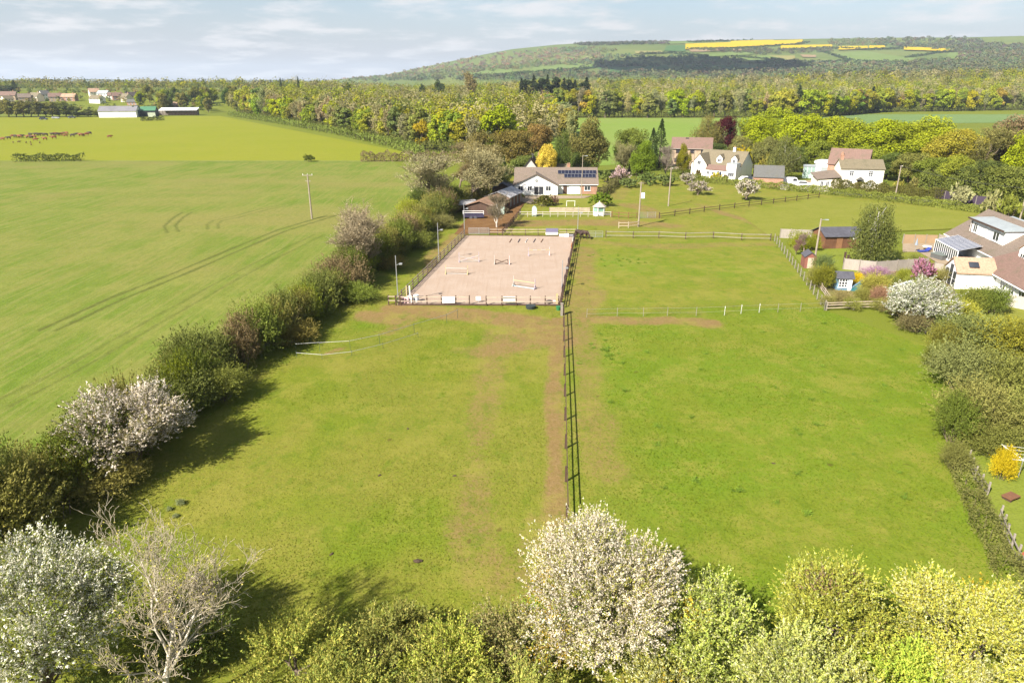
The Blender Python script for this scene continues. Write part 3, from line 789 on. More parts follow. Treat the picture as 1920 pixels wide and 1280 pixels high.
plant('ash_tree', bare(104, 10.2, 5, (7, 5, 5, 4, 3), 1500, .09, .2, .5, .27, .0095, (.05, .12), budcol=(.9, 1.1, .25), split=3, trunk=.2), (-14.6, 21.6, 0), .4, (.92, .92, 1),
      'pale bare ash tree leafing out beside the white hawthorn', 'tree', color=(.5, .43, .31), bark=(.6, .54, .44))
def green_cols(gc, tip=None, q=.3):
    def f(n, rs, idx, pos=None):
        c = colvar(n, rs, gc, .32, .14)
        if tip is not None:
            m = rs.uniform(size=n) < q; c[m] = colvar(int(m.sum()), rs, tip, .2, .06)
        return c
    return f
YG, CREAM, ORA = (.35, .40, .08), (.48, .48, .24), (.42, .28, .02)
NEAR = [  # x, y, r, h, leaves, colours, label
    (-15.2, 25.3, 2.0, 2.3, 9000, green_cols((0.149, 0.189, 0.041), (0.27, 0.27, 0.068)), 'dark green shrub under the pale bare ash tree'),
    (-9.6, 23.3, 2.6, 3.0, 15000, green_cols((0.297, 0.324, 0.061), (0.446, 0.405, 0.095)), 'yellow green bramble bush right of the pale bare ash tree'),
    (-5.6, 24.6, 2.3, 2.5, 13000, green_cols((0.216, 0.23, 0.054), (0.351, 0.324, 0.095)), 'olive bramble bush second right of the ash tree'),
    (-2.9, 23.0, 2.2, 3.2, 13000, green_cols((0.297, 0.338, 0.054), (0.486, 0.446, 0.108)), 'lime tipped shrub half way between ash and white blossom tree'),
    (-.1, 24.4, 2.2, 2.6, 13000, green_cols((0.23, 0.23, 0.074), (0.351, 0.284, 0.135)), 'brownish green shrub left of the white blossom tree'),
    (1.6, 26.2, 1.2, 2.0, 6000, green_cols((0.23, 0.351, 0.047), (0.338, 0.405, 0.068)), 'small bright green shrub at the foot of the white blossom tree'),
    (8.4, 23.6, 2.9, 5.0, 30000, blossom_cols(.2, CREAM, YG, ORA, .04), 'pale yellow flowering shrub right of the white blossom tree'),
    (11.6, 20.8, 2.6, 4.6, 24000, blossom_cols(.25, CREAM, (.38, .41, .10)), 'cream flowering shrub at the bottom edge beside the yellow one'),
    (14.5, 24.4, 2.5, 5.4, 24000, blossom_cols(.06, CREAM, (.34, .35, .06), (.24, .16, .09), .08), 'tall green pointed shrub sticking up between the yellow shrubs'),
    (16.2, 21.2, 2.3, 3.6, 17000, green_cols((0.324, 0.419, 0.054), (0.459, 0.486, 0.081)), 'fresh green shrub at the bottom edge below the pointed one'),
    (20.2, 23.2, 3.2, 5.0, 32000, blossom_cols(.22, CREAM, (.43, .42, .07), ORA, .05), 'large golden yellow flowering shrub in the near hedge'),
    (24.6, 22.0, 3.0, 4.9, 24000, blossom_cols(.18, CREAM, (.42, .42, .08), ORA, .04), 'golden flowering shrub running out of the near corner'),
    (-7.2, 20.6, 2.6, 3.6, 12000, green_cols((0.27, 0.297, 0.061), (0.405, 0.378, 0.095)), 'green bramble at the bottom edge right of the ash'),
    (-3.6, 19.9, 2.4, 3.4, 11000, green_cols((0.23, 0.243, 0.068), (0.365, 0.324, 0.108)), 'olive bramble at the bottom edge below the lime shrub'),
    (.4, 20.6, 2.4, 3.6, 11000, green_cols((0.27, 0.297, 0.061), (0.405, 0.378, 0.108)), 'green bramble at the bottom edge left of the blossom tree'),
    (5.9, 19.6, 2.5, 4.2, 14000, blossom_cols(.3, CREAM, (.3, .29, .06), ORA, .1), 'cream flowering shrub below the white blossom tree'),
    (13.6, 18.6, 2.4, 4.0, 12000, blossom_cols(.3, CREAM, (.36, .35, .06)), 'cream shrub along the bottom edge left of the fresh green one'),
    (-17.3, 19.6, 2.2, 3.4, 9000, green_cols((0.162, 0.203, 0.047), (0.27, 0.27, 0.068)), 'dark green shrub at the bottom edge between hawthorn and ash'),
    (18.2, 19.4, 2.3, 4.2, 15000, blossom_cols(.3, CREAM, (.38, .37, .08), ORA, .04), 'cream and gold shrub along the bottom edge'),
]
for k, (x, y, r_, h_, nl, cf, lab) in enumerate(NEAR):
    if x > 7: r_ *= 1.14; nl = int(nl*1.15)
    plant('near_shrub', big_bush(110+k, r_, h_, int(nl*1.8), .08, cf, 40, .1, .2, 12), (x, y, 0), 0, 1, lab, 'shrub', 'shrubs of the near hedge')

# ---- trees placed by where they stand, their top and their width
def tree_at(name, meshes, px, py_top, D, wpx, label, color, group=None, natural=(10.0, 8.6), bark=BARKC, cat='tree'):
    p = AT(px, py_top, D); hgt = max(1.0, p.z); wid = wpx/FPX*(D*CP+CAM_H*SP)
    return plant(name, meshes, (p.x, D, 0), rng.uniform(0, 6.28), (wid/natural[1], wid/natural[1], hgt/natural[0]), label, cat, group, color, bark)
NB, NT_, NC_, NW, NBU = (10, 7.6), (10, 5.2), (10, 4.6), (10, 7.2), (3.0, 5.0)
# long hedge and around the sheds
tree_at('bare_tree', bare(78, 10, 4, (15, 8, 6, 4), 4200, .15, .2, .44, .3, .016, trunk=.36), 672, 374, 93, 150, 'round bare twiggy tree standing in the long hedge beside the arena', (.38, .31, .2), natural=NB)
tree_at('ivy_tree', BARE[1], 806, 278, 146, 140, 'spreading bare tree with ivy on its trunk behind the arena', (.38, .34, .19), natural=NB)
tree_at('tawny_tree', BARE[0], 878, 268, 152, 125, 'tawny half bare tree right of the ivy tree', (.37, .33, .17), natural=NB)
tree_at('tawny_tree', BARE[1], 912, 256, 160, 120, 'brown half bare tree beside the dark shed', (.33, .28, .13), natural=NB)
for k, (px, pt, D, wp, lab, col) in enumerate([(790, 350, 146, 60, 'dark ivy growth round the trunk of the ivy tree', (.1, .13, .03)), (845, 345, 150, 70, 'dense dark shrub right of the ivy tree', (.13, .15, .04)), (890, 345, 156, 70, 'brown green thicket left of the dark shed', (.2, .18, .06)), (925, 322, 168, 60, 'ivy covered thicket behind the dark shed', (.15, .16, .04)), (765, 372, 138, 50, 'bright shrub left of the ivy tree', (.3, .32, .04))]):
    tree_at('thicket_shrub', HB[k % 4], px, pt, D, wp*1.1, lab, col, 'thickets round the stables', (4.0, 6.6), cat='shrub')
tree_at('dark_fir', CONM, 945, 292, 172, 34, 'dark fir behind the sheds and the white bungalow', DARKG, natural=NC_)
tree_at('leafing_tree', OAK[1], 905, 245, 205, 80, 'olive leafing tree behind the brown trees at the sheds', (.17, .14, .045))
tree_at('leafing_tree', OAK[0], 962, 232, 225, 85, 'bronze green tree between wood and yellow tree', (.19, .15, .04))
tree_at('leafing_tree', OAK[2], 1000, 225, 245, 70, 'orange tinted tree at the end of the wood', (.24, .16, .05))
tree_at('golden_tree', OAK[2], 1025, 262, 188, 38, 'bright yellow tree behind the white bungalow', YELL)
tree_at('poplar_tree', WEEP[0], 1055, 235, 192, 42, 'slim green tree right of the bright yellow tree', (.115, .15, .035), natural=NW)
tree_at('ivy_oak', OAK[1], 1103, 218, 205, 78, 'leafing oak with dark ivy trunk standing alone before the meadow', (.17, .155, .045))
tree_at('lime_tree', OAK[0], 1185, 228, 215, 66, 'fresh green tree left of the dark fir', (.16, .19, .035))
tree_at('tawny_tree', BARE[0], 1172, 260, 205, 62, 'brown bare tree below the fresh green tree', TAWNY2, natural=NB)
tree_at('lime_tree', OAK[1], 1208, 262, 198, 50, 'round lime green tree in front of the dark fir', (.15, .21, .02))
tree_at('dark_fir', CONM, 1242, 223, 225, 46, 'tall dark fir left of the brown roofed house', DARKG, natural=NC_)
tree_at('dark_fir', CONM, 1226, 240, 228, 40, 'lower dark fir beside the tall one', DARKG, natural=NC_)
tree_at('bare_tree', BARE[1], 1252, 268, 203, 40, 'grey bare tree at the gable of the brown roofed house', (.3, .25, .2), natural=NB)
tree_at('leafing_tree', WEEP[1], 1332, 210, 262, 62, 'olive tree left of the copper beech', (.19, .17, .05), natural=NW)
tree_at('copper_beech', OAK[0], 1364, 207, 268, 44, 'dark red copper beech behind the white cottage', PURP)
tree_at('leafing_tree', BARE[0], 1390, 222, 255, 60, 'grey green half bare tree right of the copper beech', (.17, .16, .07), natural=NB)
tree_at('round_bay_tree', OAK[1], 1285, 268, 206, 27, 'small round golden green tree before the brown roofed house', (.19, .18, .015))
# oaks behind the houses at the right
for k, (px, pt, D, wp, lab, col) in enumerate([
    (1425, 205, 250, 62, 'lime oak right of the copper beech', LIME), (1462, 200, 262, 74, 'lime oak behind the white cottage roof', (.24, .28, .02)),
    (1508, 204, 245, 84, 'big yellow green oak left of the cream farmhouse', LIME), (1556, 206, 252, 88, 'big lime oak above the brick gable', (.27, .3, .02)),
    (1604, 222, 240, 80, 'lime oak right behind the cream farmhouse', (.26, .29, .02)), (1655, 214, 236, 96, 'largest lime oak in the row behind the farmhouse', LIME),
    (1708, 218, 230, 96, 'lime oak third from the picture edge', (.25, .28, .02)), (1756, 216, 224, 80, 'bright lime oak behind the dark fence', (.29, .32, .02)),
    (1800, 232, 205, 86, 'golden green oak with light foliage behind the dark fence', (.31, .27, .035)), (1860, 228, 200, 110, 'olive half bare oak near the picture edge', (.26, .24, .075)),
    (1915, 214, 206, 76, 'brown tinted tree at the picture edge', (.21, .15, .08)), (1440, 250, 222, 44, 'pale birch behind the brick garage', (.19, .19, .06)),
    (1960, 230, 190, 90, 'lime tree running out of the picture edge', LIME)]):
    tree_at('oak_tree', OAK[k % 3] if k != 9 else BARE[1], px, pt, D, wp*1.12, lab, col, 'oaks behind the houses', natural=(10, 8.6) if k != 9 else NB)
for k, (px, pt, D, wp, lab, col) in enumerate([
    (1625, 268, 206, 70, 'green understorey tree behind the right end of the farmhouse', (.2, .23, .03)), (1670, 285, 196, 64, 'dark understorey tree right of the farmhouse', (.1, .13, .03)), (1715, 280, 190, 70, 'olive understorey tree behind the dark hedge', (.2, .2, .05)),
    (1760, 286, 182, 70, 'green understorey tree above the dark fence', (.16, .19, .03)), (1805, 290, 174, 70, 'lime understorey tree above the bend of the dark fence', (.23, .25, .03)), (1850, 294, 168, 74, 'dark understorey tree past the dark fence', (.09, .11, .03)), (1900, 300, 160, 80, 'green understorey tree at the picture edge', (.17, .19, .04)),
    (1540, 262, 212, 60, 'green understorey tree behind the white workshop', (.18, .21, .03)), (1500, 270, 214, 50, 'dark understorey tree behind the glass shed', (.1, .13, .03)), (1340, 262, 250, 46, 'dark shrubby tree behind the brick house gable', (.1, .13, .035)), (1395, 255, 240, 50, 'olive shrubby tree behind the cottage', (.2, .19, .06)),
    (930, 300, 185, 60, 'dark green understorey tree behind the stables', (.12, .14, .035)), (985, 285, 200, 50, 'green understorey tree left of the yellow tree', (.14, .17, .04)), (1085, 285, 200, 40, 'dark shrubby tree at the foot of the lone oak', (.09, .12, .03)), (860, 300, 180, 70, 'tawny understorey tree behind the ivy tree', (.26, .2, .1)), (880, 262, 230, 70, 'tawny tree at the near corner of the wood', (.3, .24, .12))]):
    tree_at('understorey_tree', OAK[k % 3] if k < 14 else BARE[k % 2], px, pt, D, wp*1.1, lab, col, 'understorey trees about the houses', natural=(10, 8.6) if k < 14 else NB)
tree_at('weeping_birch', WEEP[1], 1478, 248, 196, 66, 'weeping birch between the brick garage and the cream farmhouse', (.15, .16, .05), natural=NW, bark=(.5, .48, .42))
tree_at('silver_birch', WEEP[0], 1650, 372, 101, 106, 'leafy birch standing over the brown garden shed', (.135, .15, .04), natural=NW, bark=(.5, .48, .42))
tree_at('silver_birch', BARE[1], 931, 358, 128, 62, 'forked pale birch between arena and stables', (.24, .2, .13), natural=NB, bark=(.55, .5, .44))
# blossom trees of the orchard
BLOS = big_bush(130, 2.2, 4.2, 6000, .2, blossom_cols(.7, (.56, .5, .45), (.2, .2, .06)), 34)
PINKB = big_bush(131, 2.2, 3.6, 5000, .24, blossom_cols(.85, (.55, .42, .42), (.2, .2, .06)), 26)
tree_at('apple_tree', BLOS, 1311, 340, 168, 44, 'white blossoming apple tree with open crown in the orchard paddock', (.95, .92, .9), natural=(4.3, 4.6))
tree_at('apple_tree', BLOS, 1404, 338, 160, 46, 'white blossoming apple tree by the rail fence below the white cottage', (1, 1, .95), natural=(4.3, 4.6))
tree_at('apple_tree', BLOS, 1290, 325, 186, 30, 'small white blossoming tree in the orchard hedge', (.9, .9, .85), natural=(4.3, 4.6))
tree_at('cherry_tree', PINKB, 1163, 312, 186, 34, 'pink blossoming round tree right of the bungalow', (1, .95, .97), natural=(3.7, 4.6))
tree_at('garden_hawthorn', big_bush(132, 2.6, 4.4, 30000, .09, blossom_cols(.62, (.5, .49, .42), (.17, .2, .06)), 50), 1742, 526, 73, 128, 'white blossoming tree beside the garden greenhouse', (1, 1, 1), natural=(4.5, 5.4))
tree_at('lilac_bush', PINKB, 1735, 486, 88, 42, 'mauve flowering lilac on the garden wall', (.7, .42, .62), natural=(3.7, 4.6))
tree_at('apple_tree', BLOS, 1452, 312, 204, 26, 'pale pink blossoming tree left of the weeping birch', (1, .88, .82), natural=(4.3, 4.6))
tree_at('magnolia_tree', BARE[0], 1513, 435, 108, 30, 'small pruned fruit tree on the garden lawn by the paling fence', (.3, .22, .18), natural=NB, bark=(.5, .38, .32))
tree_at('fruit_tree', BARE[1], 1497, 446, 106, 22, 'reddish bare fruit tree in the garden corner', (.28, .17, .13), natural=NB)

# shrubs in gardens: px, top, D, width, colour, label
for k, (px, pt, D, wp, col, lab) in enumerate([
    (1018, 362, 152, 44, (.12, .115, .025), 'dark golden shrub in front of the white bungalow'), (1040, 366, 153, 22, (.22, .13, .09), 'reddish shrub beside the dark golden one'),
    (1125, 356, 152, 50, (.15, .21, .025), 'bright green shrub behind the summer house'), (975, 362, 163, 20, (.2, .22, .04), 'low yellow green shrub below the bungalow windows'),
    (1180, 330, 180, 40, (.16, .2, .06), 'green orchard shrub right of the pink tree'), (1215, 322, 186, 46, (.15, .2, .05), 'leafy orchard shrub left of the tall pole'), (1250, 322, 184, 44, (.16, .2, .055), 'leafy orchard shrub at the tall pole'),
    (1140, 318, 190, 34, (.16, .2, .05), 'shrub at the corner of the bungalow garden'), (1200, 300, 200, 40, (.17, .2, .07), 'grey green shrub before the round lime tree'),
    (1342, 322, 193, 26, (.42, .36, .03), 'yellow flowering shrub before the white cottage'), (1360, 324, 192, 14, (.14, .1, .03), 'small brown clipped shrub at the cottage door'), (1310, 318, 196, 20, (.16, .12, .03), 'bronze shrub at the left gable of the cottage'),
    (1385, 270, 232, 34, (.5, .37, .02), 'golden yellow shrub behind the cottage chimney'), (1415, 268, 226, 36, (.36, .33, .03), 'yellow green shrub beside the golden one'), (1440, 276, 220, 30, (.3, .26, .05), 'ochre shrub right of the cottage'),
    (1660, 335, 176, 16, (.16, .2, .04), 'round shrub beside the cream farmhouse'), (1690, 334, 172, 24, (.28, .26, .05), 'yellowish shrub at the foot of the telegraph pole'), (1720, 330, 170, 26, (.22, .2, .06), 'shrub at the start of the dark fence'),
    (1812, 338, 152, 44, (.34, .33, .16), 'pale flowering shrub behind the dark fence'), (1868, 352, 140, 40, (.3, .29, .12), 'cream flowering shrub past the end of the dark fence'), (1905, 355, 136, 50, (.2, .22, .04), 'green shrub at the roadside near the picture edge'),
    ]):
    tree_at('garden_shrub', BUSHF[k % 2], px, pt, D, wp, lab, col, 'shrubs in the gardens', NBU, cat='shrub')
for k, (px, pt, pb, wp, col, lab) in enumerate([   # px, top, foot, width
    (1549, 496, 542, 46, (.2, .2, .025), 'golden green shrub left of the blue playhouse'), (1530, 498, 535, 30, (.3, .29, .08), 'pale shrub by the netting fence'), (1546, 476, 508, 38, (.15, .19, .06), 'green shrub below the small shed'),
    (1606, 510, 532, 30, (.62, .46, .02), 'bright yellow forsythia beside the blue playhouse'), (1646, 512, 556, 62, (.33, .3, .06), 'orange tinted shrub in the garden middle'), (1645, 500, 520, 56, (.4, .24, .32), 'mauve and pink flowering border below the garden fence'),
    (1699, 502, 530, 30, (.26, .28, .035), 'round lime shrub at the garden fence'), (1652, 534, 570, 36, (.36, .21, .13), 'reddish shrub beside the greenhouse'), (1622, 538, 566, 34, (.26, .25, .06), 'low shrub at the compost bin'), (1582, 545, 572, 44, (.3, .25, .1), 'mixed low border in front of the blue playhouse'),
    (1725, 512, 540, 44, (.24, .26, .05), 'green border shrub below the lilac'), (1672, 515, 535, 36, (.22, .24, .06), 'small border shrub left of the lilac'), (1555, 552, 575, 30, (.28, .26, .08), 'straggly shrub in the corner of the flower garden'), (1600, 558, 580, 40, (.26, .27, .06), 'low green edging at the foot of the flower garden'),
    (1832, 538, 585, 66, (.19, .21, .04), 'dark green shrub below the tiled garden room'), (1872, 534, 588, 62, (.15, .19, .035), 'dark green rounded shrub by the garden room corner'), (1812, 562, 602, 58, (.36, .35, .05), 'yellow green shrub before the dark ones'),
    (1785, 500, 530, 44, (.3, .27, .09), 'thin shrubs at the terrace wall'), (1690, 552, 592, 58, (.26, .22, .09), 'brown green bramble below the greenhouse'), (1760, 505, 525, 30, (.3, .3, .06), 'light shrub under the conservatory'), (1722, 476, 500, 34, (.2, .22, .05), 'green shrub on the terrace lawn'),
    (1505, 438, 470, 36, (.25, .27, .025), 'clipped lime bush at the garden corner'), (1524, 442, 470, 34, (.22, .24, .025), 'clipped lime bush beside the brown shed'), (1893, 835, 900, 44, (.55, .42, .02), 'bright yellow gorse bush by the washing line'),
    (1655, 560, 582, 44, (.25, .25, .06), 'weedy growth at the paddock corner')]):
    tree_at('garden_shrub', HB[k % 4], px, pt, G(px, pb)[1], wp*1.1, lab, col, 'shrubs in the flower garden', (4.0, 6.6), cat='shrub')
for k, (px, pt, D, wp, col, lab) in enumerate([]):
    tree_at('garden_shrub', BUSH[k % 4] if D < 130 else BUSHF[k % 2], px, pt, D, wp, lab, col, 'shrubs in the gardens', NBU, cat='shrub')

# overgrown boundary at the right of the near paddock
for k, (px, pt, D, wp, col, lab) in enumerate([
    (1850, 592, 660, 150, (0.192, 0.215, 0.067), 'large pale green shrub at the garden end, under the white tree'), (1930, 600, 680, 150, (0.244, 0.229, 0.03), 'golden green shrub at the picture edge above the garden'),
    (1822, 640, 735, 120, (0.207, 0.222, 0.074), 'flowering pale shrub on the paddock boundary'), (1900, 655, 750, 140, (0.207, 0.215, 0.052), 'grey green shrub behind the flowering pale one'), (1850, 715, 815, 150, (0.215, 0.207, 0.059), 'loose olive shrub above the washing line'),
    (1808, 735, 830, 80, (0.141, 0.178, 0.03), 'bright shrub at the bend of the boundary'), (1785, 605, 660, 70, (0.2, 0.192, 0.037), 'low mixed shrub below the white tree'), (1725, 585, 622, 70, (0.192, 0.163, 0.074), 'brown low shrub at the paddock corner'),
    (1935, 735, 830, 130, (0.207, 0.215, 0.052), 'shrub at the picture edge above the yellow gorse'), (1800, 830, 880, 60, (0.192, 0.192, 0.052), 'low growth where the rustic fence starts'), (1870, 790, 850, 110, (0.178, 0.185, 0.044), 'dark twiggy shrub behind the washing line'), (1765, 640, 690, 50, (0.163, 0.178, 0.037), 'low boundary shrub beside the netting fence')]):
    D = G(px, D)[1]; nb = (4.0, 6.6)
    tree_at('boundary_shrub', HB[k % 4], px, pt, D, wp*1.1, lab, col, 'shrubs on the right boundary', nb, cat='shrub')

# ---- clipped hedges
def hedge_mesh(path, wd, ht, dens, leaf, rs):
    P, Nn = [], []
    for a, b in zip(path[:-1], path[1:]):
        L = math.hypot(b[0]-a[0], b[1]-a[1]); n = int(L*(wd+2*ht)*dens); d = np.array([(b[0]-a[0])/L, (b[1]-a[1])/L, 0]); s = np.array([d[1], -d[0], 0])
        t = rs.uniform(-.3, L+.3, n); k = rs.uniform(0, wd+2*ht, n)
        bulge = 1+.16*np.sin(t*.9+a[0])+.1*np.sin(t*2.3)
        lat = np.where(k < ht, -wd/2, np.where(k > ht+wd, wd/2, k-ht-wd/2)); z = np.where(k < ht, k, np.where(k > ht+wd, wd+2*ht-k, ht))*bulge
        nn = np.where((k < ht)[:, None], -s, np.where((k > ht+wd)[:, None], s, np.array([0, 0, 1.])))
        ins = 1-rs.uniform(0, .45, n)**2
        pos = np.array([a[0], a[1], 0])+d*t[:, None]+s*(lat*bulge*ins)[:, None]+np.array([0, 0, 1.])*(z*ins)[:, None]+rs.normal(size=(n, 3))*.09
        P.append(pos); Nn.append(unit(nn*.8+rs.normal(size=(n, 3))*.5))
    pos, nor = np.concatenate(P), np.concatenate(Nn); pos[:, 2] = np.maximum(pos[:, 2], .04); n = len(pos)
    patch = .75+.5*vnoise(pos[:, 0], pos[:, 1], 2.2, 6, 2)[:, None]
    return leaf_mesh('foliage', pos, nor, leaf*rs.uniform(.6, 1.3, n), rs, colvar(n, rs, (1, 1, 1), .16, .08)*patch)
def hedge(name, path, wd, ht, dens, leaf, label, col, seed=0):
    rs = np.random.RandomState(200+seed); t = thing(name, label, 'hedge', (path[0][0], path[0][1], 0))
    loc = [(p[0]-path[0][0], p[1]-path[0][1]) for p in path]
    link('foliage', hedge_mesh(loc, wd, ht, dens, leaf, rs), t, col)
    S = []
    for a, b in zip(loc[:-1], loc[1:]):
        L = math.hypot(b[0]-a[0], b[1]-a[1])
        for q in range(max(2, int(L/1.2))):
            u = (q+.5)/max(2, int(L/1.2)); x, y = a[0]+(b[0]-a[0])*u, a[1]+(b[1]-a[1])*u
            S += curve_segs((x, y, -.05), (x+rs.uniform(-.3, .3), y+rs.uniform(-.2, .2), ht*.8), .04, .015, 2, rs, .03)
    link('stems', segs_mesh('stems', S, BARK, 4), t, BARKC)['kind'] = 'stuff'
ROADH = [G(1205, 336), G(1300, 341), G(1420, 352), G(1520, 362), G(1640, 374), G(1760, 390), G(1850, 402), G(1960, 418)]
hedge('roadside_hedge', ROADH, 1.7, 1.7, 48, .28, 'long clipped green hedge running below the houses to the picture edge', (.2, .225, .045), 1)
hedge('lane_thicket', [(100, 170), (118, 157), (138, 141), (165, 124)], 5.0, 5.0, 12, .5, 'dark overgrown thicket behind the dark panel fence', (.13, .15, .035), 23)
hedge('dark_hedge', [G(1560, 354), G(1650, 362), G(1768, 374)], 1.4, 2.2, 60, .28, 'dark clipped hedge in front of the cream farmhouse', (.12, .115, .03), 2)
hedge('pasture_hedge', [(-232, 592), (-150, 470), (-90, 372), (-50, 300), (-34, 262)], 4.0, 3.2, 3.2, .8, 'light green hedge between the pasture and the long wood', (.17, .21, .045), 3)
hedge('boundary_hedge', [G(1800, 880), G(1822, 940), G(1850, 1000), G(1885, 1075), G(1925, 1130)], 1.3, 1.0, 190, .11, 'low hedge beside the paddock along the right garden fence', (.185, .185, .055), 4)
hedge('garden_hedge', [G(1240, 322), G(1320, 326)], 1.2, 1.6, 26, .28, 'dark clipped hedge left of the white cottage', (.1, .12, .025), 5)
hedge('orchard_hedge', [G(1125, 372), G(1150, 352), G(1166, 340)], 1.6, 1.8, 30, .28, 'hedge running back beside the bungalow garden', (.14, .13, .05), 6)
hedge('corner_hedge', [G(1480, 462), G(1532, 462)], 1.3, 2.2, 60, .18, 'clipped lime green hedge at the corner of the shed garden', (.2, .22, .02), 7)
hedge('field_end_hedge', [(-52, 243), (-24, 246), (-14, 240)], 2.2, 3.0, 14, .4, 'brown hedge at the end of the crop beside the wood', (.2, .15, .09), 8)
hedge('pasture_thicket', [G(28, 303), G(156, 302)], 3.0, 2.2, 10, .5, 'long low dark thicket on the edge of the pasture', (.10, .12, .035), 9)
hedge('pasture_thicket', [G(265, 227), G(308, 226)], 4.0, 2.6, 4, .8, 'low dark bushes in the pasture before the green barn', (.09, .11, .04), 10)
tree_at('pasture_bush', BUSHF[0], 580, 287, 243, 24, 'single round bush on the edge of pasture and crop', (.12, .14, .025), None, NBU, cat='shrub')

# ---- the wood: trees one can tell apart, then the mass behind
WOOD_A = [(-232, 618), (-34, 282), (-4, 264), (24, 300), (26, 556), (-10, 640), (-250, 760)]
WOOD_B = [(-250, 640), (26, 556), (240, 562), (330, 650), (560, 690), (900, 760), (900, 960), (-260, 960)]
wr = np.random.RandomState(77)
def scatter(P, n, mind):
    xs = [p[0] for p in P]; ys = [p[1] for p in P]
    x = wr.uniform(min(xs), max(xs), n*4); y = wr.uniform(min(ys), max(ys), n*4); m = inpoly(x, y, P); x, y = x[m], y[m]
    keep, cell = [], {}
    for i in range(len(x)):
        c = (int(x[i]//mind), int(y[i]//mind))
        if any((x[i]-x[j])**2+(y[i]-y[j])**2 < mind*mind for dx in (-1, 0, 1) for dy in (-1, 0, 1) for j in cell.get((c[0]+dx, c[1]+dy), ())): continue
        cell.setdefault(c, []).append(i); keep.append(i)
    return np.stack([x[keep], y[keep]], 1)
pts = np.concatenate([scatter(WOOD_A, 3000, 6.6), scatter(WOOD_B, 6000, 9.0)])
edge_d = np.minimum(polydist(pts[:, 0], pts[:, 1], [WOOD_A[0], WOOD_A[1], WOOD_A[2], WOOD_A[3], WOOD_A[4]]), polydist(pts[:, 0], pts[:, 1], [WOOD_B[1], WOOD_B[2], WOOD_B[3], WOOD_B[4], WOOD_B[5]]))
EDGE = [WOOD_A[0], WOOD_A[1], WOOD_A[2]], [WOOD_A[3], WOOD_A[4], WOOD_B[2], WOOD_B[3], WOOD_B[4], (700, 720)]
edge = []
for pth in EDGE:
    tot = sum(math.hypot(b[0]-a[0], b[1]-a[1]) for a, b in zip(pth[:-1], pth[1:])); s_ = 0.0
    while s_ < tot:
        x, y = along(pth, s_); st = 4.6 if pth is EDGE[0] else 5.2
        edge.append((x+wr.uniform(-1, 4)*(1 if pth is EDGE[0] else .3), y+wr.uniform(0, 7))); s_ += st*wr.uniform(.75, 1.25)
edge = np.array(edge[:298]); rest = pts[edge_d > 2.5]
print('wood edge', len(edge), 'rest', len(rest))
KIND = {
    'tawny': (HAZE, NB, [TAWNY, TAWNY2, (.32, .30, .14)], 'tawny half bare tree on the edge of the long wood', 'tawny trees on the wood edge', 'wood_ash'),
    'lime': (OAKF, (10, 7.4), [LIME, (.24, .27, .025), (.2, .25, .03)], 'lime green leafing tree on the edge of the long wood', 'lime green trees on the wood edge', 'wood_oak'),
    'gold': (OAKF, (10, 7.4), [GOLDEN, (.30, .31, .03), (.31, .29, .04)], 'golden green tree on the edge of the long wood', 'golden trees on the wood edge', 'wood_maple'),
    'olive': (TALL, NT_, [OLIVE, (.19, .2, .06), (.17, .2, .06)], 'tall olive green tree on the edge of the long wood', 'olive trees on the wood edge', 'wood_poplar'),
    'dark': (CON, NC_, [DARKG, (.05, .08, .03)], 'dark conifer on the edge of the long wood', 'dark conifers on the wood edge', 'wood_fir'),
}
def wood_kind(x, y):
    n = vnoise(np.array([x]), np.array([y]), 45, 31, 2)[0]; u = wr.uniform()
    if u < .03: return 'dark'
    if n > .57: return 'tawny' if u < .62 else ('olive' if u < .9 else 'lime')
    if n > .44: return ('tawny', 'olive', 'gold', 'lime')[int(u*3.99)]
    return ('lime', 'gold', 'olive', 'tawny')[min(3, int(u*3.6))]
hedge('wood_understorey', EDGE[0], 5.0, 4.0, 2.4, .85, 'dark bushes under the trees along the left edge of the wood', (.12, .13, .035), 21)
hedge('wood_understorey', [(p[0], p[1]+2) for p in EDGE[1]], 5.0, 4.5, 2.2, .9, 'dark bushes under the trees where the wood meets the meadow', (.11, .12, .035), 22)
for x, y in edge:
    k = wood_kind(x, y); lib, nat, cs, lab, grp, nm = KIND[k]
    front = x < 30 and y < 520
    hgt = wr.uniform(11.5, 18.5) if front else wr.uniform(14, 24); wid = hgt*wr.uniform(.5, .74)*(1.15 if k in ('lime', 'gold') else .95)
    col = tuple(c*wr.uniform(.85, 1.15) for c in cs[wr.randint(len(cs))])
    plant(nm, lib[wr.randint(len(lib))], (x, y, float(rise(x, y))), wr.uniform(0, 6.28), (wid/nat[1], wid/nat[1], hgt/nat[0]), lab, 'tree', grp, col)
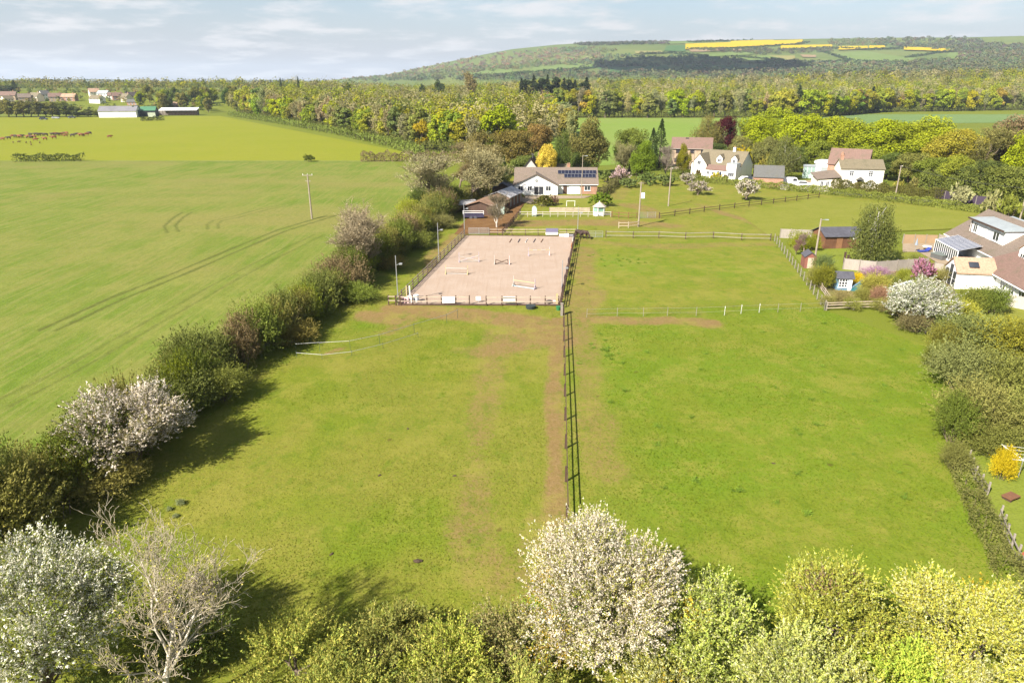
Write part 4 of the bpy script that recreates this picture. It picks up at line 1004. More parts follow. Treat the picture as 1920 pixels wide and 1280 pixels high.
def mass(name, P, label, hts, cols_fn, per=130, leaf=1.25, wfac=.36, zmin=None):
    # each tree keeps its own height, width and colour; zmin: how far down its crown the leaves go
    n = len(P); rs = np.random.RandomState(91)
    hgt = hts(P, rs); wid = hgt*wfac*rs.uniform(.75, 1.3, n); base = cols_fn(P, rs); zm = np.full(n, -.6) if zmin is None else zmin
    cnt = np.where(zm > -.3, int(per*.6), per); idx = np.repeat(np.arange(n), cnt); m = len(idx)
    z = zm[idx]+(1-zm[idx])*rs.uniform(0, 1, m); a = rs.uniform(0, 2*math.pi, m); r = np.sqrt(1-z*z); d = np.stack([r*np.cos(a), r*np.sin(a), z], 1)
    lump = .74+.32*np.sin(d[:, 0]*5+idx*1.7)*np.sin(d[:, 1]*4+idx)+.2*np.sin(d[:, 2]*7+idx*.6)
    q = d*(lump*rs.uniform(.7, 1.0, m))[:, None]
    pos = np.stack([P[idx, 0]+q[:, 0]*wid[idx], P[idx, 1]+q[:, 1]*wid[idx], rise(P[idx, 0], P[idx, 1])+hgt[idx]*(.52+.48*q[:, 2])], 1)
    c = colvar(m, rs, (1, 1, 1), .16, .08)*base[idx]
    o = link(name, leaf_mesh(name, pos, unit(d*1.4+rs.normal(size=(m, 3))*.4), leaf*rs.uniform(.6, 1.4, m), rs, c, .75), None, (1, 1, 1))
    tag(o, label, None, None, 'stuff'); return o
def wood_cols(P, rs):
    n = vnoise(P[:, 0], P[:, 1], 45, 31, 2); u = rs.uniform(size=len(P))
    pal = np.array([TAWNY, (.27, .26, .10), OLIVE, LIME, GOLDEN, (.17, .21, .04), DARKG])
    k = np.where(u < .03, 6, np.where(n > .54, np.where(u < .5, 0, np.where(u < .8, 1, 2)), np.where(u < .34, 3, np.where(u < .6, 4, np.where(u < .76, 5, np.where(u < .88, 2, 0))))))
    return pal[k]*rs.uniform(.6, 1.0, (len(P), 1))
mass('woodland', rest[rest[:, 1] < 930], 'mass of tawny and lime treetops of the long wood behind its edge', lambda P, rs: rs.uniform(11.5, 21, len(P))+3.0*sstep(380, 700, P[:, 1]), wood_cols, 260, 1.0, .30, np.where(edge_d[edge_d > 2.5][rest[:, 1] < 930] > 30, -.05, -.6))
# far belt on the plain in front of the hills
fb = np.stack([wr.uniform(-900, 1500, 1500), wr.uniform(930, 1280, 1500)], 1)
mass('far_woodland', fb, 'belt of trees on the plain before the hills', lambda P, rs: rs.uniform(12, 20, len(P)), lambda P, rs: wood_cols(P, rs)*.8, 60, 2.2, .5)

# landmarks standing above the wood
for k, (px, pt, D, wp, lab, key, col) in enumerate([
    (886, 132, 700, 40, 'large round tawny tree standing above the wood in front of the hill', HAZE, (.25, .2, .08)), (822, 148, 720, 22, 'dark round tree rising above the wood', OAKF, DARKG), (790, 152, 720, 14, 'small dark tree above the wood left of the round one', OAKF, DARKG),
    (525, 146, 760, 12, 'dark tree on the skyline above the left end of the wood', CON, DARKG), (558, 144, 760, 12, 'pointed conifer on the skyline', CON, DARKG), (650, 154, 740, 16, 'dark crown on the skyline of the wood', OAKF, DARKG),
    (24, 150, 860, 16, 'tall fir standing above the village', CON, DARKG), (12, 160, 850, 44, 'dark broad tree in the village at the picture edge', OAKF, (.06, .08, .035))]):
    nat = NB if key is HAZE else ((10, 7.4) if key is OAKF else NC_)
    p = AT(px, pt, D); z0 = float(rise(p.x, D)); wid = wp/FPX*D
    plant('skyline_tree', key[k % 2], (p.x, D, z0), k, (wid/nat[1], wid/nat[1], (p.z-z0)/nat[0]), lab, 'tree', 'landmark trees above the wood', col)
for k, (px, pt) in enumerate([(978, 136), (990, 140), (1002, 136), (1016, 138), (1028, 134), (1046, 130), (1058, 138), (1068, 136), (1082, 140), (1094, 136), (1102, 142)]):
    p = AT(px, pt, 690); plant('pine_tree', (CON[0], TALL[0], CON[1], TALL[1])[k % 4], (p.x, 690+(k % 3)*9, 0), k*1.3, (3.2+(k*37 % 7)*.2, 3.2, p.z/10*(.84+(k*53 % 9)*.014)), 'dark pine in the stand above the wood under the hill', 'tree', 'stand of dark pines', (.035, .05, .022))

# trees about the village and barns (left)
vt = np.random.RandomState(5)
VT = []
for k in range(36):
    px = vt.uniform(258, 480); D = vt.uniform(636, 760)
    VT.append((px, D, vt.uniform(13, 19), vt.choice(5)))
for px, D, hg, c in VT:
    p = AT(px, 180, D); z0 = float(rise(p.x, D))
    plant('village_oak', OAKF[c % 3], (p.x, D, z0), px, (hg/11.5, hg/11.5, hg/10), 'leafy tree behind the barns towards the wood', 'tree', 'trees behind the barns', [LIME, (.12, .16, .03), OLIVE, (.08, .13, .03), (.2, .2, .04)][c])
for k, (px, D, hg, col) in enumerate([(10, 566, 15, OLIVE), (38, 566, 13, (.18, .17, .04)), (66, 566, 13.5, (.15, .15, .045)), (92, 566, 13, (.17, .17, .04)), (118, 568, 12, (.13, .15, .04)), (-25, 566, 15, OLIVE), (140, 570, 8, (.10, .12, .03)), (160, 572, 6, (.09, .1, .03)), (178, 574, 6, (.2, .22, .05)), (24, 572, 13, (.2, .19, .05)), (52, 573, 12, (.2, .2, .04)), (80, 572, 12.5, (.18, .18, .05)), (105, 573, 11, (.2, .19, .05)), (130, 574, 9, (.15, .17, .04)), (-8, 570, 14, (.19, .18, .05))]):
    p = AT(px, 190, D)
    plant('copse_tree', OAKF[k % 3], (p.x, D, 0), k, (1.7, 1.5, hg/10), 'olive tree in the copse at the far edge of the pasture', 'tree', 'copse at the pasture edge', col)
vp = np.stack([vt.uniform(-760, -200, 1700), vt.uniform(618, 1150, 1700)], 1)
vp = vp[(vp[:, 1] > 860) | (vt.uniform(size=len(vp)) < .62)]
mass('village_trees', vp, 'mass of garden trees in and beyond the village', lambda P, rs: rs.uniform(4, 8.5, len(P))+6*(P[:, 1] > 880), lambda P, rs: np.array([(.16, .19, .045), (.25, .26, .04), (.08, .11, .035), (.27, .21, .08), (.14, .17, .06)])[rs.randint(0, 5, len(P))], 56, 1.1, .5)

# woods and hedgerows on the hillside
hp, hc, hs = [], [], []
def hill_wood(poly, n, col, size=11):
    xs = [p[0] for p in poly]; ys = [p[1] for p in poly]; got = 0; tries = 0
    while got < n and tries < n*12:
        tries += 1; x, y = wr.uniform(min(xs), max(xs)), wr.uniform(min(ys), max(ys))
        if not inpoly(np.array([x]), np.array([y]), poly)[0]: continue
        p = on_hill(x, y)
        if p is None: continue
        hp.append(p); hc.append(tuple(c*wr.uniform(.75, 1.25) for c in col)); hs.append(size*wr.uniform(.7, 1.3)); got += 1
def hill_row(pts_, step=3.0, col=(.05, .075, .03), size=9):
    for a, b in zip(pts_[:-1], pts_[1:]):
        n = max(2, int(math.hypot(b[0]-a[0], b[1]-a[1])/step))
        for i in range(n):
            p = on_hill(a[0]+(b[0]-a[0])*i/n+wr.uniform(-1, 1), a[1]+(b[1]-a[1])*i/n+wr.uniform(-.4, .4))
            if p is None: continue
            hp.append(p); hc.append(tuple(c*wr.uniform(.75, 1.25) for c in col)); hs.append(size*wr.uniform(.6, 1.3))
BROWNW, GREENW, BLUEW = (.24, .2, .12), (.15, .17, .075), (.13, .16, .09)
hill_wood([(640, 151), (770, 130), (900, 105), (960, 98), (1040, 92), (1120, 100), (1130, 112), (1000, 122), (880, 134), (780, 146)], 420, BROWNW)
hill_wood([(640, 151), (780, 138), (900, 126), (1000, 118), (1130, 112), (1130, 122), (1000, 128), (860, 142), (700, 152)], 320, GREENW)
hill_wood([(1080, 118), (1140, 104), (1260, 106), (1380, 108), (1400, 120), (1260, 126), (1140, 130), (1090, 130)], 240, BLUEW, 10)
hill_wood([(1250, 120), (1380, 112), (1500, 122), (1480, 132), (1300, 136)], 90, BLUEW, 10)
hill_wood([(1440, 112), (1540, 120), (1640, 122), (1720, 126), (1720, 140), (1560, 140), (1440, 134)], 300, GREENW)
hill_wood([(1640, 120), (1760, 114), (1920, 106), (1960, 126), (1800, 140), (1660, 140)], 320, (.11, .12, .06))
hill_wood([(1558, 73), (1650, 73), (1658, 86), (1550, 86)], 120, GREENW)
hill_wood([(1648, 70), (1800, 69), (1860, 84), (1920, 86), (1920, 96), (1800, 96), (1660, 88)], 300, (.11, .12, .07), 11)
hill_wood([(1640, 84), (1800, 88), (1920, 90), (1920, 100), (1780, 98)], 140, (.1, .115, .06), 11)
hill_wood([(1300, 95), (1420, 92), (1470, 95), (1560, 92), (1560, 100), (1420, 104)], 160, (.11, .115, .06))
hill_wood([(1040, 80), (1110, 77), (1220, 75), (1215, 84), (1100, 87)], 170, (.08, .085, .05), 11)
hill_wood([(1216, 76), (1256, 76), (1254, 84), (1216, 84)], 40, (.12, .11, .09), 11)
hill_wood([(1040, 92), (1110, 90), (1160, 96), (1100, 106)], 80, GREENW)
hill_wood([(1780, 96), (1920, 98), (1920, 112), (1800, 112)], 120, (.13, .13, .07))
hill_wood([(1000, 140), (1200, 137), (1400, 135), (1920, 126), (1980, 146), (1400, 150), (1000, 150)], 620, (.12, .13, .06), 15)
hill_wood([(700, 150), (900, 144), (1000, 142), (1000, 152), (700, 154)], 120, (.1, .12, .06), 13)
for r_ in ([(1290, 94), (1400, 92), (1500, 84), (1520, 80)], [(1000, 143), (1110, 129), (1200, 124)], [(1130, 143), (1265, 139), (1400, 133)], [(1380, 108), (1500, 119), (1600, 118), (1720, 124)], [(1420, 120), (1560, 130), (1700, 138)], [(1460, 95), (1560, 92), (1630, 95), (1700, 92)],
           [(1600, 118), (1560, 104), (1540, 98)], [(880, 148), (960, 141), (1060, 133)], [(1700, 110), (1760, 100), (1800, 98)], [(1290, 80), (1400, 77), (1560, 73)], [(1660, 72), (1800, 71), (1920, 67)], [(1320, 137), (1480, 135)], [(1200, 103), (1260, 101), (1330, 108)]):
    hill_row(r_)
HPn = np.array(hp); hsn = np.array(hs); hcn = np.array(hc); per = 26
idx = np.repeat(np.arange(len(HPn)), per); m_ = len(idx); rs_ = np.random.RandomState(4)
d_ = sphere_dirs(m_, rs_, -.3)
pos_ = HPn[idx]+d_*hsn[idx][:, None]*np.array([.75, .75, .55])*rs_.uniform(.6, 1.0, (m_, 1)); pos_[:, 2] += hsn[idx]*.35
o_ = link('hillside_woods', leaf_mesh('hillside_woods', pos_, unit(d_+rs_.normal(size=(m_, 3))*.4), 5.0*rs_.uniform(.6, 1.3, m_), rs_, colvar(m_, rs_)*hcn[idx]), None, (1, 1, 1))
tag(o_, 'woods and hedgerows covering the far hillside', None, None, 'stuff')

# ---- darker tussocks of rank grass, singly visible
TUS = [bush(s, .5, .35, 10, 420, .1, 3, loose=.15) for s in (401, 402, 403)]
tq = random.Random(9)
for k in range(70):
    px = tq.uniform(1120, 1740); py = tq.uniform(600, 980)
    if k < 14: px, py = 1140+tq.gauss(0, 22), 660+tq.gauss(0, 14)
    elif k < 34: px, py = 1165+tq.gauss(0, 26), 491+tq.gauss(0, 7)
    x, y = G(px, py)
    if x > float(xr(y))-1.5: continue
    plant('grass_tussock', TUS[k % 3], (x, y, .03), k, (tq.uniform(.35, .8), tq.uniform(.35, .8), tq.uniform(.25, .5)), 'dark green grass tussock in the right paddock', 'tussock', 'grass tussocks of the right paddock', (.17, .26, .035), (.12, .17, .04), 'blades')
# ---- grass standing in the near paddocks
gr = np.random.RandomState(17); ng = 170000
gy = 24+56*gr.uniform(0, 1, ng)**1.5; gx = xl(gy)+(xr(gy)-xl(gy))*gr.uniform(0, 1, ng)
wo, lu, dr = pad_masks(gx, gy); keep = gr.uniform(size=ng) > wo*1.1
gx, gy, wo, lu, dr = gx[keep], gy[keep], wo[keep], lu[keep], dr[keep]; ng = len(gx)
gc = np.array(A(154, 170, 54))[None]*(1-lu[:, None])+np.array(A(140, 176, 46))[None]*lu[:, None]
gc = gc*(1-.5*dr[:, None])+.5*dr[:, None]*np.array(A(184, 172, 88))[None]
gn = unit(np.stack([gr.normal(size=ng), gr.normal(size=ng), 1.6*np.ones(ng)], 1))
gal = np.stack([gr.normal(size=ng), gr.normal(size=ng), .5*np.ones(ng)], 1)
gs = gr.uniform(.05, .12, ng)*(1+.5*lu)
go = link('grass', leaf_mesh('grass', np.stack([gx, gy, .05+gs*.2], 1), gn, gs, gr, colvar(ng, gr, (1, 1, 1), .3, .1)*gc*1.0, .8, gal), None, (1, 1, 1))
tag(go, 'short green grass tufts of the near paddocks', None, None, 'stuff')
# ================================================================== BUILDINGS
def tile_mat(key, color, course=.32, dirt=(.09, .085, .05)):
    if key in MATS: return MATS[key]
    t = NT(key); s = N(t.t, 'ShaderNodeSeparateXYZ'); t.t.links.new(t.obj(), s.inputs[0])
    saw = t.math('FRACT', t.math('DIVIDE', s.outputs[2], course*.6))
    n = t.noise(5.0, 4, .7, vec=t.obj()); n2 = t.noise(.6, 5, .6, vec=t.obj())
    c = t.mix(t.ramp(n, .3, .7), tuple(q*.78 for q in color), tuple(q*1.2 for q in color))
    c = t.mix(t.math('MULTIPLY', t.ramp(n2, .5, .72), .5), c, dirt)
    MATS[key] = t.pbr(c, .85, t.bump(saw, .5, .04)); return MATS[key]
def brick_mat(key, a, b, mortar=(.4, .36, .3)):
    if key in MATS: return MATS[key]
    t = NT(key); s = N(t.t, 'ShaderNodeSeparateXYZ'); t.t.links.new(t.obj(), s.inputs[0])
    cb = N(t.t, 'ShaderNodeCombineXYZ'); t.t.links.new(t.math('ADD', s.outputs[0], s.outputs[1]), cb.inputs[0]); t.t.links.new(s.outputs[2], cb.inputs[1])
    br = N(t.t, 'ShaderNodeTexBrick'); t.t.links.new(cb.outputs[0], br.inputs['Vector'])
    br.inputs['Color1'].default_value, br.inputs['Color2'].default_value, br.inputs['Mortar'].default_value = (*a, 1), (*b, 1), (*mortar, 1)
    br.inputs['Scale'].default_value = 1.0; br.inputs['Brick Width'].default_value, br.inputs['Row Height'].default_value, br.inputs['Mortar Size'].default_value = .225, .075, .01
    c = t.mix(t.ramp(t.noise(.8, 4, .6, vec=t.obj()), .35, .7), br.outputs[0], t.mix(.35, br.outputs[0], (.12, .08, .06)))
    MATS[key] = t.pbr(c, .9); return MATS[key]
WHITE = surf('white_render', (.78, .77, .74), .85, .06, .7, .05, dirt=(.55, .53, .48))
CREAMW = surf('cream_render', (.72, .66, .54), .85, .08, .7, .05, dirt=(.52, .46, .36))
UPVC = surf('white_frame', (.8, .8, .8), .35, .04, 2, 0)
GLASSM = surf('window_glass', (.035, .04, .05), .08, .3, .4, 0, 0, .6)
BRICK_O = brick_mat('orange_brick', (.42, .17, .08), (.34, .13, .07))
BRICK_B = brick_mat('buff_brick', (.42, .30, .18), (.36, .25, .15))
BRICK_R = brick_mat('red_brick', (.26, .09, .06), (.21, .08, .06))
TILE_B = tile_mat('brown_tiles', (.16, .125, .10)); TILE_R = tile_mat('plum_tiles', (.165, .105, .085)); TILE_G = tile_mat('mossy_tiles', (.155, .13, .085))
TILE_O = tile_mat('clay_tiles', (.36, .235, .16)); SLATE = tile_mat('slate', (.105, .105, .10)); TILE_D = tile_mat('dark_tiles', (.055, .045, .045))
FELT = surf('roof_felt', (.07, .07, .085), .8, .25, 2, .2); LEAD = surf('lead_sheet', (.28, .31, .32), .55, .15, 1.5, .1)
TIMB = surf('dark_timber', (.075, .045, .032), .85, .3, 5, .3, stretch=(1, 1, 6)); TIMBP = surf('pale_timber', (.42, .34, .26), .85, .2, 5, .3); TIMBG = surf('weathered_timber', (.25, .22, .185), .9, .25, 5, .3)
TIMBR = surf('brown_stain_timber', (.16, .075, .04), .8, .25, 4, .3); STEEL = surf('galvanised_steel', (.42, .43, .44), .45, .12, 6, .05, .6); CONC = surf('concrete', (.36, .33, .29), .9, .15, 2, .2)
RUST = surf('rusty_sheet', (.2, .12, .075), .8, .35, 1.2, .2, dirt=(.3, .27, .24)); TIN = surf('tin_sheet', (.42, .41, .42), .5, .2, 1.5, .1, .3, dirt=(.2, .13, .09)); MINT = surf('mint_paint', (.42, .55, .48), .6, .12, 2, .1)
SOLAR = surf('solar_cells', (.012, .014, .03), .15, .2, 3, 0, 0, .7); BLUEP = surf('blue_paint', (.14, .25, .36), .6, .1, 2); NAVY = surf('navy_board', (.035, .03, .06), .7, .3, 2)
def plain(key, c, rough=.6, metal=0.0): return surf(key, c, rough, .1, 3, 0, metal)

WCACHE = {}
def window(parent, x, y, z, wd, ht, face=0.0, mull=1, frame=UPVC, trans=0, name='window'):
    # a window whose outer face looks along -Y turned by 'face'; x, y, z = middle of its foot on the wall
    key = (wd, ht, mull, frame.name, trans)
    if key not in WCACHE:
        f = .08; mb = MB()
        mb.box(-wd/2, -.07, 0, -wd/2+f, .03, ht).box(wd/2-f, -.07, 0, wd/2, .03, ht).box(-wd/2+f, -.068, ht-f, wd/2-f, .03, ht).box(-wd/2-.06, -.12, -.07, wd/2+.06, .03, 0.0).box(-wd/2+f, -.068, 0, wd/2-f, .03, f)
        for k in range(mull):
            xm = -wd/2+wd*(k+1)/(mull+1); mb.box(xm-.035, -.064, f, xm+.035, .03, ht-f)
        for k in range(trans):
            zm = ht*(k+1)/(trans+1); mb.box(-wd/2+f, -.060, zm-.03, wd/2-f, .03, zm+.03)
        WCACHE[key] = (mb.mesh('window', frame), MB().box(-wd/2+f*.6, -.035, f*.6, wd/2-f*.6, .02, ht-f*.6).mesh('pane', GLASSM))
    o = link(name, WCACHE[key][0], parent, None, (x, y, z), (0, 0, face)); link('pane', WCACHE[key][1], o)
    return o
def block(parent, x0, x1, y0, y1, eave, ridge, wall, roof, axis='x', over=.35, th=.16, z0=0.0, hip=0.0, walls=True):
    # rectangular block with a pitched roof whose ridge runs along 'axis'
    if axis == 'x': a0, a1, b0, b1, P = x0, x1, y0, y1, lambda a, b, z: (a, b, z)
    else: a0, a1, b0, b1, P = y0, y1, x0, x1, lambda a, b, z: (b, a, z)
    bm_ = (b0+b1)/2; sl = (ridge-eave)/((b1-b0)/2)
    if walls:
        mb = MB(); V = [P(a0, b0, z0), P(a1, b0, z0), P(a1, b1, z0), P(a0, b1, z0), P(a0, b0, eave), P(a1, b0, eave), P(a1, b1, eave), P(a0, b1, eave), P(a0, bm_, ridge), P(a1, bm_, ridge)]
        F = [(0, 1, 5, 4), (2, 3, 7, 6)]+([(1, 2, 6, 9, 5), (3, 0, 4, 8, 7)] if not hip else [(1, 2, 6, 5), (3, 0, 4, 7)])
        mb.add(V, F).build('wall', wall, parent)
    h = hip; lift = .05; rm = MB(); eo = eave-sl*over+lift; rz = ridge+lift; go = over if not hip else over
    def slab(pts): rm.prism(pts, (0, 0, th))
    slab([P(a0-go, b0-over, eo), P(a1+go, b0-over, eo), P(a1+(go if not h else -h), bm_, rz), P(a0-(go if not h else -h), bm_, rz)])
    slab([P(a1+go, b1+over, eo), P(a0-go, b1+over, eo), P(a0-(go if not h else -h), bm_, rz), P(a1+(go if not h else -h), bm_, rz)])
    if h:
        slab([P(a1+go, b0-over, eo), P(a1+go, b1+over, eo), P(a1-h, bm_, rz)]); slab([P(a0-go, b1+over, eo), P(a0-go, b0-over, eo), P(a0+h, bm_, rz)])
    return rm.build('roof', roof, parent)
def chimney(parent, x, y, z0, z1, mat=BRICK_O, w_=.7, d_=.7):
    c = MB().box(x-w_/2, y-d_/2, z0, x+w_/2, y+d_/2, z1).box(x-w_/2-.06, y-d_/2-.06, z1, x+w_/2+.06, y+d_/2+.06, z1+.12).build('chimney', mat, parent)
    for k in (-1, 1): MB().cyl((x+k*w_*.22, y, z1+.12), (x+k*w_*.22, y, z1+.5), .11, .09, 8).build('chimney_pot', TILE_O, c)
def gutter(parent, x0, x1, y, z, mat=UPVC): MB().box(x0, y-.06, z-.06, x1, y+.06, z+.06).build('gutter', mat, parent)

# ---- white bungalow with solar panels
t = thing('bungalow', 'white gabled bungalow with solar panels on its brown roof', 'house', (5.8, 168.0, 0), R(-1))
block(t, -5.3, 5.3, 0, 8, 2.3, 4.9, WHITE, TILE_B, 'y')
block(t, -5.0, 15.0, 1.6, 11.2, 2.45, 5.7, WHITE, TILE_B, 'x')
for x, wd in ((-3.7, 1.3), (-1.5, 1.1), (3.0, 1.3)): window(t, x, 0, .95, wd, 1.25)
window(t, .7, 0, .1, 2.4, 2.05, 0, 1, UPVC, 0, 'patio_door')
v_ = MB().cyl((0.1, -.02, 3.5), (0.1, -.09, 3.5), .42, .42, 6).build('gable_vent', CONC, t); MB().cyl((.1, -.09, 3.5), (.1, -.11, 3.5), .3, .3, 6).build('louvre', LEAD, v_)
MB().box(10.9, 1.52, 0, 15.0, 1.59, 2.35).build('brick_front', BRICK_O, t); MB().box(8.2, 1.5, .05, 10.7, 1.58, 2.2).build('garage_door', UPVC, t)
window(t, 12.6, 1.5, .9, 1.5, 1.1); MB().box(6.7, 1.5, .02, 7.6, 1.58, 2.1).build('door', TIMB, t)
chimney(t, 8.2, 6.7, 5.2, 6.5); gutter(t, 5.4, 15.2, 1.2, 2.32)
MB().box(-5.6, -.38, 0, -5.5, -.3, .02)
sl_ = math.atan2(5.7-2.45, 4.8)
pan = MB().box(-.4, -.62, 0, .4, .62, .05).mesh('solar_panel', SOLAR); panf = MB().box(-.42, -.64, -.02, .42, -.61, .056).box(-.42, .61, -.02, .42, .64, .056).box(-.42, -.61, -.02, -.4, .61, .056).box(.4, -.61, -.02, .42, .61, .056).mesh('panel_frame', STEEL)
for row, n_, x0 in ((0, 11, 5.9), (1, 9, 7.4)):
    for k in range(n_):
        dd = 3.9-row*1.36
        o = link('solar_panel', pan, t, None, (x0+k*.86, 1.6+dd*math.cos(sl_)-.1, 2.45+dd*math.sin(sl_)+.30), (sl_, 0, 0)); link('panel_frame', panf, o)
# ---- grey gabled house behind it
t = thing('cottage', 'grey gabled house half hidden behind the white bungalow', 'house', (2.2, 187, 0), R(-8))
block(t, 0, 5.4, 0, 8, 3.2, 6.6, surf('grey_render', (.42, .39, .36), .9, .12, 1), TILE_D, 'y'); block(t, 5.6, 12, 1.5, 7.5, 2.7, 4.9, BRICK_B, TILE_G, 'x'); window(t, 2.7, 0, 3.4, 1.0, 1.0); chimney(t, 4.4, 6.4, 5, 7.4)
# ---- stables and sheds
t = thing('dark_shed', 'dark tarred shed with gable beside the bungalow', 'shed', (-4.6, 163, 0), R(-4))
block(t, 0, 4.6, 0, 6, 2.2, 3.4, TIMB, FELT, 'y', .2); MB().box(1.4, -.06, .05, 3.2, -.01, 2.0).build('door', TIMBG, t)
t = thing('stable_block', 'long stable with patched tin and rusty roof', 'stable', (-6.6, 140.5, 0), R(71))
rf = block(t, 0, 10.5, -2.6, 2.6, 2.1, 2.9, TIMB, RUST, 'x', .4, .08); block(t, 10.7, 19.5, -2.6, 2.6, 2.3, 3.3, TIMBG, TIN, 'x', .4, .08)
for k in range(8):
    MB().box(.4+k*2.35, -3.0+.02, 2.2, .5+k*2.35, -.1, 2.25)
    MB().box(.7+k*2.35, -2.68, .1, 1.8+k*2.35, -2.61, 2.0).build('stable_door', TIMBR, t)
for k in range(11): MB().bar((.2+k*1.8, -2.95, 2.13 if k < 6 else 2.33), (.2+k*1.8, -.05, 2.97+(.4 if k > 5 else 0)), .05, .05).build('roof_batten', RUST if k < 6 else TIN, t)
t = thing('field_shelter', 'pale mint green box shelter in the stable yard', 'shed', (*G(914, 403), 0), R(3))
MB().box(0, 0, .15, 3.5, 2.2, 2.05).build('body', MINT, t); MB().box(-.12, -.15, 2.06, 3.62, 2.35, 2.16).build('roof', LEAD, t); MB().box(.5, -.05, .2, 1.5, -.005, 1.95).build('door', surf('mint_door', (.5, .6, .55), .6), t)
for k in range(4): MB().box(1.7+k*.45, -.04, .2, 1.76+k*.45, -.005, 2.0).build('batten', UPVC, t)
t = thing('lean_to_shed', 'low dark lean-to with junk at the stable yard', 'shed', (-11.6, 143, 0), R(20))
MB().prism([(0, 0, 1.7), (5, 0, 1.7), (5, 3, 2.2), (0, 3, 2.2)], (0, 0, .07)).build('roof', TIN, t)
for x in (.1, 2.5, 4.9): MB().box(x-.06, .1, 0, x+.06, .22, 1.75).build('post', TIMB, t)
MB().box(0, 2.8, 0, 5, 2.9, 2.1).build('back_wall', RUST, t)
t = thing('horse_trailer', 'dark flat trailer with two pale rails by the stable yard', 'trailer', (*G(868, 411), 0), R(0))
MB().box(0, 0, .35, 4.2, 1.6, .95).build('body', NAVY, t)
for z in (1.25, 1.6): MB().box(0, -.03, z, 4.2, .03, z+.09).build('rail', UPVC, t)
for x in (.03, 4.13): MB().box(x, -.02, .95, x+.07, .05, 1.7).build('upright', UPVC, t)
for x in (1.6, 2.5): MB().cyl((x, -.05, .33), (x, .14, .33), .33, .33, 12).build('wheel', FELT, t)
# ---- summer house and small garden things by the bungalow
t = thing('summer_house', 'pale green six sided summer house with pointed roof', 'summerhouse', (*G(1123, 404), 0), R(12))
pts6 = [(1.25*math.cos(a*math.pi/3), 1.25*math.sin(a*math.pi/3)) for a in range(6)]
MB().prism([(x, y, 0) for x, y in pts6], (0, 0, .75)).build('base_wall', UPVC, t)
for k in range(6):
    a, b = pts6[k], pts6[(k+1) % 6]
    MB().bar((*a, .75), (*a, 1.85), .1, .1).build('post', UPVC, t)
    MB().bar((a[0]*.985, a[1]*.985, 1.3), (b[0]*.985, b[1]*.985, 1.3), .04, 1.06).build('window', surf('green_glass', (.2, .34, .26), .15, .2, 1), t)
r6 = [(1.55*math.cos(a*math.pi/3), 1.55*math.sin(a*math.pi/3), 1.86) for a in range(6)]
MB().add(r6+[(0, 0, 2.85)], [(k, (k+1) % 6, 6) for k in range(6)]+[tuple(range(6))[::-1]]).build('roof', surf('cedar_shingle', (.36, .31, .27), .9, .2, 4), t); MB().ball((0, 0, 2.9), .08).build('finial', UPVC, t)
t = thing('garden_arbour', 'pale green arched arbour seat on the white garden fence', 'arbour', (*G(1002, 406), 0), 0)
arch = [(.5*math.cos(a), 0, 1.3+.75*math.sin(a)) for a in np.linspace(0, math.pi, 9)]
MB().prism([(.5, 0, 0)]+arch+[(-.5, 0, 0)], (0, .7, 0)).build('shell', MINT, t); MB().box(-.45, -.25, .38, .45, -.003, .46).build('seat', UPVC, t)
t = thing('football_goal', 'small white football goal on the bungalow lawn', 'goal', (*G(1070, 388), 0), 0)
for x in (-.9, .9): MB().cyl((x, 0, 0), (x, 0, 1.3), .045, .045, 6).build('post', UPVC, t); MB().cyl((x, 0, 1.28), (x, .8, 0), .03, .03, 6).build('stay', UPVC, t)
MB().cyl((-.95, 0, 1.3), (.95, 0, 1.3), .045, .045, 6).build('crossbar', UPVC, t)
# ---- two storey house with brown roof
t = thing('brick_house', 'two storey buff brick house with plum brown roof', 'house', (*G(1258, 308), 0), R(-14))
block(t, 0, 12.6, 0, 8, 5.3, 8.3, BRICK_B, TILE_R, 'x', .4)
for x, z, wd in ((2.2, 3.7, 1.8), (6.6, 3.7, 1.4), (10.4, 3.7, 2.2), (1.8, .8, 1.6), (9.8, .7, 2.4)): window(t, x, 0, z, wd, 1.25, 0, 2, TIMB)
window(t, 12.6, 4, 3.7, 1.0, 1.2, R(90)); gutter(t, -.2, 12.8, -.42, 5.1, CONC); MB().box(4.3, -.06, .05, 5.3, -.01, 2.1).build('door', TIMB, t)
sk = MB().box(4.1, 3.3, 8.06, 5.1, 3.9, 8.36).build('skylight', GLASSM, t, rot=None)
t = thing('climbing_frame', 'white timber climbing frame beside the brick house', 'playground frame', (*G(1352, 300), 0), R(-20))
for x in (0, 1.6, 3.2):
    for y in (0, 1.4): MB().box(x-.05, y-.05, 0, x+.05, y+.05, 3.4).build('post', UPVC, t)
for z in (1.6, 2.4, 3.3): MB().box(-.1, -.03, z, 3.3, .03, z+.1).build('rail', UPVC, t)
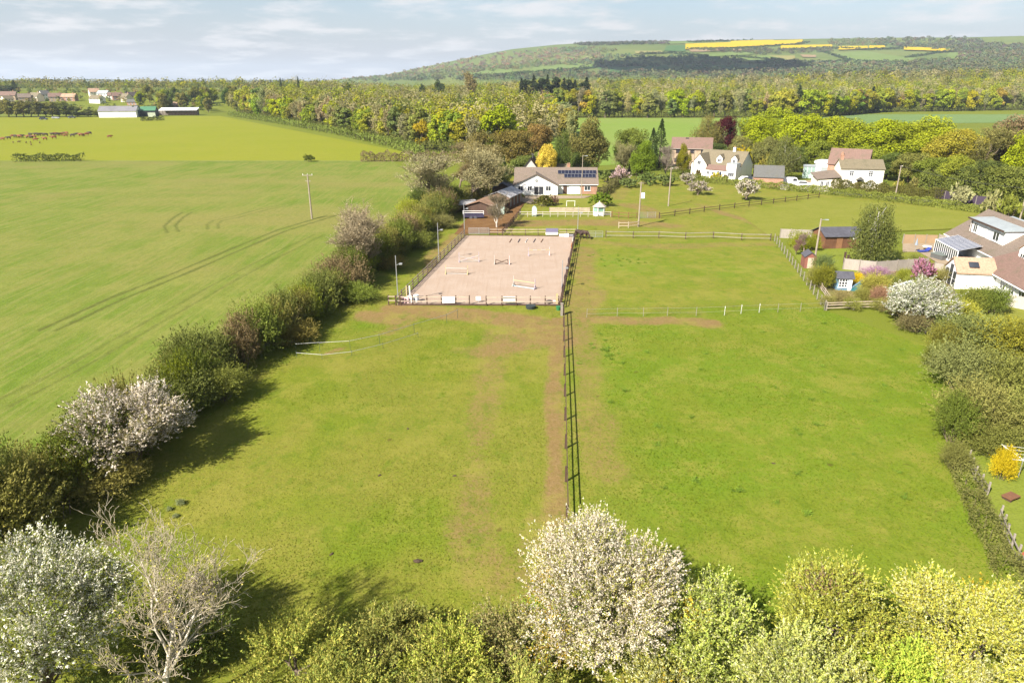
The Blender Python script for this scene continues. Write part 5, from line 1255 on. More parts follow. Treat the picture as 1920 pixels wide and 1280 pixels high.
# ---- white cottage with dormers
t = thing('dormer_cottage', 'white cottage with gabled dormers and porch extension', 'house', (54.4, 206.4, 0), R(-40))
block(t, 0, 13.4, 0, 8.6, 3.4, 7.0, WHITE, TILE_G, 'x', .2); block(t, -.4, 4.2, -2.6, 4.3, 3.6, 6.3, WHITE, TILE_G, 'y', .2)
block(t, 4.4, 10.5, -3.2, -.05, 2.3, 3.4, WHITE, TILE_R, 'x', .15)
MB().box(10.5, -3.0, 0, 13.3, -.02, 4.3).build('wing', WHITE, t); MB().box(10.4, -3.1, 4.3, 13.4, -.05, 4.4).build('wing_roof', LEAD, t)
for x in (6.6, 11.0):
    d = block(t, x-.85, x+.85, .6, 3.6, 5.3, 6.2, WHITE, TILE_G, 'y', .12, .1, 3.6); window(t, x, .6, 4.1, 1.0, 1.0)
window(t, 1.9, -2.6, 3.4, 1.2, 1.2); window(t, 1.9, -2.6, .9, 1.2, 1.2)
for x in (5.2, 6.8): window(t, x, -3.2, .9, .9, 1.0)
window(t, 8.6, -3.2, .1, 1.5, 2.0, 0, 1, UPVC, 0, 'patio_door'); window(t, 12, -3.0, .8, 1.8, 1.2, 0, 2); chimney(t, 9.3, 4.3, 6.6, 8.0, WHITE)
# ---- brick garage
t = thing('brick_garage', 'orange brick garage with mossy slate roof', 'garage', (*G(1412, 350), 0), R(-17))
block(t, 0, 7.2, 0, 7.5, 2.5, 5.0, BRICK_O, SLATE, 'x', .2); MB().box(7.2, .4, 0, 7.27, 7.1, 2.3).build('gable_boards', BRICK_R, t); window(t, 7.27, 3.6, 2.5, 1.0, 1.4, R(90), 1, UPVC, 2)
# ---- cream farmhouse
t = thing('farmhouse', 'cream rendered farmhouse with lean-to and brick rear gable', 'house', (*G(1572, 353), 0), R(-9))
block(t, 0, 10.4, 0, 6.2, 4.9, 6.9, CREAMW, TILE_G, 'x', .2)
for x in (2.6, 7.2): window(t, x, 0, 3.1, 1.1, 1.4, 0, 1, UPVC, 2); window(t, x, 0, .8, 1.1, 1.2, 0, 1, UPVC, 2)
MB().box(4.3, -.08, .05, 5.3, -.01, 2.1).build('door', TIMB, t); MB().add([(3.9, -1, 2.3), (5.7, -1, 2.3), (4.8, -1, 3.0), (3.9, -.01, 2.3), (5.7, -.01, 2.3), (4.8, -.01, 3.0)], [(0, 1, 2), (0, 3, 4, 1), (1, 4, 5, 2), (2, 5, 3, 0)]).build('porch_roof', SLATE, t)
chimney(t, .6, 3.1, 6.4, 8.0)
MB().box(-5.6, -1.2, 0, -.02, 5.6, 2.3).build('lean_to_wall', CREAMW, t); MB().prism([(-6.0, -1.5, 2.25), (-.03, -1.5, 2.9), (-.03, 5.9, 3.9), (-6.0, 5.9, 3.1)], (0, 0, .14)).build('lean_to_roof', TILE_B, t)
for x in (-4.6, -3.2): window(t, x, -1.2, .5, .8, 1.4)
t = thing('brick_barn', 'steep brown roofed building with brick gable behind the farmhouse', 'house', (*G(1566, 338), 0), R(-32))
block(t, -2.5, 7.5, 0, 7.0, 4.4, 8.2, BRICK_O, TILE_R, 'x', .25); chimney(t, .6, 1.4, 5.2, 7.2, BRICK_O, .6, .6); window(t, 7.5, 3.5, 4.2, 1.2, 1.2, R(90))
MB().box(2.2, .9, 5.0, 3.2, 1.5, 5.9).build('skylight', GLASSM, t)
t = thing('white_workshop', 'white workshop with arched roof beyond the farmhouse', 'shed', (*G(1526, 330), 0), R(-20))
MB().box(0, 0, 0, 5, 5, 3.6).build('wall', surf('pale_cladding', (.6, .62, .64), .6, .08, 1), t); ar = [(2.6+2.9*math.cos(a), -.2, 3.6+.9*math.sin(a)) for a in np.linspace(0, math.pi, 9)]
MB().prism(ar, (0, 5.4, 0)).build('roof', UPVC, t); MB().box(1.6, -.06, .05, 3.4, -.01, 2.6).build('door', LEAD, t)
t = thing('glass_shed', 'greenish glazed shed left of the white workshop', 'greenhouse', (*G(1504, 334), 0), R(-20))
MB().box(0, 0, 0, 3.2, 3, 1.0).build('base_wall', MINT, t); MB().box(.05, .05, 1.0, 3.15, 2.95, 3.2).build('glazing', surf('green_glazing', (.24, .33, .3), .15, .2, 1), t); MB().prism([(-.1, -.1, 3.21), (3.3, -.1, 3.21), (3.3, 3.1, 3.5), (-.1, 3.1, 3.5)], (0, 0, .06)).build('roof', LEAD, t)
for x in (0, 1.05, 2.1, 3.12): MB().box(x, -.02, 1, x+.08, .045, 3.2).build('glazing_bar', UPVC, t)

# ---- dormer house at the right edge
t = thing('dormer_house', 'white house with long flat dormer and glass conservatory', 'house', (71.4, 110.6, 0), R(-99.5))
block(t, 0, 18, 0, 10.5, 2.6, 6.4, WHITE, TILE_B, 'x', .5)
MB().box(3.6, 1.3, 3.1, 14.2, 6.8, 5.75).build('dormer', WHITE, t); MB().prism([(3.3, .9, 5.76), (14.5, .9, 5.76), (14.5, 7.2, 6.05), (3.3, 7.2, 6.05)], (0, 0, .12)).build('dormer_roof', LEAD, t)
MB().box(3.28, .82, 5.7, 14.52, .89, 5.93).build('fascia', TIMB, t)
for x, wd in ((5.4, 1.3), (8.6, .6), (11.9, 1.8)): window(t, x, 1.3, 3.9, wd, 1.4)
MB().cyl((4.1, 1.22, 3.1), (4.1, 1.22, 5.7), .05, .05, 6).build('drainpipe', TIMB, t); chimney(t, 15.2, 5.2, 5.6, 7.6); window(t, 1.6, 0, .9, 1.6, 1.2); gutter(t, -.4, 18.4, -.56, 2.36)
# conservatory
cw = MB().box(4.0, -3.4, 0, 12.2, -.02, .5).build('conservatory_wall', WHITE, t)
for k in range(13): MB().box(4.0+k*.675, -3.45, .5, 4.1+k*.675, -3.35, 2.3).build('conservatory_bar', UPVC, t)
for k in range(12): MB().box(4.1+k*.675, -3.42, .5, 4.675+k*.675, -3.38, 2.25).build('conservatory_pane', GLASSM, t)
for k in range(13): MB().bar((4.05+k*.675, -3.5, 2.35), (4.05+k*.675, -.25, 3.15), .05, .015).build('roof_bar', UPVC, t)
MB().prism([(4.05, -3.45, 2.33), (12.15, -3.45, 2.33), (12.15, -.25, 3.10), (4.05, -.25, 3.10)], (0, 0, .02)).build('roof_glass', surf('roof_glazing', (.09, .10, .14), .5, .2, 1, 0, 0, .2), t)
MB().box(4.0, -3.5, 2.26, 12.2, -3.36, 2.36).build('eaves_beam', UPVC, t)
# ---- hipped house in front of it
t = thing('hipped_house', 'white house with brown hipped roof at the picture edge', 'house', (64.2, 91.6, 0), R(-100))
block(t, 0, 15, 0, 12, 2.5, 6.6, WHITE, TILE_R, 'x', .5, hip=5.0)
d = block(t, 3.9, 6.0, 2.6, 6.5, 5.4, 6.1, WHITE, TILE_O, 'y', .12, .1, 3.2); window(t, 4.95, 2.6, 3.9, 1.1, 1.1)
block(t, 1.4, 5.2, -4.6, -.05, 2.2, 3.7, UPVC, TILE_O, 'y', .2)
for k in range(4): MB().box(1.5+k*1.18, -4.68, .1, 1.6+k*1.18, -4.605, 2.2+(.9 if k in (1, 2) else 0)).build('glazing_bar', UPVC, t)
for k in range(3):
    MB().box(1.6+k*1.18, -4.65, .15, 2.68+k*1.18, -4.605, 1.1).build('pane', GLASSM, t); MB().box(1.6+k*1.18, -4.65, 1.2, 2.68+k*1.18, -4.605, 2.15 if k != 1 else 2.9).build('pane', GLASSM, t)
MB().box(5.202, -2.9, 2.62, 5.26, -1.9, 2.9); o = MB().box(-.45, -.6, 0, .45, .6, .08).build('roof_window', GLASSM, t, loc=(4.45, -2.6, 3.14), rot=(0, R(38), 0))
for x in (7.4, 9.6, 12): window(t, x, 0, .8, 1.4, 1.2)
gutter(t, -.4, 15.4, -.55, 2.2)
# ---- gardens: sheds, playhouse, greenhouse
t = thing('garden_shed', 'large brown boarded shed with black felt roof', 'shed', (*G(1545, 467), 0), R(3))
block(t, 0, 6.4, 0, 4.6, 2.1, 3.1, TIMBR, FELT, 'x', .3, .07)
for k in range(11): MB().box(0.02, -.035, .14+k*.18, 6.38, -.004, .155+k*.18).build('board_lap', TIMB, t)
MB().box(1.9, -.07, .05, 2.9, -.04, 1.95).build('door', surf('door_stain', (.2, .1, .05), .8), t); MB().cyl((4.6, -.06, 1.75), (4.6, -.1, 1.75), .16, .16, 10).build('wall_clock', UPVC, t)
MB().box(-.4, -1.3, 0, 6.0, -.35, .06).build('paved_step', CONC, t)
t = thing('small_shed', 'small shed with grey felt roof beside the telegraph pole', 'shed', (*G(1507, 503), 0), R(-10))
block(t, 0, 1.6, 0, 2.4, 1.7, 2.3, surf('red_stain', (.2, .08, .06), .8), FELT, 'y', .12, .05); MB().box(.4, -.05, .05, 1.2, -.005, 1.6).build('door', TIMBP, t)
t = thing('playhouse', 'pale blue playhouse with small panes and grey roof', 'playhouse', (*G(1567, 545), 0), R(-8))
block(t, 0, 1.9, 0, 1.9, 1.75, 2.35, BLUEP, FELT, 'x', .2, .05); window(t, .75, 0, .5, 1.1, 1.15, 0, 2, UPVC, 2); MB().box(1.4, -.05, .05, 1.85, -.005, 1.65).build('door', UPVC, t)
t = thing('greenhouse', 'white framed garden greenhouse beside the white tree', 'greenhouse', (*G(1661, 563), 0), R(-52))
for x in np.linspace(0, 2.2, 5): MB().box(x-.03, -.03, 0, x+.03, .03, 1.6).build('frame_bar', UPVC, t); MB().box(x-.03, 3.37, 0, x+.03, 3.43, 1.6).build('frame_bar', UPVC, t)
for y in np.linspace(0, 3.4, 6):
    MB().box(-.03, y-.03, 0, .03, y+.03, 1.6).build('frame_bar', UPVC, t); MB().box(2.17, y-.03, 0, 2.23, y+.03, 1.6).build('frame_bar', UPVC, t)
    MB().bar((0, y, 1.6), (1.1, y, 2.25), .05, .05).build('roof_bar', UPVC, t); MB().bar((2.2, y, 1.6), (1.1, y, 2.25), .05, .05).build('roof_bar', UPVC, t)
for a, b in (((0, 0, 1.6), (0, 3.4, 1.6)), ((2.2, 0, 1.6), (2.2, 3.4, 1.6)), ((1.1, 0, 2.25), (1.1, 3.4, 2.25)), ((0, 0, 1.6), (2.2, 0, 1.6))): MB().bar(a, b, .07, .07).build('rail', UPVC, t)
gm = surf('greenhouse_glass', (.16, .18, .16), .1, .3, 1, 0, 0, .6)
MB().box(.03, -.008, .03, 2.17, .008, 1.57).build('pane', gm, t); MB().box(-.008, .03, .03, .008, 3.37, 1.57).build('pane', gm, t); MB().box(2.192, .03, .03, 2.208, 3.37, 1.57).build('pane', gm, t)
for s in (0, 2.2): MB().prism([(s, .03, 1.59), (s, 3.37, 1.59), (1.1, 3.37, 2.24), (1.1, .03, 2.24)], (0, 0, .012)).build('roof_pane', gm, t)
t = thing('compost_bin', 'dark green round compost bin in the garden', 'bin', (*G(1612, 559), 0), 0)
MB().cyl((0, 0, 0), (0, 0, .9), .42, .33, 12).build('body', plain('bin_green', (.02, .06, .04)), t); MB().cyl((0, 0, .9), (0, 0, 1.0), .36, .3, 12).build('lid', plain('bin_green', (.02, .06, .04)), t)
t = thing('teal_cover', 'teal covered slide leaning beside the playhouse', 'slide', (*G(1592, 546), 0), R(-30))
MB().prism([(0, 0, 0), (1.2, 0, 1.5), (1.45, 0, 1.5), (1.6, 0, 0)], (0, .8, 0)).build('body', plain('teal', (.02, .12, .14)), t); MB().bar((-.1, .4, .12), (1.3, .4, 1.62), .7, .06).build('chute', BLUEP, t)
for k, (px, py) in enumerate(((1582, 494), (1588, 496))):
    t = thing('gate_post', f'{"taller" if k == 0 else "shorter"} of two dark posts on the garden lawn', 'post', (*G(px, py), 0)); MB().box(-.12, -.12, 0, .12, .12, 1.7-.3*k).build('shaft', TIMB, t); MB().box(-.15, -.15, 1.7-.3*k, .15, .15, 1.76-.3*k).build('cap', TIMB, t)
t = thing('garden_parasol', 'closed grey parasol on the paved terrace', 'parasol', (*G(1715, 473), 0)); MB().cyl((0, 0, 0), (0, 0, 2.3), .03, .03, 6).build('pole', STEEL, t); MB().cyl((0, 0, 1.2), (0, 0, 2.25), .26, .05, 8).build('canopy', plain('parasol_grey', (.22, .25, .3)), t)
t = thing('patio_table', 'small white table with dark cushion on the terrace', 'table', (*G(1737, 470), 0)); MB().cyl((0, 0, .7), (0, 0, .75), .7, .7, 12).build('table_top', UPVC, t); MB().cyl((0, 0, 0), (0, 0, .7), .07, .05, 8).build('leg', UPVC, t)
t = thing('garden_lounger', 'dark blue covered lounger on the terrace', 'lounger', (*G(1731, 474), 0), R(10)); MB().box(-.9, -.35, .25, .5, .35, .4).build('seat', plain('royal_blue', (.03, .05, .25)), t); MB().bar((.5, 0, .33), (1.05, 0, .8), .7, .12).build('backrest', plain('royal_blue', (.03, .05, .25)), t)
for x in (-.8, .4): MB().box(x, -.3, 0, x+.07, .3, .25).build('leg', STEEL, t)
t = thing('hot_tub', 'dark covered hot tub at the conservatory corner', 'hot tub', (*G(1765, 486), 0), R(15)); MB().box(-1.1, -1.1, 0, 1.1, 1.1, .8).build('tub', plain('tub_grey', (.1, .1, .1)), t); MB().box(-1.15, -1.15, .8, 1.15, 1.15, .92).build('cover', plain('tub_cover', (.14, .16, .15)), t)
t = thing('wooden_table', 'brown wooden picnic table lying on the near lawn', 'table', (*G(1893, 938), 0), R(25)); MB().box(-.5, -.32, .32, .5, .32, .4).build('table_top', TIMBR, t)
for x in (-.4, .33): MB().box(x, -.28, 0, x+.07, .28, .32).build('leg', TIMB, t)
t = thing('washing_line', 'white rotary washing line by the yellow gorse', 'washing line', (*G(1908, 897), 0)); MB().cyl((0, 0, 0), (0, 0, 1.9), .035, .03, 8).build('pole', STEEL, t)
for k in range(4):
    a = k*math.pi/2+.5; MB().cyl((0, 0, 1.5), (1.5*math.cos(a), 1.5*math.sin(a), 1.95), .02, .02, 6).build('arm', UPVC, t)
for rr_ in (.6, 1.0, 1.4):
    for k in range(4):
        a, b = k*math.pi/2+.5, (k+1)*math.pi/2+.5; z = 1.5+.3*rr_
        MB().cyl((rr_*math.cos(a), rr_*math.sin(a), z), (rr_*math.cos(b), rr_*math.sin(b), z), .008, .008, 4).build('line', UPVC, t)
t = thing('shed_roof_box', 'rust red low shelter at the picture edge', 'shed', (*G(1912, 1062), 0), R(-60)); MB().box(0, 0, 0, 1.6, 1.6, .8).build('body', TIMBR, t); MB().prism([(-.1, -.1, .8), (1.7, -.1, .8), (1.7, 1.7, 1.05), (-.1, 1.7, 1.05)], (0, 0, .06)).build('roof', plain('red_roof', (.3, .08, .045)), t)

# ---- barns across the pasture
t = thing('white_barn', 'long white barn with grey roof at the far end of the pasture', 'barn', (*G(186, 221), 0), R(12))
block(t, 0, 27, 0, 13, 4.8, 8.2, WHITE, surf('barn_sheet', (.17, .165, .18), .7, .15, .6), 'x', .4); MB().box(11, -.08, .05, 15, -.01, 4.2).build('barn_door', surf('white_door', (.7, .7, .68), .6), t)
t = thing('green_barn', 'dark green barn with open front beside the white barn', 'barn', (*G(249, 220), 0), R(12))
block(t, -2, 4.5, 1, 14, 4.6, 8.4, plain('barn_green', (.03, .07, .07)), plain('barn_green', (.03, .07, .07)), 'y', .2); block(t, 4.8, 16, 4, 14, 4.8, 7.6, plain('barn_dark', (.02, .025, .025)), plain('green_sheet', (.06, .16, .09)), 'x', .3)
MB().box(10.5, 3.2, 0, 16, 3.9, 3.2).build('front_wall', surf('sage', (.4, .44, .34), .8), t)
t = thing('cattle_shed', 'long cattle shed with white roof lights and rail front', 'barn', (*G(288, 217), 0), R(9))
MB().box(0, 8, 0, 34, 8.3, 4).build('back_wall', TIMBG, t); MB().prism([(4.5, -.5, 4.0), (34.5, -.5, 4.0), (34.5, 8.8, 5.8), (4.5, 8.8, 5.8)], (0, 0, .15)).build('roof', UPVC, t)
for k in range(11): MB().box(5.8+k*2.6, 2.6, 4.78, 6.7+k*2.6, 3.6, 4.86).build('roof_light', plain('roof_light', (.22, .25, .3)), t)
for k in range(15): MB().box(.2+k*2.4, -.2, 0, .45+k*2.4, .05, 2.8+(1.1 if k > 1 else 0)).build('post', TIMB, t)
for z in (.6, 1.2, 1.8): MB().box(0, -.3, z, 34, -.22, z+.16).build('rail', TIMB, t)
t = thing('silo_barn', 'dark arched barn between the green barn and cattle shed', 'barn', (*G(281, 217), 0), R(9))
MB().prism([(3.2*math.cos(a), 0, 3.5+3.2*math.sin(a)) for a in np.linspace(0, math.pi, 10)]+[(-3.2, 0, 0), (3.2, 0, 0)], (0, 12, 0)).build('shell', plain('barn_dark', (.02, .025, .025)), t); MB().box(-1.8, -.1, .05, 1.8, -.01, 3.6).build('door', TIMB, t)
# ---- village houses on the rise
VH = [  # px, D, py of the ridge, length, turn, wall, roof, label
    (8, 760, 172, 17, 8, BRICK_B, TILE_R, 'long brown roofed village house at the picture edge'), (15, 735, 180, 9, 60, CREAMW, TILE_G, 'cream gabled village house below the long roof'), (42, 740, 176, 11, 30, BRICK_B, TILE_B, 'brown roofed village house left of the bungalow row'),
    (62, 752, 174, 13, -20, CREAMW, TILE_G, 'village house with long mossy roof'), (84, 770, 170, 8, 55, WHITE, SLATE, 'white gabled village house with slate roof'), (100, 748, 175, 12, 25, BRICK_B, TILE_R, 'brick village house with steep gable'), (122, 752, 176, 16, 5, BRICK_O, TILE_O, 'village house with wide clay tiled roof'),
    (175, 800, 166, 10, 40, CREAMW, TILE_O, 'tall cream house in the village middle'), (190, 790, 170, 12, -10, WHITE, LEAD, 'pale house with light grey roof in the village'), (177, 735, 179, 13, -15, WHITE, TILE_G, 'largest white house in the village'), (208, 770, 174, 9, 15, WHITE, TILE_R, 'low white house with red roof in the village'),
    (219, 760, 174, 10, 35, BRICK_R, TILE_R, 'red brick house in the village'), (232, 748, 176, 9, -25, CREAMW, TILE_G, 'cream house left of the black and white one'), (246, 752, 173, 11, 40, WHITE, TILE_D, 'white village house with dark steep roof'), (246, 715, 187, 10, 10, BRICK_O, SLATE, 'brick building with blue slate roof above the barns'), (325, 668, 192, 12, 5, BRICK_R, TILE_O, 'orange roofed house in the trees above the cattle shed')]
for px, D, pr, L, rot, wm, rm, lab in VH:
    p = AT(px, pr, D); z0 = float(rise(p.x, D))-.2; top = p.z-z0; top = max(5.0, min(11, top)); z0 = p.z-top
    t = thing('village_house', lab, 'house', (p.x-L/2, D, z0), R(rot), 'houses of the far village')
    block(t, 0, L, 0, 8, top*.6, top, wm, rm, 'x', .4)
    for x in (L*.2, L*.5, L*.8):
        window(t, x, 0, top*.6-1.7, 1.3, 1.2); window(t, x, 0, .9, 1.3, 1.2)
    chimney(t, L*.85, 4, top-.3, top+1.2)
    MB().box(.1, .1, -8, L-.1, 7.9, -.02).build('plinth', CONC, t)
# ================================================================== GARDENS AND YARDS (ground)
M_LAWN2 = grass_mat('mown_lawn', A(164, 180, 66), A(172, 184, 78), A(150, 170, 54), 5, 1, .3)
sheet('bungalow_lawn', [G(1035, 372), G(1108, 372), G(1120, 392), G(1128, 402), G(1010, 402)], .12, M_LAWN)
sheet('bungalow_terrace', [G(962, 367), G(1110, 368.5), G(1095, 373), G(1035, 374), G(1000, 384), G(960, 376)], .16, M_GRAVEL)
sheet('stable_yard', [G(852, 440), G(880, 405), G(905, 385), G(950, 378), G(985, 380), G(965, 410), G(942, 438)], .12, M_SOIL)
sheet('house_drive', [G(1250, 309), G(1330, 305), G(1345, 315), G(1245, 320)], .12, M_GRAVEL)
sheet('cottage_drive', [G(1385, 338), G(1412, 338), G(1412, 349), G(1380, 345)], .12, M_GRAVEL)
sheet('farm_yard', [G(1462, 352), G(1570, 355), G(1565, 338), G(1465, 340)], .12, M_GRAVEL)
sheet('lane', [(60, 189), (72, 176), (95, 156), (118, 138), (150, 118), (152, 121.5), (120, 142), (97, 160), (74, 180), (62, 192)], .10, M_ROAD)
sheet('shed_garden_lawn', [G(1478, 466), G(1540, 468), G(1608, 466), G(1612, 490), G(1700, 492), G(1640, 512), G(1560, 512), G(1500, 495)], .12, M_LAWN2)
sheet('terrace', [G(1692, 458), G(1776, 458), G(1785, 500), G(1760, 496), G(1722, 474), G(1692, 474)], .16, M_GRAVEL)
sheet('dormer_lawn', [G(1690, 474), G(1722, 474), G(1760, 497), G(1745, 505), G(1680, 500)], .14, M_LAWN)
sheet('flower_garden', [G(1545, 505), G(1760, 500), G(1800, 560), G(1700, 575), G(1552, 575)], .10, grass_mat('garden_beds', A(150, 150, 80), A(170, 150, 105), A(120, 140, 60), 3, .8, .4))
sheet('hipped_house_lawn', [G(1800, 575), G(1830, 560), G(1990, 580), G(1990, 660), G(1880, 630)], .10, M_LAWN)
sheet('hipped_house_terrace', [G(1800, 540), G(1870, 548), G(1990, 590), G(1990, 560), G(1880, 520)], .13, M_GRAVEL)
sheet('near_garden_lawn', [G(1815, 850), G(1990, 830), G(2050, 1180), G(1925, 1130), G(1885, 1040), G(1850, 950)], .12, M_LAWN2)
sheet('upper_meadow', [(45.6, 119.6), (90, 128), (116, 134), (104, 143), (88, 153), (70, 166), (66, 157), (52, 147), (47, 140)], .13, M_LAWN)

# ================================================================== FENCES
def post_mesh(w_, h_, mat, key): 
    k = ('post', w_, round(h_, 2), mat.name)
    if k not in WCACHE: WCACHE[k] = MB().box(-w_/2, -w_/2, -.1, w_/2, w_/2, h_).add([(-w_/2, -w_/2, h_), (w_/2, -w_/2, h_), (w_/2, w_/2, h_), (-w_/2, w_/2, h_), (0, 0, h_+w_*.3)], [(0, 1, 4), (1, 2, 4), (2, 3, 4), (3, 0, 4)]).mesh('post', mat)
    return WCACHE[k]
def fence(name, label, P, h=1.25, rails=(.55, 1.1), pw=.13, pm=TIMB, rm=TIMB, rh=.1, rt=.045, off=0.0, cat='fence', round_=False, z=0.0, rail_name='rail', skip=()):
    t = thing(name, label, cat, (P[0][0], P[0][1], z)); rs = random.Random(len(P)*7+int(h*100))
    L = [(p[0]-P[0][0], p[1]-P[0][1]) for p in P]
    for i, p in enumerate(L):
        a = L[max(0, i-1)]; b = L[min(len(L)-1, i+1)]
        link('post', post_mesh(pw, h, pm, name), t, None, (p[0], p[1], 0), (rs.uniform(-.02, .02), rs.uniform(-.02, .02), math.atan2(b[1]-a[1], b[0]-a[0])))
    for i, (a, b) in enumerate(zip(L[:-1], L[1:])):
        if i in skip: continue
        d = math.hypot(b[0]-a[0], b[1]-a[1]) or 1; ox, oy = (b[1]-a[1])/d*(pw/2+rt/2+off), -(b[0]-a[0])/d*(pw/2+rt/2+off)
        for zz in rails: MB().bar((a[0]+ox, a[1]+oy, zz+rs.uniform(-.02, .02)), (b[0]+ox, b[1]+oy, zz+rs.uniform(-.02, .02)), rt, rh).build(rail_name, rm, t)
    return t
def lerp_pts(a, b, n): return [(a[0]+(b[0]-a[0])*k/n, a[1]+(b[1]-a[1])*k/n) for k in range(n+1)]
def path_pts(path, step):
    out_ = [path[0]]
    for a, b in zip(path[:-1], path[1:]):
        n = max(1, round(math.hypot(b[0]-a[0], b[1]-a[1])/step)); out_ += lerp_pts(a, b, n)[1:]
    return out_
fence('rail_fence', 'dark post and rail fence dividing the two near paddocks', lerp_pts(FENCE_A, (6.05, 76.6), 9), 1.25, (.6, 1.1), .13)
a_ = lambda u, v: arena_pt(u, v)
# arena surround
fence('arena_fence', 'dark rail fence along the left side of the arena', [a_(-.012, v) for v in np.linspace(0, 1, 17)], 1.3, (.45, .8, 1.2), .12, TIMB, TIMBG)
rf_ = [a_(1.012, v) for v in np.linspace(-.03, 1, 18)]
tR = fence('arena_fence', 'dark rail fence with boards along the right side of the arena', rf_, 1.35, (.4, .8, 1.25), .14, TIMB, TIMB)
for k in (2, 4, 6, 8, 12, 14, 15):
    m = ((rf_[k][0]+rf_[k+1][0])/2, (rf_[k][1]+rf_[k+1][1])/2); ang_ = math.atan2(rf_[k+1][1]-rf_[k][1], rf_[k+1][0]-rf_[k][0])
    t = thing('banner_board', f'{["dark","dark","dark","dark","blue and orange","white","dark"][(2,4,6,8,12,14,15).index(k)]} board, {["first","second","third","fourth","fifth","sixth","last"][(2,4,6,8,12,14,15).index(k)]} from the near end of the right arena fence', 'board', (m[0]-.12, m[1]+.02, 0), ang_)
    MB().box(-.95, .0, .5, .95, .05, 1.22).build('panel', NAVY if k not in (12, 14) else (UPVC if k == 14 else plain('orange_board', (.5, .16, .04))), t)
    for zz in (.56, 1.12): MB().box(-.97, .052, zz, .97, .08, zz+.05).build('batten', TIMB, t)
FX_ = [752, 774, 801, 828, 855, 880]; FX2 = [912, 941, 968, 994, 1022, 1047]
fence('arena_fence', 'pale railed front fence left of the arena entrance', [G(x, 573) for x in FX_], 1.3, (.62, 1.15), .14, TIMB, TIMBP)
fence('arena_fence', 'pale railed front fence right of the arena entrance', [G(x, 574) for x in FX2], 1.3, (.62, 1.15), .14, TIMB, TIMBP)
fence('arena_fence', 'short pale railed fence stub at the front left arena corner', [G(729, 572), G(750, 572)], 1.3, (.62, 1.15), .14, TIMB, TIMBP)
for x0, x1, lab in ((829, 854, 'white board on the front arena fence left of the entrance'), (942, 967, 'white board on the front arena fence right of the entrance')):
    p, q = G(x0, 573), G(x1, 573); t = thing('white_board', lab, 'board', (p[0], p[1]-.17, 0)); wl = q[0]-p[0]
    MB().box(.05, -.03, .42, wl-.05, .0, 1.22).build('panel', UPVC, t); MB().box(.05, -.045, .78, wl-.05, -.031, .84).build('seam', LEAD, t)
t = thing('entrance_sign', 'small white letter sign standing in the arena entrance', 'sign', (*G(897, 569), .12)); MB().box(-.3, -.02, .3, .3, .02, .8).build('panel', UPVC, t); MB().box(-.04, -.02, 0, .04, .02, .3).build('leg', STEEL, t)
for u0, v0, u1, v1, lab in ((0, 0, 1, 0, 'front'), (0, 1, 1, 1, 'back'), (0, 0, 0, 1, 'left'), (1, 0, 1, 1, 'right')):
    p, q = a_(u0, v0), a_(u1, v1); t = thing('kick_board', f'dark kick board along the {lab} edge of the arena sand', 'board', (p[0], p[1], 0), math.atan2(q[1]-p[1], q[0]-p[0])); L_ = math.hypot(q[0]-p[0], q[1]-p[1])
    for k in range(int(L_/4)): MB().box(k*L_/int(L_/4)+.01, -.03, 0, (k+1)*L_/int(L_/4)-.01, .03, .26).build('plank', TIMB if lab != 'left' else TIMBP, t)
def metal_gate(label, p, q, h=1.15, bars=5):
    t = thing('metal_gate', label, 'gate', (p[0], p[1], 0), math.atan2(q[1]-p[1], q[0]-p[0])); L_ = math.hypot(q[0]-p[0], q[1]-p[1])
    for x in (0, L_/2, L_): MB().cyl((x, 0, .1), (x, 0, h), .03, .03, 6).build('upright', STEEL, t)
    for k in range(bars): MB().cyl((0, 0, .15+(h-.17)*k/(bars-1)), (L_, 0, .15+(h-.17)*k/(bars-1)), .025, .025, 6).build('bar', STEEL, t)
metal_gate('galvanised gate at the far left corner of the arena', G(879, 440), G(917, 440), 1.25, 6)
fence('arena_fence', 'pale two rail fence along the far side of the arena', [G(x, 441.5) for x in (918, 933, 960, 985, 1009, 1036, 1062, 1080)], 1.25, (.62, 1.12), .12, TIMB, TIMBP)
metal_gate('galvanised gate beside the grazing horses', G(1103, 446), G(1130, 446), 1.2, 5)
fence('rail_fence', 'dark two rail fence across the top of the right paddock', [G(x, y) for x, y in ((1136, 446), (1187, 447), (1235, 447), (1285, 449), (1337, 448), (1390, 451), (1444, 452))], 1.3, (.5, 1.15), .14, TIMB, TIMBG)
fence('garden_fence', 'white ranch rail fence below the bungalow garden', [G(x, 407) for x in np.linspace(975, 1145, 13)], 1.15, (.6, 1.05), .1, surf('old_white_post', (.42, .38, .33), .7), surf('old_white_paint', (.46, .42, .37), .7, .12, 3), .1)
fence('rail_fence', 'brown rail fence between the white fence and the yard gate', [G(x, y) for x, y in ((1147, 408), (1160, 409), (1178, 410), (1194, 410))], 1.3, (.5, 1.1), .13, TIMBR, TIMBR)
metal_gate('galvanised gate beside the pole with the transformer', G(1199, 410), G(1229, 409), 1.25, 6)
fence('rail_fence', 'dark rail fence climbing from the yard gate to the roadside hedge', path_pts([G(1236, 410), G(1320, 398), G(1404, 388), G(1535, 372)], 4.2), 1.3, (.45, .95), .13, TIMB, TIMB)
fence('rail_fence', 'dark fence running back from the arena to the stables', lerp_pts(G(942, 443), G(976, 402), 12), 1.3, (.5, .85, 1.2), .12, TIMB, TIMB)
fence('rail_fence', 'short rail fence beside the transformer pole', [G(1160, 428), G(1178, 428), G(1196, 426)], 1.2, (.5, 1.05), .12, TIMBP, TIMBP)
fence('closeboard_fence', 'low boarded fence behind the white ranch rails', [G(x, 399) for x in np.linspace(1030, 1106, 6)], 1.15, (.25, .5, .75, 1.0), .12, TIMB, TIMBP, .2, .03)
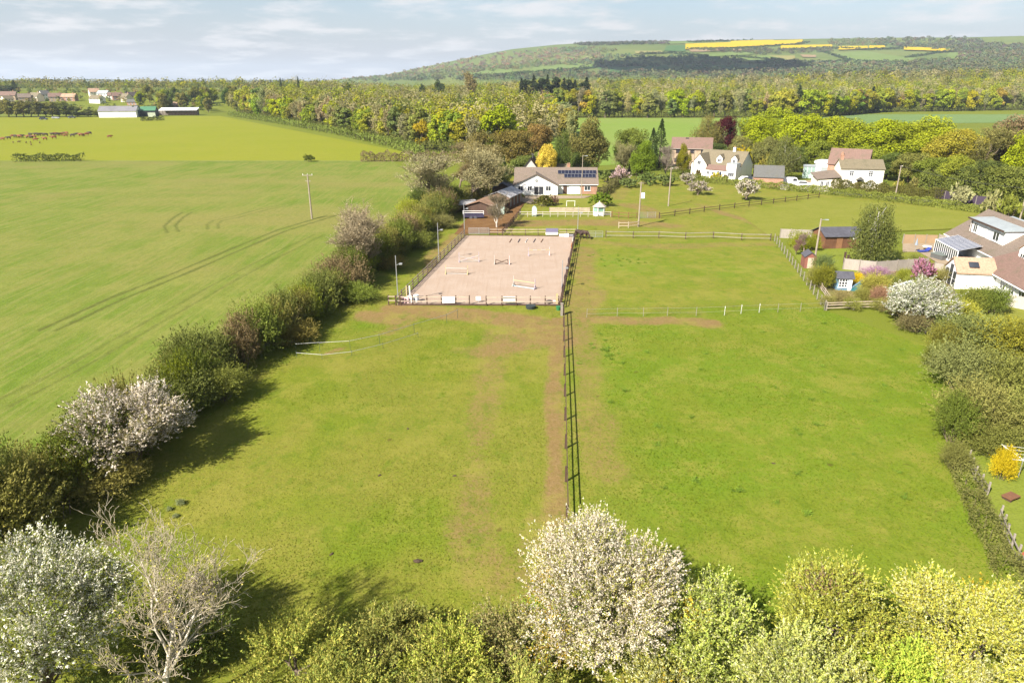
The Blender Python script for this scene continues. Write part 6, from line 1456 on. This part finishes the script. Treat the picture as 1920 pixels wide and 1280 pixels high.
# electric tape fence
TP = [G(556, 663), G(600, 660), G(657, 657), G(712, 645), G(777, 625), G(838, 606), G(858, 597)]
fence('tape_fence', 'white electric tape fence across the left paddock corner', TP, 1.15, (1.06,), .03, plain('plastic_post', (.05, .08, .06)), surf('tape_white', (.45, .45, .43), .6), .04, .012, rail_name='tape')
TP2 = [G(555, 664), G(602, 668), G(657, 662), G(715, 648), G(780, 628)]
fence('tape_fence', 'second lower white tape sagging beside the first tape fence', [(x+.35, y-.9) for x, y in TP2], .7, (.55,), .03, plain('plastic_post', (.05, .08, .06)), surf('tape_white', (.45, .45, .43), .6), .04, .012, rail_name='tape')
WP = [(1100, 596), (1157, 594), (1206, 594), (1251, 593), (1305, 593)]
fence('wire_fence', 'thin wire fence with slim stakes across the right paddock', [G(x, y) for x, y in WP]+[G(1458, 586), G(1500, 585), G(1545, 583)], 1.15, (.5, 1.05), .045, TIMBG, STEEL, .012, .012, rail_name='wire')
JWH = surf('stake_white', (.5, .5, .48), .6)
for k, (x, y) in enumerate(((1358, 592), (1389, 589), (1423, 587))):
    t = thing('white_stake', f'white plastic stake, {["first", "middle", "last"][k]} of three in the thin wire fence', 'stake', (*G(x, y), 0)); MB().cyl((0, 0, -.05), (0, 0, 1.2), .035, .03, 6).build('shaft', JWH, t); MB().box(-.02, -.09, 1.0, .02, -.04, 1.1).build('clip', UPVC, t)
fence('netting_fence', 'weathered post and netting fence between paddock and gardens', path_pts([G(1452, 452), G(1480, 490), G(1512, 535), G(1546, 582)], 2.4), 1.3, (.3, .6, .9, 1.15), .1, TIMBG, surf('netting_wire', (.2, .19, .17), .7), .012, .012, rail_name='wire')
fence('garden_fence', 'brown rail fence at the foot of the flower garden', path_pts([G(1549, 583), G(1600, 581), G(1650, 580), G(1690, 590)], 2.4), 1.15, (.4, .75, 1.05), .11, TIMBG, TIMBP)
fence('garden_fence', 'curved low fence along the inner edge of the flower garden', path_pts([G(1532, 522), G(1540, 545), G(1560, 574)], 2.0), 1.0, (.3, .6, .9), .1, TIMBG, TIMBP)
fence('netting_fence', 'overgrown netting fence below the white garden tree', path_pts([G(1690, 592), G(1735, 625), G(1768, 658)], 2.6), 1.1, (.3, .6, .9), .1, TIMBG, STEEL, .02, .02, rail_name='wire')
fence('rustic_fence', 'crooked rustic fence beside the near garden lawn, upper length', path_pts([G(1815, 868), G(1826, 900), G(1850, 930)], 1.2), 1.1, (.35, .8), .1, TIMBG, TIMBG, .09, .05)
fence('rustic_fence', 'crooked rustic fence beside the near garden lawn, lower length', path_pts([G(1873, 975), G(1885, 1010), G(1905, 1050), G(1940, 1110)], 1.2), 1.1, (.35, .8), .1, TIMBG, TIMBG, .09, .05)
def panels(name, label, P, h, mat, n=None, step=1.85, cap=None):
    t = thing(name, label, 'fence', (P[0][0], P[0][1], 0)); L = [(p[0]-P[0][0], p[1]-P[0][1]) for p in path_pts(P, step)]
    for a, b in zip(L[:-1], L[1:]):
        MB().bar((a[0], a[1], h/2), (a[0]+(b[0]-a[0])*.97, a[1]+(b[1]-a[1])*.97, h/2), .05, h).build('panel', mat, t); MB().box(a[0]-.06, a[1]-.06, 0, a[0]+.06, a[1]+.06, h+.1).build('post', cap or TIMBG, t)
GREYF = surf('grey_fence_boards', (.3, .265, .23), .9, .2, 3, .2, stretch=(8, 8, .4))
panels('panel_fence', 'pale grey panel fence between shed garden and flower garden', [G(1580, 506), G(1640, 512), G(1738, 505)], 1.7, GREYF)
panels('panel_fence', 'grey panel fence at the top of the shed garden', [G(1462, 446), G(1540, 449)], 1.6, GREYF)
panels('panel_fence', 'orange tinted panel fence behind the terrace', [G(1692, 456), G(1756, 457)], 1.5, surf('orange_fence', (.3, .205, .12), .85, .15, 3, .2, stretch=(8, 8, .4)))
panels('panel_fence', 'brown panel fence beside the white dormer house', [G(1758, 457), G(1778, 461)], 1.6, TIMBG)
panels('panel_fence', 'pale boundary fence below the conservatory', [G(1750, 510), G(1805, 522)], 1.4, GREYF)
panels('panel_fence', 'pale garden wall at the picture edge', [G(1885, 575), G(1960, 590)], 1.6, CONC)
panels('dark_fence', 'dark purple panel fence bending along the lane', [G(1752, 372), G(1770, 375), G(1785, 378), G(1803, 381), G(1828, 385), G(1852, 387)], 2.1, surf('purple_boards', (.05, .035, .055), .8, .2, 3, .2, stretch=(8, 8, .4)), step=2.2)
panels('low_wall', 'pale wall in front of the farmhouse yard', [G(1462, 356), G(1500, 358), G(1556, 362)], 1.4, CONC)

# ================================================================== POLES
def pole(label, px, py, top_py, r=.13, extra=None, cat='telegraph pole', name='telegraph_pole', mat=TIMBG):
    x, y = G(px, py); h = AT(px, top_py, y).z; t = thing(name, label, cat, (x, y, 0))
    MB().cyl((0, 0, -.3), (0, 0, h), r*1.15, r*.8, 8).build('shaft', mat, t)
    if extra: extra(t, h)
    return t
POLEW = surf('pole_wood', (.27, .225, .175), .9, .2, 3, .2)
def cross(t, h):
    MB().box(-1.0, -.06, h-.25, 1.0, .06, h-.12).build('cross_arm', POLEW, t); MB().box(-.55, -.05, h-1.35, .55, .05, h-1.25).build('lower_arm', POLEW, t)
    for x in (-.9, 0, .9): MB().cyl((x, 0, h-.12), (x, 0, h+.12), .05, .04, 8).build('insulator', UPVC, t)
def transformer(t, h):
    MB().box(.15, -.3, h-3.0, .75, .3, h-2.0).build('transformer', UPVC, t); MB().box(-.5, -.05, h-.3, .5, .05, h-.2).build('cross_arm', POLEW, t)
def small_arm(t, h): MB().box(-.35, -.04, h-.3, .35, .04, h-.22).build('cross_arm', POLEW, t); MB().ball((.3, 0, h-.15), .08).build('insulator', UPVC, t)
def lamp(t, h): MB().bar((0, 0, h-.2), (.8, 0, h-.1), .06, .06).build('bracket', STEEL, t); MB().box(.6, -.12, h-.22, 1.1, .12, h-.1).build('lamp_head', LEAD, t)
pole('telegraph pole with double cross arm standing in the crop field', 585, 411, 327, .16, cross, mat=POLEW)
pole('telegraph pole with white transformer box beside the yard gate', 1197, 425, 341, .14, transformer, mat=POLEW)
pole('telegraph pole in the orchard paddock', 1253, 387, 314, .14, small_arm, mat=POLEW)
pole('telegraph pole left of the white cottage', 1297, 342, 283, .14, small_arm, mat=POLEW)
pole('telegraph pole with lamp bracket in the shed garden', 1526, 497, 410, .14, lamp, mat=POLEW)
pole('telegraph pole before the dark hedge right of the farmhouse', 1679, 366, 310, .14, small_arm, mat=POLEW)
pole('telegraph pole at the picture edge by the roadside hedge', 1911, 415, 352, .14, small_arm, mat=POLEW)
pole('telegraph pole at the far edge of the long wood', 776, 256, 222, .16, cross, mat=POLEW)
pole('pale pole with bent top in front of the bungalow', 1090, 372, 291, .09, lamp, mat=POLEW)
pole('pale telegraph pole behind the brick garage', 1459, 322, 286, .13, small_arm, mat=POLEW)
def flood(t, h):
    b = MB().bar((0, 0, h-1.2), (.55, 0, h-.95), .05, .05).build('bracket', STEEL, t); MB().box(.4, -.2, h-1.1, .75, .2, h-.95).build('lamp_head', STEEL, t)
for lab, px, py, tp in (('arena floodlight mast at the front left corner', 747, 571, 479), ('arena floodlight mast half way along the left fence', 823, 490, 418), ('arena floodlight mast at the far left corner', 871, 441, 380), ('arena floodlight mast half way along the right fence', 1053.5, 543, 488), ('arena floodlight mast at the far right corner', 1083, 437, 388)):
    pole(lab, px, py, tp, .06, flood, 'floodlight', 'floodlight_mast', STEEL)
def cable(label, a, b, sag):
    a, b = Vector(a), Vector(b); t = thing('power_cable', label, 'cable', a); S = []
    P = [(b-a)*(k/10)-Vector((0, 0, sag*4*(k/10)*(1-k/10))) for k in range(11)]
    mb = MB()
    for p, q in zip(P[:-1], P[1:]): mb.cyl(p, q, .018, .018, 4, False)
    mb.build('strand', plain('cable_black', (.05, .05, .05)), t)
def ptop(px, py, tp, dx=0.0): x, y = G(px, py); return (x+dx, y, AT(px, tp, y).z-.15)
for dx in (-.3, .3):
    w_ = 'left' if dx < 0 else 'right'
    cable(f'{w_} cable from the transformer pole to the orchard pole', ptop(1197, 425, 341, dx), ptop(1253, 387, 314, dx), .5)
    cable(f'{w_} cable from the orchard pole to the cottage pole', ptop(1253, 387, 314, dx), ptop(1297, 342, 283, dx), .6)
    cable(f'{w_} cable from the farmhouse pole to the picture edge pole', ptop(1679, 366, 310, dx), ptop(1911, 415, 352, dx), .7)
t = thing('flue_pole', 'steel aerial on the grey gabled house', 'aerial', (5.6, 190, 6.2)); MB().cyl((0, 0, -1.2), (0, 0, 1.6), .04, .03, 6).build('mast', STEEL, t); MB().box(-.5, -.03, 1.3, .5, .03, 1.36).build('antenna', STEEL, t)

# ================================================================== ARENA THINGS
ZS = .145
JW = surf('jump_white', (.4, .375, .345), .6, .12, 3)
def jump(label, pl, pr, stands, poles_, col_l, col_r, h=1.5):
    a, b = G(*pl), G(*pr); t = thing('show_jump', label, 'show jump', (a[0], a[1], ZS), math.atan2(b[1]-a[1], b[0]-a[0])); L_ = math.hypot(b[0]-a[0], b[1]-a[1])
    for x, c in ((0, col_l), (L_, col_r)):
        s = MB().box(x-.035, -.035, 0, x+.035, .035, h).build('stand', c, t); MB().box(x-.07, -.42, .01, x+.07, .42, .11).build('foot', c, s)
        for sgn in (-1, 1): MB().bar((x, sgn*.36, .1), (x, sgn*.04, .5), .06, .06).build('brace', c, s)
    for (x0, z0, x1, z1, m) in poles_:
        n = 5
        for k in range(n):
            u0, u1 = k/n, (k+1)/n
            if k == 0: o = MB().cyl((x0*L_, -.09, z0), (x1*L_, -.09, z1), .045, .045, 8).build('pole', m[0], t)
            if k % 2 and len(m) > 1:
                MB().cyl((x0*L_+(x1-x0)*L_*u0, -.09, z0+(z1-z0)*u0), (x0*L_+(x1-x0)*L_*u1, -.09, z0+(z1-z0)*u1), .048, .048, 8).build('stripe', m[1], o)
    return t
LIL, YEL, SKYB, PNK = plain('lilac_paint', (.36, .31, .36)), plain('yellow_paint', (.42, .35, .18)), plain('sky_paint', (.35, .52, .6)), plain('pink_paint', (.7, .45, .45))
jump('white crossed pole jump with lilac stands', (861, 493), (898, 492), 2, [(0, .95, 1, .15, [JW]), (0, .15, 1, .95, [JW, LIL]), (-.03, .07, 1.03, .07, [JW])], LIL, LIL)
jump('dark crossed cavaletti jump between white stands', (927, 497), (955, 497), 2, [(.08, .75, .92, .08, [TIMB]), (.08, .08, .92, .75, [TIMB]), (.08, .05, .1, .75, [TIMB]), (.92, .05, .9, .75, [TIMB])], JW, PNK, 1.35)
jump('plain white upright jump near the left fence', (836, 515), (877, 516), 2, [(0, .85, 1, .85, [JW]), (0, .07, 1, .07, [JW])], YEL, YEL, 1.3)
jump('yellow pole jump at the far right of the arena', (991, 481), (1030, 480), 2, [(0, .9, 1, .9, [YEL, JW])], LIL, PNK, 1.3)
jump('yellow pole jump over a pale blue ground pole', (963, 538), (1003, 544), 2, [(0, .85, 1, .85, [YEL]), (-.05, .07, 1.0, .07, [SKYB])], JW, LIL, 1.4)
for k, (px, c) in enumerate(zip((955, 971, 985, 1000, 1014), (TIMBR, NAVY, TIMBG, NAVY, TIMBR))):
    a, b = G(px, 456.5), G(px+4, 450); t = thing('trotting_pole', f'{["first", "second", "third", "fourth", "last"][k]} trotting pole from the left lying on the arena sand', 'pole', (a[0], a[1], ZS), math.atan2(b[1]-a[1], b[0]-a[0])); L_ = math.hypot(b[0]-a[0], b[1]-a[1])
    MB().cyl((0, 0, .06), (L_, 0, .06), .06, .06, 8).build('shaft', UPVC if k == 2 else c, t)
    for u in (.1, .5): MB().cyl((L_*u, 0, .06), (L_*(u+.25), 0, .06), .064, .064, 8).build('stripe', c, t)
for k, (px, py, c, lab) in enumerate(((761, 569, PNK, 'pink and dark jump wing stored in the front left arena corner'), (770, 568, UPVC, 'white jump block stored in the front left arena corner'), (781, 567, surf('pale_blue_plastic', (.5, .56, .6), .5), 'pale blue drum stored in the front left arena corner'))):
    t = thing('jump_block', lab, 'jump block', (*G(px, py), ZS))
    if k == 2: MB().cyl((0, 0, 0), (0, 0, .85), .32, .32, 12).build('drum', c, t); MB().cyl((0, 0, .4), (0, 0, .46), .34, .34, 12).build('hoop', UPVC, t)
    else: MB().box(-.4, -.3, 0, .4, .3, .7).build('block', c, t); MB().box(-.42, -.32, .3, .42, .32, .38).build('band', NAVY if k == 0 else LEAD, t)
for k, (px, c) in enumerate(((763, YEL), (769, UPVC))):
    t = thing('jump_stand', f'{"yellow" if k == 0 else "white"} spare jump stand leaning in the front left corner', 'jump stand', (*G(px, 563), ZS)); MB().box(-.07, -.05, 0, .07, .05, 1.75).build('upright', c, t); MB().box(-.09, -.35, 0, .09, .35, .1).build('foot', c, t)
t = thing('notice_board', 'dark blue and white board on the far arena fence', 'board', (*G(1023, 442), .1)); MB().box(0, -.1, .55, 2.2, -.04, 1.25).build('upper_panel', plain('slate_blue', (.16, .15, .24)), t); MB().box(0, -.1, .1, 2.2, -.04, .52).build('lower_panel', UPVC, t)
for k, (px, c, lab) in enumerate(((1053, PNK, 'pink striped filler under the far arena fence'), (1062, UPVC, 'white filler block at the far arena fence'), (1071, NAVY, 'dark tub at the far right arena corner'))):
    t = thing('jump_filler', lab, 'jump filler', (*G(px, 445), ZS)); MB().box(-.45, -.15, 0, .45, .15, .5).build('block', c, t); MB().box(-.47, -.17, .22, .47, .17, .3).build('band', UPVC if c != UPVC else LEAD, t)
t = thing('yellow_stand', 'yellow jump stand at the front right arena corner', 'jump stand', (*G(1044, 570), ZS)); MB().box(-.12, -.06, 0, .12, .06, 1.2).build('upright', YEL, t); MB().box(-.14, -.4, 0, .14, .4, .1).build('foot', YEL, t)
t = thing('horse_rug', 'black and pink rug thrown down in the front right arena corner', 'rug', (*G(1030, 569), ZS)); MB().ball((0, 0, .12), (.5, .3, .2), 10, 6).build('dark_fold', plain('rug_black', (.02, .02, .025)), t); MB().ball((.6, .1, .1), (.45, .25, .14), 10, 6).build('pink_fold', PNK, t)
t = thing('water_trough', 'dark round trough against the front arena fence', 'trough', (G(995, 579)[0], G(995, 579)[1], .05)); MB().cyl((0, 0, 0), (0, 0, .4), .55, .62, 14).build('tub', plain('rubber', (.03, .04, .04)), t); MB().cyl((0, 0, .3), (0, 0, .35), .5, .5, 14).build('water', plain('trough_water', (.05, .07, .08), .1), t)
t = thing('gate_post', 'leaning grey gate post where the rail fence meets the arena', 'post', (*G(1053, 592), 0)); MB().box(-.13, -.13, 0, .13, .13, 1.5).build('shaft', TIMBG, t); MB().box(-.16, -.16, 1.5, .16, .16, 1.56).build('cap', TIMBG, t)
t = thing('feed_bucket', 'green feed bucket beside the leaning gate post', 'bucket', (*G(1047, 582), .05)); MB().cyl((0, 0, 0), (0, 0, .45), .22, .3, 12).build('pail', plain('bucket_green', (.03, .16, .06)), t); MB().cyl((0, 0, .45), (0, 0, .47), .32, .32, 12).build('rim', plain('bucket_green', (.03, .16, .06)), t)
for k, (px, py, s) in enumerate(((338, 948, .28), (318, 958, .2), (330, 970, .18))):
    t = plant('daffodil_clump', BUSH[k], (*G(px, py), 0), k, (s*.5, s*.5, s*.6), f'{["largest", "second", "smallest"][k]} little leafy clump on the turf by the hedge shadow', 'plant', None, (.3, .34, .16))
for k, (px, py) in enumerate(((783, 1054), (622, 1040), (765, 805), (853, 893), (712, 892), (1104, 551), (1450, 870))):
    t = thing('dung_heap', f'dark dropping on the turf, {["largest by the near hedge", "left of the largest", "high in the left paddock", "right middle of the left paddock", "left middle of the left paddock", "beside the arena boards", "in the right paddock"][k]}', 'dung', (*G(px, py), .04), k)
    s = .22 if k == 0 else .12; MB().ball((0, 0, s*.3), (s, s*.7, s*.45), 8, 5).ball((s*.8, s*.2, s*.2), (s*.6, s*.5, s*.35), 8, 5).ball((-s*.7, s*.3, s*.15), (s*.5, s*.4, s*.3), 7, 5).build('clod', plain('dung', (.06, .04, .025), .9), t)

# ================================================================== ANIMALS
def skin_mesh(name, V, E, mat, sub=2):
    me = bpy.data.meshes.new(name+'_skeleton'); me.from_pydata([v[:3] for v in V], E, [])
    o = bpy.data.objects.new(name+'_skeleton', me); COL.objects.link(o)
    sk_ = o.modifiers.new('skin', 'SKIN'); sk_.use_smooth_shade = True
    for i, v in enumerate(V):
        d = me.skin_vertices[0].data[i]; d.radius = (v[3], v[4] if len(v) > 4 else v[3]); d.use_root = (i == 0)
    o.modifiers.new('sub', 'SUBSURF').levels = sub
    dg = bpy.context.evaluated_depsgraph_get(); res = bpy.data.meshes.new_from_object(o.evaluated_get(dg)); res.name = name
    bpy.data.objects.remove(o); res.materials.clear(); res.materials.append(mat)
    return res
COAT = tinted('animal_coat', .7, .2, 2.5, .1)
# grazing horse facing +X, 1.5 m at the withers
HV = [(-.2, 0, 1.15, .30, .34), (.35, 0, 1.18, .27, .33), (.62, 0, 1.22, .24, .28), (.85, 0, 1.05, .15, .19), (1.08, 0, .72, .11, .14), (1.22, 0, .42, .10, .12), (1.36, 0, .2, .07, .08), (1.44, 0, .08, .05, .06),
      (-.62, 0, 1.2, .29, .31), (-.82, 0, 1.18, .15, .16), (-.93, 0, .9, .06, .06), (-.96, 0, .5, .05, .05),
      (.48, .17, .8, .12, .12), (.5, .18, .45, .065, .065), (.47, .18, .12, .045, .045), (.52, .18, .03, .06, .06), (.48, -.17, .8, .12, .12), (.52, -.18, .45, .065, .065), (.6, -.18, .12, .045, .045), (.66, -.18, .03, .06, .06),
      (-.58, .18, .82, .17, .17), (-.56, .19, .6, .1, .1), (-.72, .19, .45, .065, .065), (-.68, .19, .12, .045, .045), (-.62, .19, .03, .06, .06), (-.62, -.18, .82, .17, .17), (-.62, -.19, .6, .1, .1), (-.8, -.19, .45, .065, .065), (-.78, -.19, .12, .045, .045), (-.72, -.19, .03, .06, .06)]
HE = [(0, 1), (1, 2), (2, 3), (3, 4), (4, 5), (5, 6), (6, 7), (0, 8), (8, 9), (9, 10), (10, 11), (1, 12), (12, 13), (13, 14), (14, 15), (1, 16), (16, 17), (17, 18), (18, 19), (8, 20), (20, 21), (21, 22), (22, 23), (23, 24), (8, 25), (25, 26), (26, 27), (27, 28), (28, 29)]
horse_me = skin_mesh('body', HV, HE, COAT)
mane = MB().prism([(.6, -.02, 1.48), (.78, -.02, 1.36), (1.0, -.02, .98), (1.13, -.02, .66), (1.18, -.02, .56), (1.06, -.02, .82), (.84, -.02, 1.18), (.64, -.02, 1.4)], (0, .04, 0)).mesh('mane', plain('horse_hair', (.015, .012, .01)))
ears = MB().cyl((1.2, .06, .56), (1.24, .08, .7), .035, .005, 6).cyl((1.2, -.06, .56), (1.24, -.08, .7), .035, .005, 6).mesh('ears', plain('horse_hair', (.015, .012, .01)))
for px, py, rot, col, lab in ((1095, 448, R(-40), (.055, .03, .022), 'dark brown horse grazing by the gate behind the arena corner'), (1086, 447, R(130), (.045, .026, .02), 'dark brown horse standing at the arena corner, tail to the other')):
    t = thing('horse', lab, 'horse', (*G(px, py), .06), rot); link('body', horse_me, t, col); link('mane', mane, t); link('ears', ears, t)
# cow, head level
CV = [(-.2, 0, 1.0, .36, .40), (.45, 0, 1.02, .33, .40), (.8, 0, 1.05, .22, .28), (1.05, 0, 1.15, .15, .17), (1.3, 0, 1.05, .13, .14), (1.48, 0, .92, .09, .1), (-.8, 0, 1.05, .32, .34), (-1.0, 0, 1.1, .1, .1), (-1.05, 0, .7, .03, .03), (-1.05, 0, .45, .04, .04),
      (.5, .22, .6, .13, .13), (.5, .22, .3, .07, .07), (.5, .22, .04, .07, .07), (.5, -.22, .6, .13, .13), (.55, -.22, .3, .07, .07), (.58, -.22, .04, .07, .07), (-.75, .22, .65, .16, .16), (-.85, .22, .35, .075, .075), (-.8, .22, .04, .07, .07), (-.75, -.22, .65, .16, .16), (-.82, -.22, .35, .075, .075), (-.78, -.22, .04, .07, .07)]
CE = [(0, 1), (1, 2), (2, 3), (3, 4), (4, 5), (0, 6), (6, 7), (7, 8), (8, 9), (1, 10), (10, 11), (11, 12), (1, 13), (13, 14), (14, 15), (6, 16), (16, 17), (17, 18), (6, 19), (19, 20), (20, 21)]
cow_me = skin_mesh('cow', CV, CE, COAT, 1)
CW = [(45, 1060), (130, 1045), (200, 1020), (238, 1024), (298, 1026), (328, 1022), (430, 1030), (458, 998), (466, 1032), (512, 1030), (545, 995), (578, 995), (540, 1070), (625, 990), (685, 1000), (675, 1058), (788, 990), (830, 985), (870, 995), (905, 990), (930, 985), (960, 975), (1005, 978), (985, 1010), (810, 1042), (1095, 1010), (1160, 990), (1215, 1002), (1245, 1000), (1305, 995), (1345, 970), (1650, 1027)]
cr = random.Random(3)
NTH = ['first', 'second', 'third', 'fourth', 'fifth', 'sixth', 'seventh', 'eighth', 'ninth', 'tenth']
for k, (x, y) in enumerate(CW):
    red = k in (0, 2, 4, 6, 9, 12, 15, 17, 19, 20, 22, 23, 24, 27, 29, 31); col = (.19, .065, .028) if red else (.04, .026, .02)
    o = link('cow', cow_me, None, col, (*G(x/8, 130+y/8+1), .05), (0, 0, cr.choice([0, math.pi])+cr.uniform(-.5, .5))); s = 1.12*cr.uniform(.9, 1.1); o.scale = (s, s, s)
    lab = 'lone red cow standing right of the herd in the pasture' if k == 31 else ('reddish brown cow in the herd on the far pasture' if red else 'black cow in the herd on the far pasture')
    tag(o, lab, 'cow', 'reddish cows of the herd' if red else 'black cows of the herd')
for k, (x, y) in enumerate(((200, 1108), (290, 1100), (395, 1110), (460, 1105), (600, 1112), (470, 1140), (405, 1035))):
    o = link('calf', cow_me, None, (.16, .09, .04), (*G(x/8, 130+y/8+.5), .05), (0, 0, cr.uniform(0, 6))); o.scale = (.65, .65, .65); tag(o, 'small calf in front of the herd on the far pasture', 'calf', 'calves before the herd')

# ================================================================== VEHICLES
def car(label, loc, rot, paint, s=1.0, kind='car'):
    t = thing('parked_car' if kind == 'car' else 'parked_van', label, kind, (loc[0], loc[1], loc[2] if len(loc) > 2 else .05), rot, 'parked vehicles')
    t.scale = (s, s, s)
    prof = [(-2.1, .35), (2.1, .35), (2.15, .7), (1.9, .88), (1.0, .95), (.45, 1.45), (-1.2, 1.48), (-1.95, .98), (-2.15, .9)] if kind == 'car' else [(-2.5, .35), (2.5, .35), (2.5, 1.0), (1.9, 1.2), (1.4, 2.1), (-2.4, 2.2), (-2.5, 2.0)]
    b = MB().prism([(x, -.85, z) for x, z in prof], (0, 1.7, 0)).build('body', paint, t)
    sidew = [(.85, .97), (.4, 1.38), (-1.15, 1.4), (-1.7, .99)] if kind == 'car' else [(1.75, 1.25), (1.35, 1.95), (.5, 1.95), (.5, 1.25)]
    for sgn in (-1, 1): MB().prism([(x, sgn*.853-.004, z) for x, z in sidew], (0, .008, 0)).build('side_window', GLASSM, t)
    wsd = ((.98, .98), (.5, 1.42)) if kind == 'car' else ((1.88, 1.25), (1.45, 2.02))
    MB().add([(wsd[0][0]+.03, -.72, wsd[0][1]), (wsd[0][0]+.03, .72, wsd[0][1]), (wsd[1][0]+.03, .66, wsd[1][1]), (wsd[1][0]+.03, -.66, wsd[1][1])], [(0, 1, 2, 3)]).build('windscreen', GLASSM, t)
    for x in (-1.35, 1.35):
        for sgn in (-1, 1):
            wl = MB().cyl((x, sgn*.74, .32), (x, sgn*.9, .32), .32, .32, 12).build('wheel', FELT, t); MB().cyl((x, sgn*.9, .32), (x, sgn*.91, .32), .18, .18, 10).build('hub', STEEL, wl)
    for sgn in (-1, 1): MB().box(2.1, sgn*.6-.15, .6, 2.17, sgn*.6+.15, .75).build('headlight', UPVC, t)
CARW = plain('white_paint', (.75, .75, .75), .3); CARD = plain('dark_car_paint', (.03, .035, .045), .3); CARS = plain('silver_paint', (.35, .36, .38), .3)
car('white car parked left of the brick garage', (*G(1400, 342), .13), R(10), CARW)
car('white van parked right of the brick garage', (*G(1480, 349), .13), R(-6), CARW, 1, 'van')
car('white car parked beside the farmhouse lean-to', (*G(1506, 351), .13), R(-10), CARW)
car('dark car parked at the edge of the pasture, nearest the copse', (*G(82, 225), .06), R(5), CARD, 1.25)
car('silver car parked at the edge of the pasture', (*G(105, 223), .06), R(10), CARS, 1.2)
car('dark car parked at the edge of the pasture, nearest the white barn', (*G(135, 222), .06), R(0), CARD, 1.25)
car('black car under the apple trees beside the lane', (*G(1407, 342), .13), R(80), CARD)
# ================================================================== THE AIR
hz_mat = bpy.data.materials.new('haze_air'); hz_mat.use_nodes = True
ht = hz_mat.node_tree; ht.nodes.clear()
ho = N(ht, 'ShaderNodeOutputMaterial'); pv = N(ht, 'ShaderNodeVolumePrincipled')
pv.inputs['Color'].default_value = (.72, .84, 1.0, 1); pv.inputs['Density'].default_value = .00008; pv.inputs['Anisotropy'].default_value = .1
ht.links.new(pv.outputs[0], ho.inputs['Volume'])
haze = MB().box(-14000, -13000, -7, 14000, 13500, 330).build('haze', hz_mat)
haze['kind'] = 'stuff'; haze['label'] = 'thin blue haze hanging over the plain and hills'

# a cumulus drifting over the hills; its shadow lies on the middle slope
hc_ = on_hill(1290, 124); kx = (760-hc_[2])/math.sin(R(SUN_EL))
cx_, cy_0 = hc_[0]-ldir.x*kx, hc_[1]-ldir.y*kx
mb = MB(); crs = np.random.RandomState(8)
for k in range(46):
    a, r_ = crs.uniform(0, 6.28), math.sqrt(crs.uniform(0, 1)); u_, v_2 = r_*math.cos(a)*250, r_*math.sin(a)*330
    mb.ball((u_, v_2, 30*(1-r_)+crs.uniform(0, 25)), (crs.uniform(60, 120), crs.uniform(60, 120), crs.uniform(25, 55)), 14, 9)
cm_ = NT('cloud_vapour'); cl = cm_.pbr(cm_.mix(cm_.ramp(cm_.noise(.01, 5, .6), .3, .7), (.82, .82, .84), (.9, .9, .9)), 1.0, cm_.bump(cm_.noise(.02, 6, .6), 1.0, 20), spec=0.0)
cloud = mb.build('cloud', cl, None, None, True, (cx_, cy_0, 760)); cloud['kind'] = 'stuff'; cloud['label'] = 'white cumulus cloud over the hills shading the middle slope'
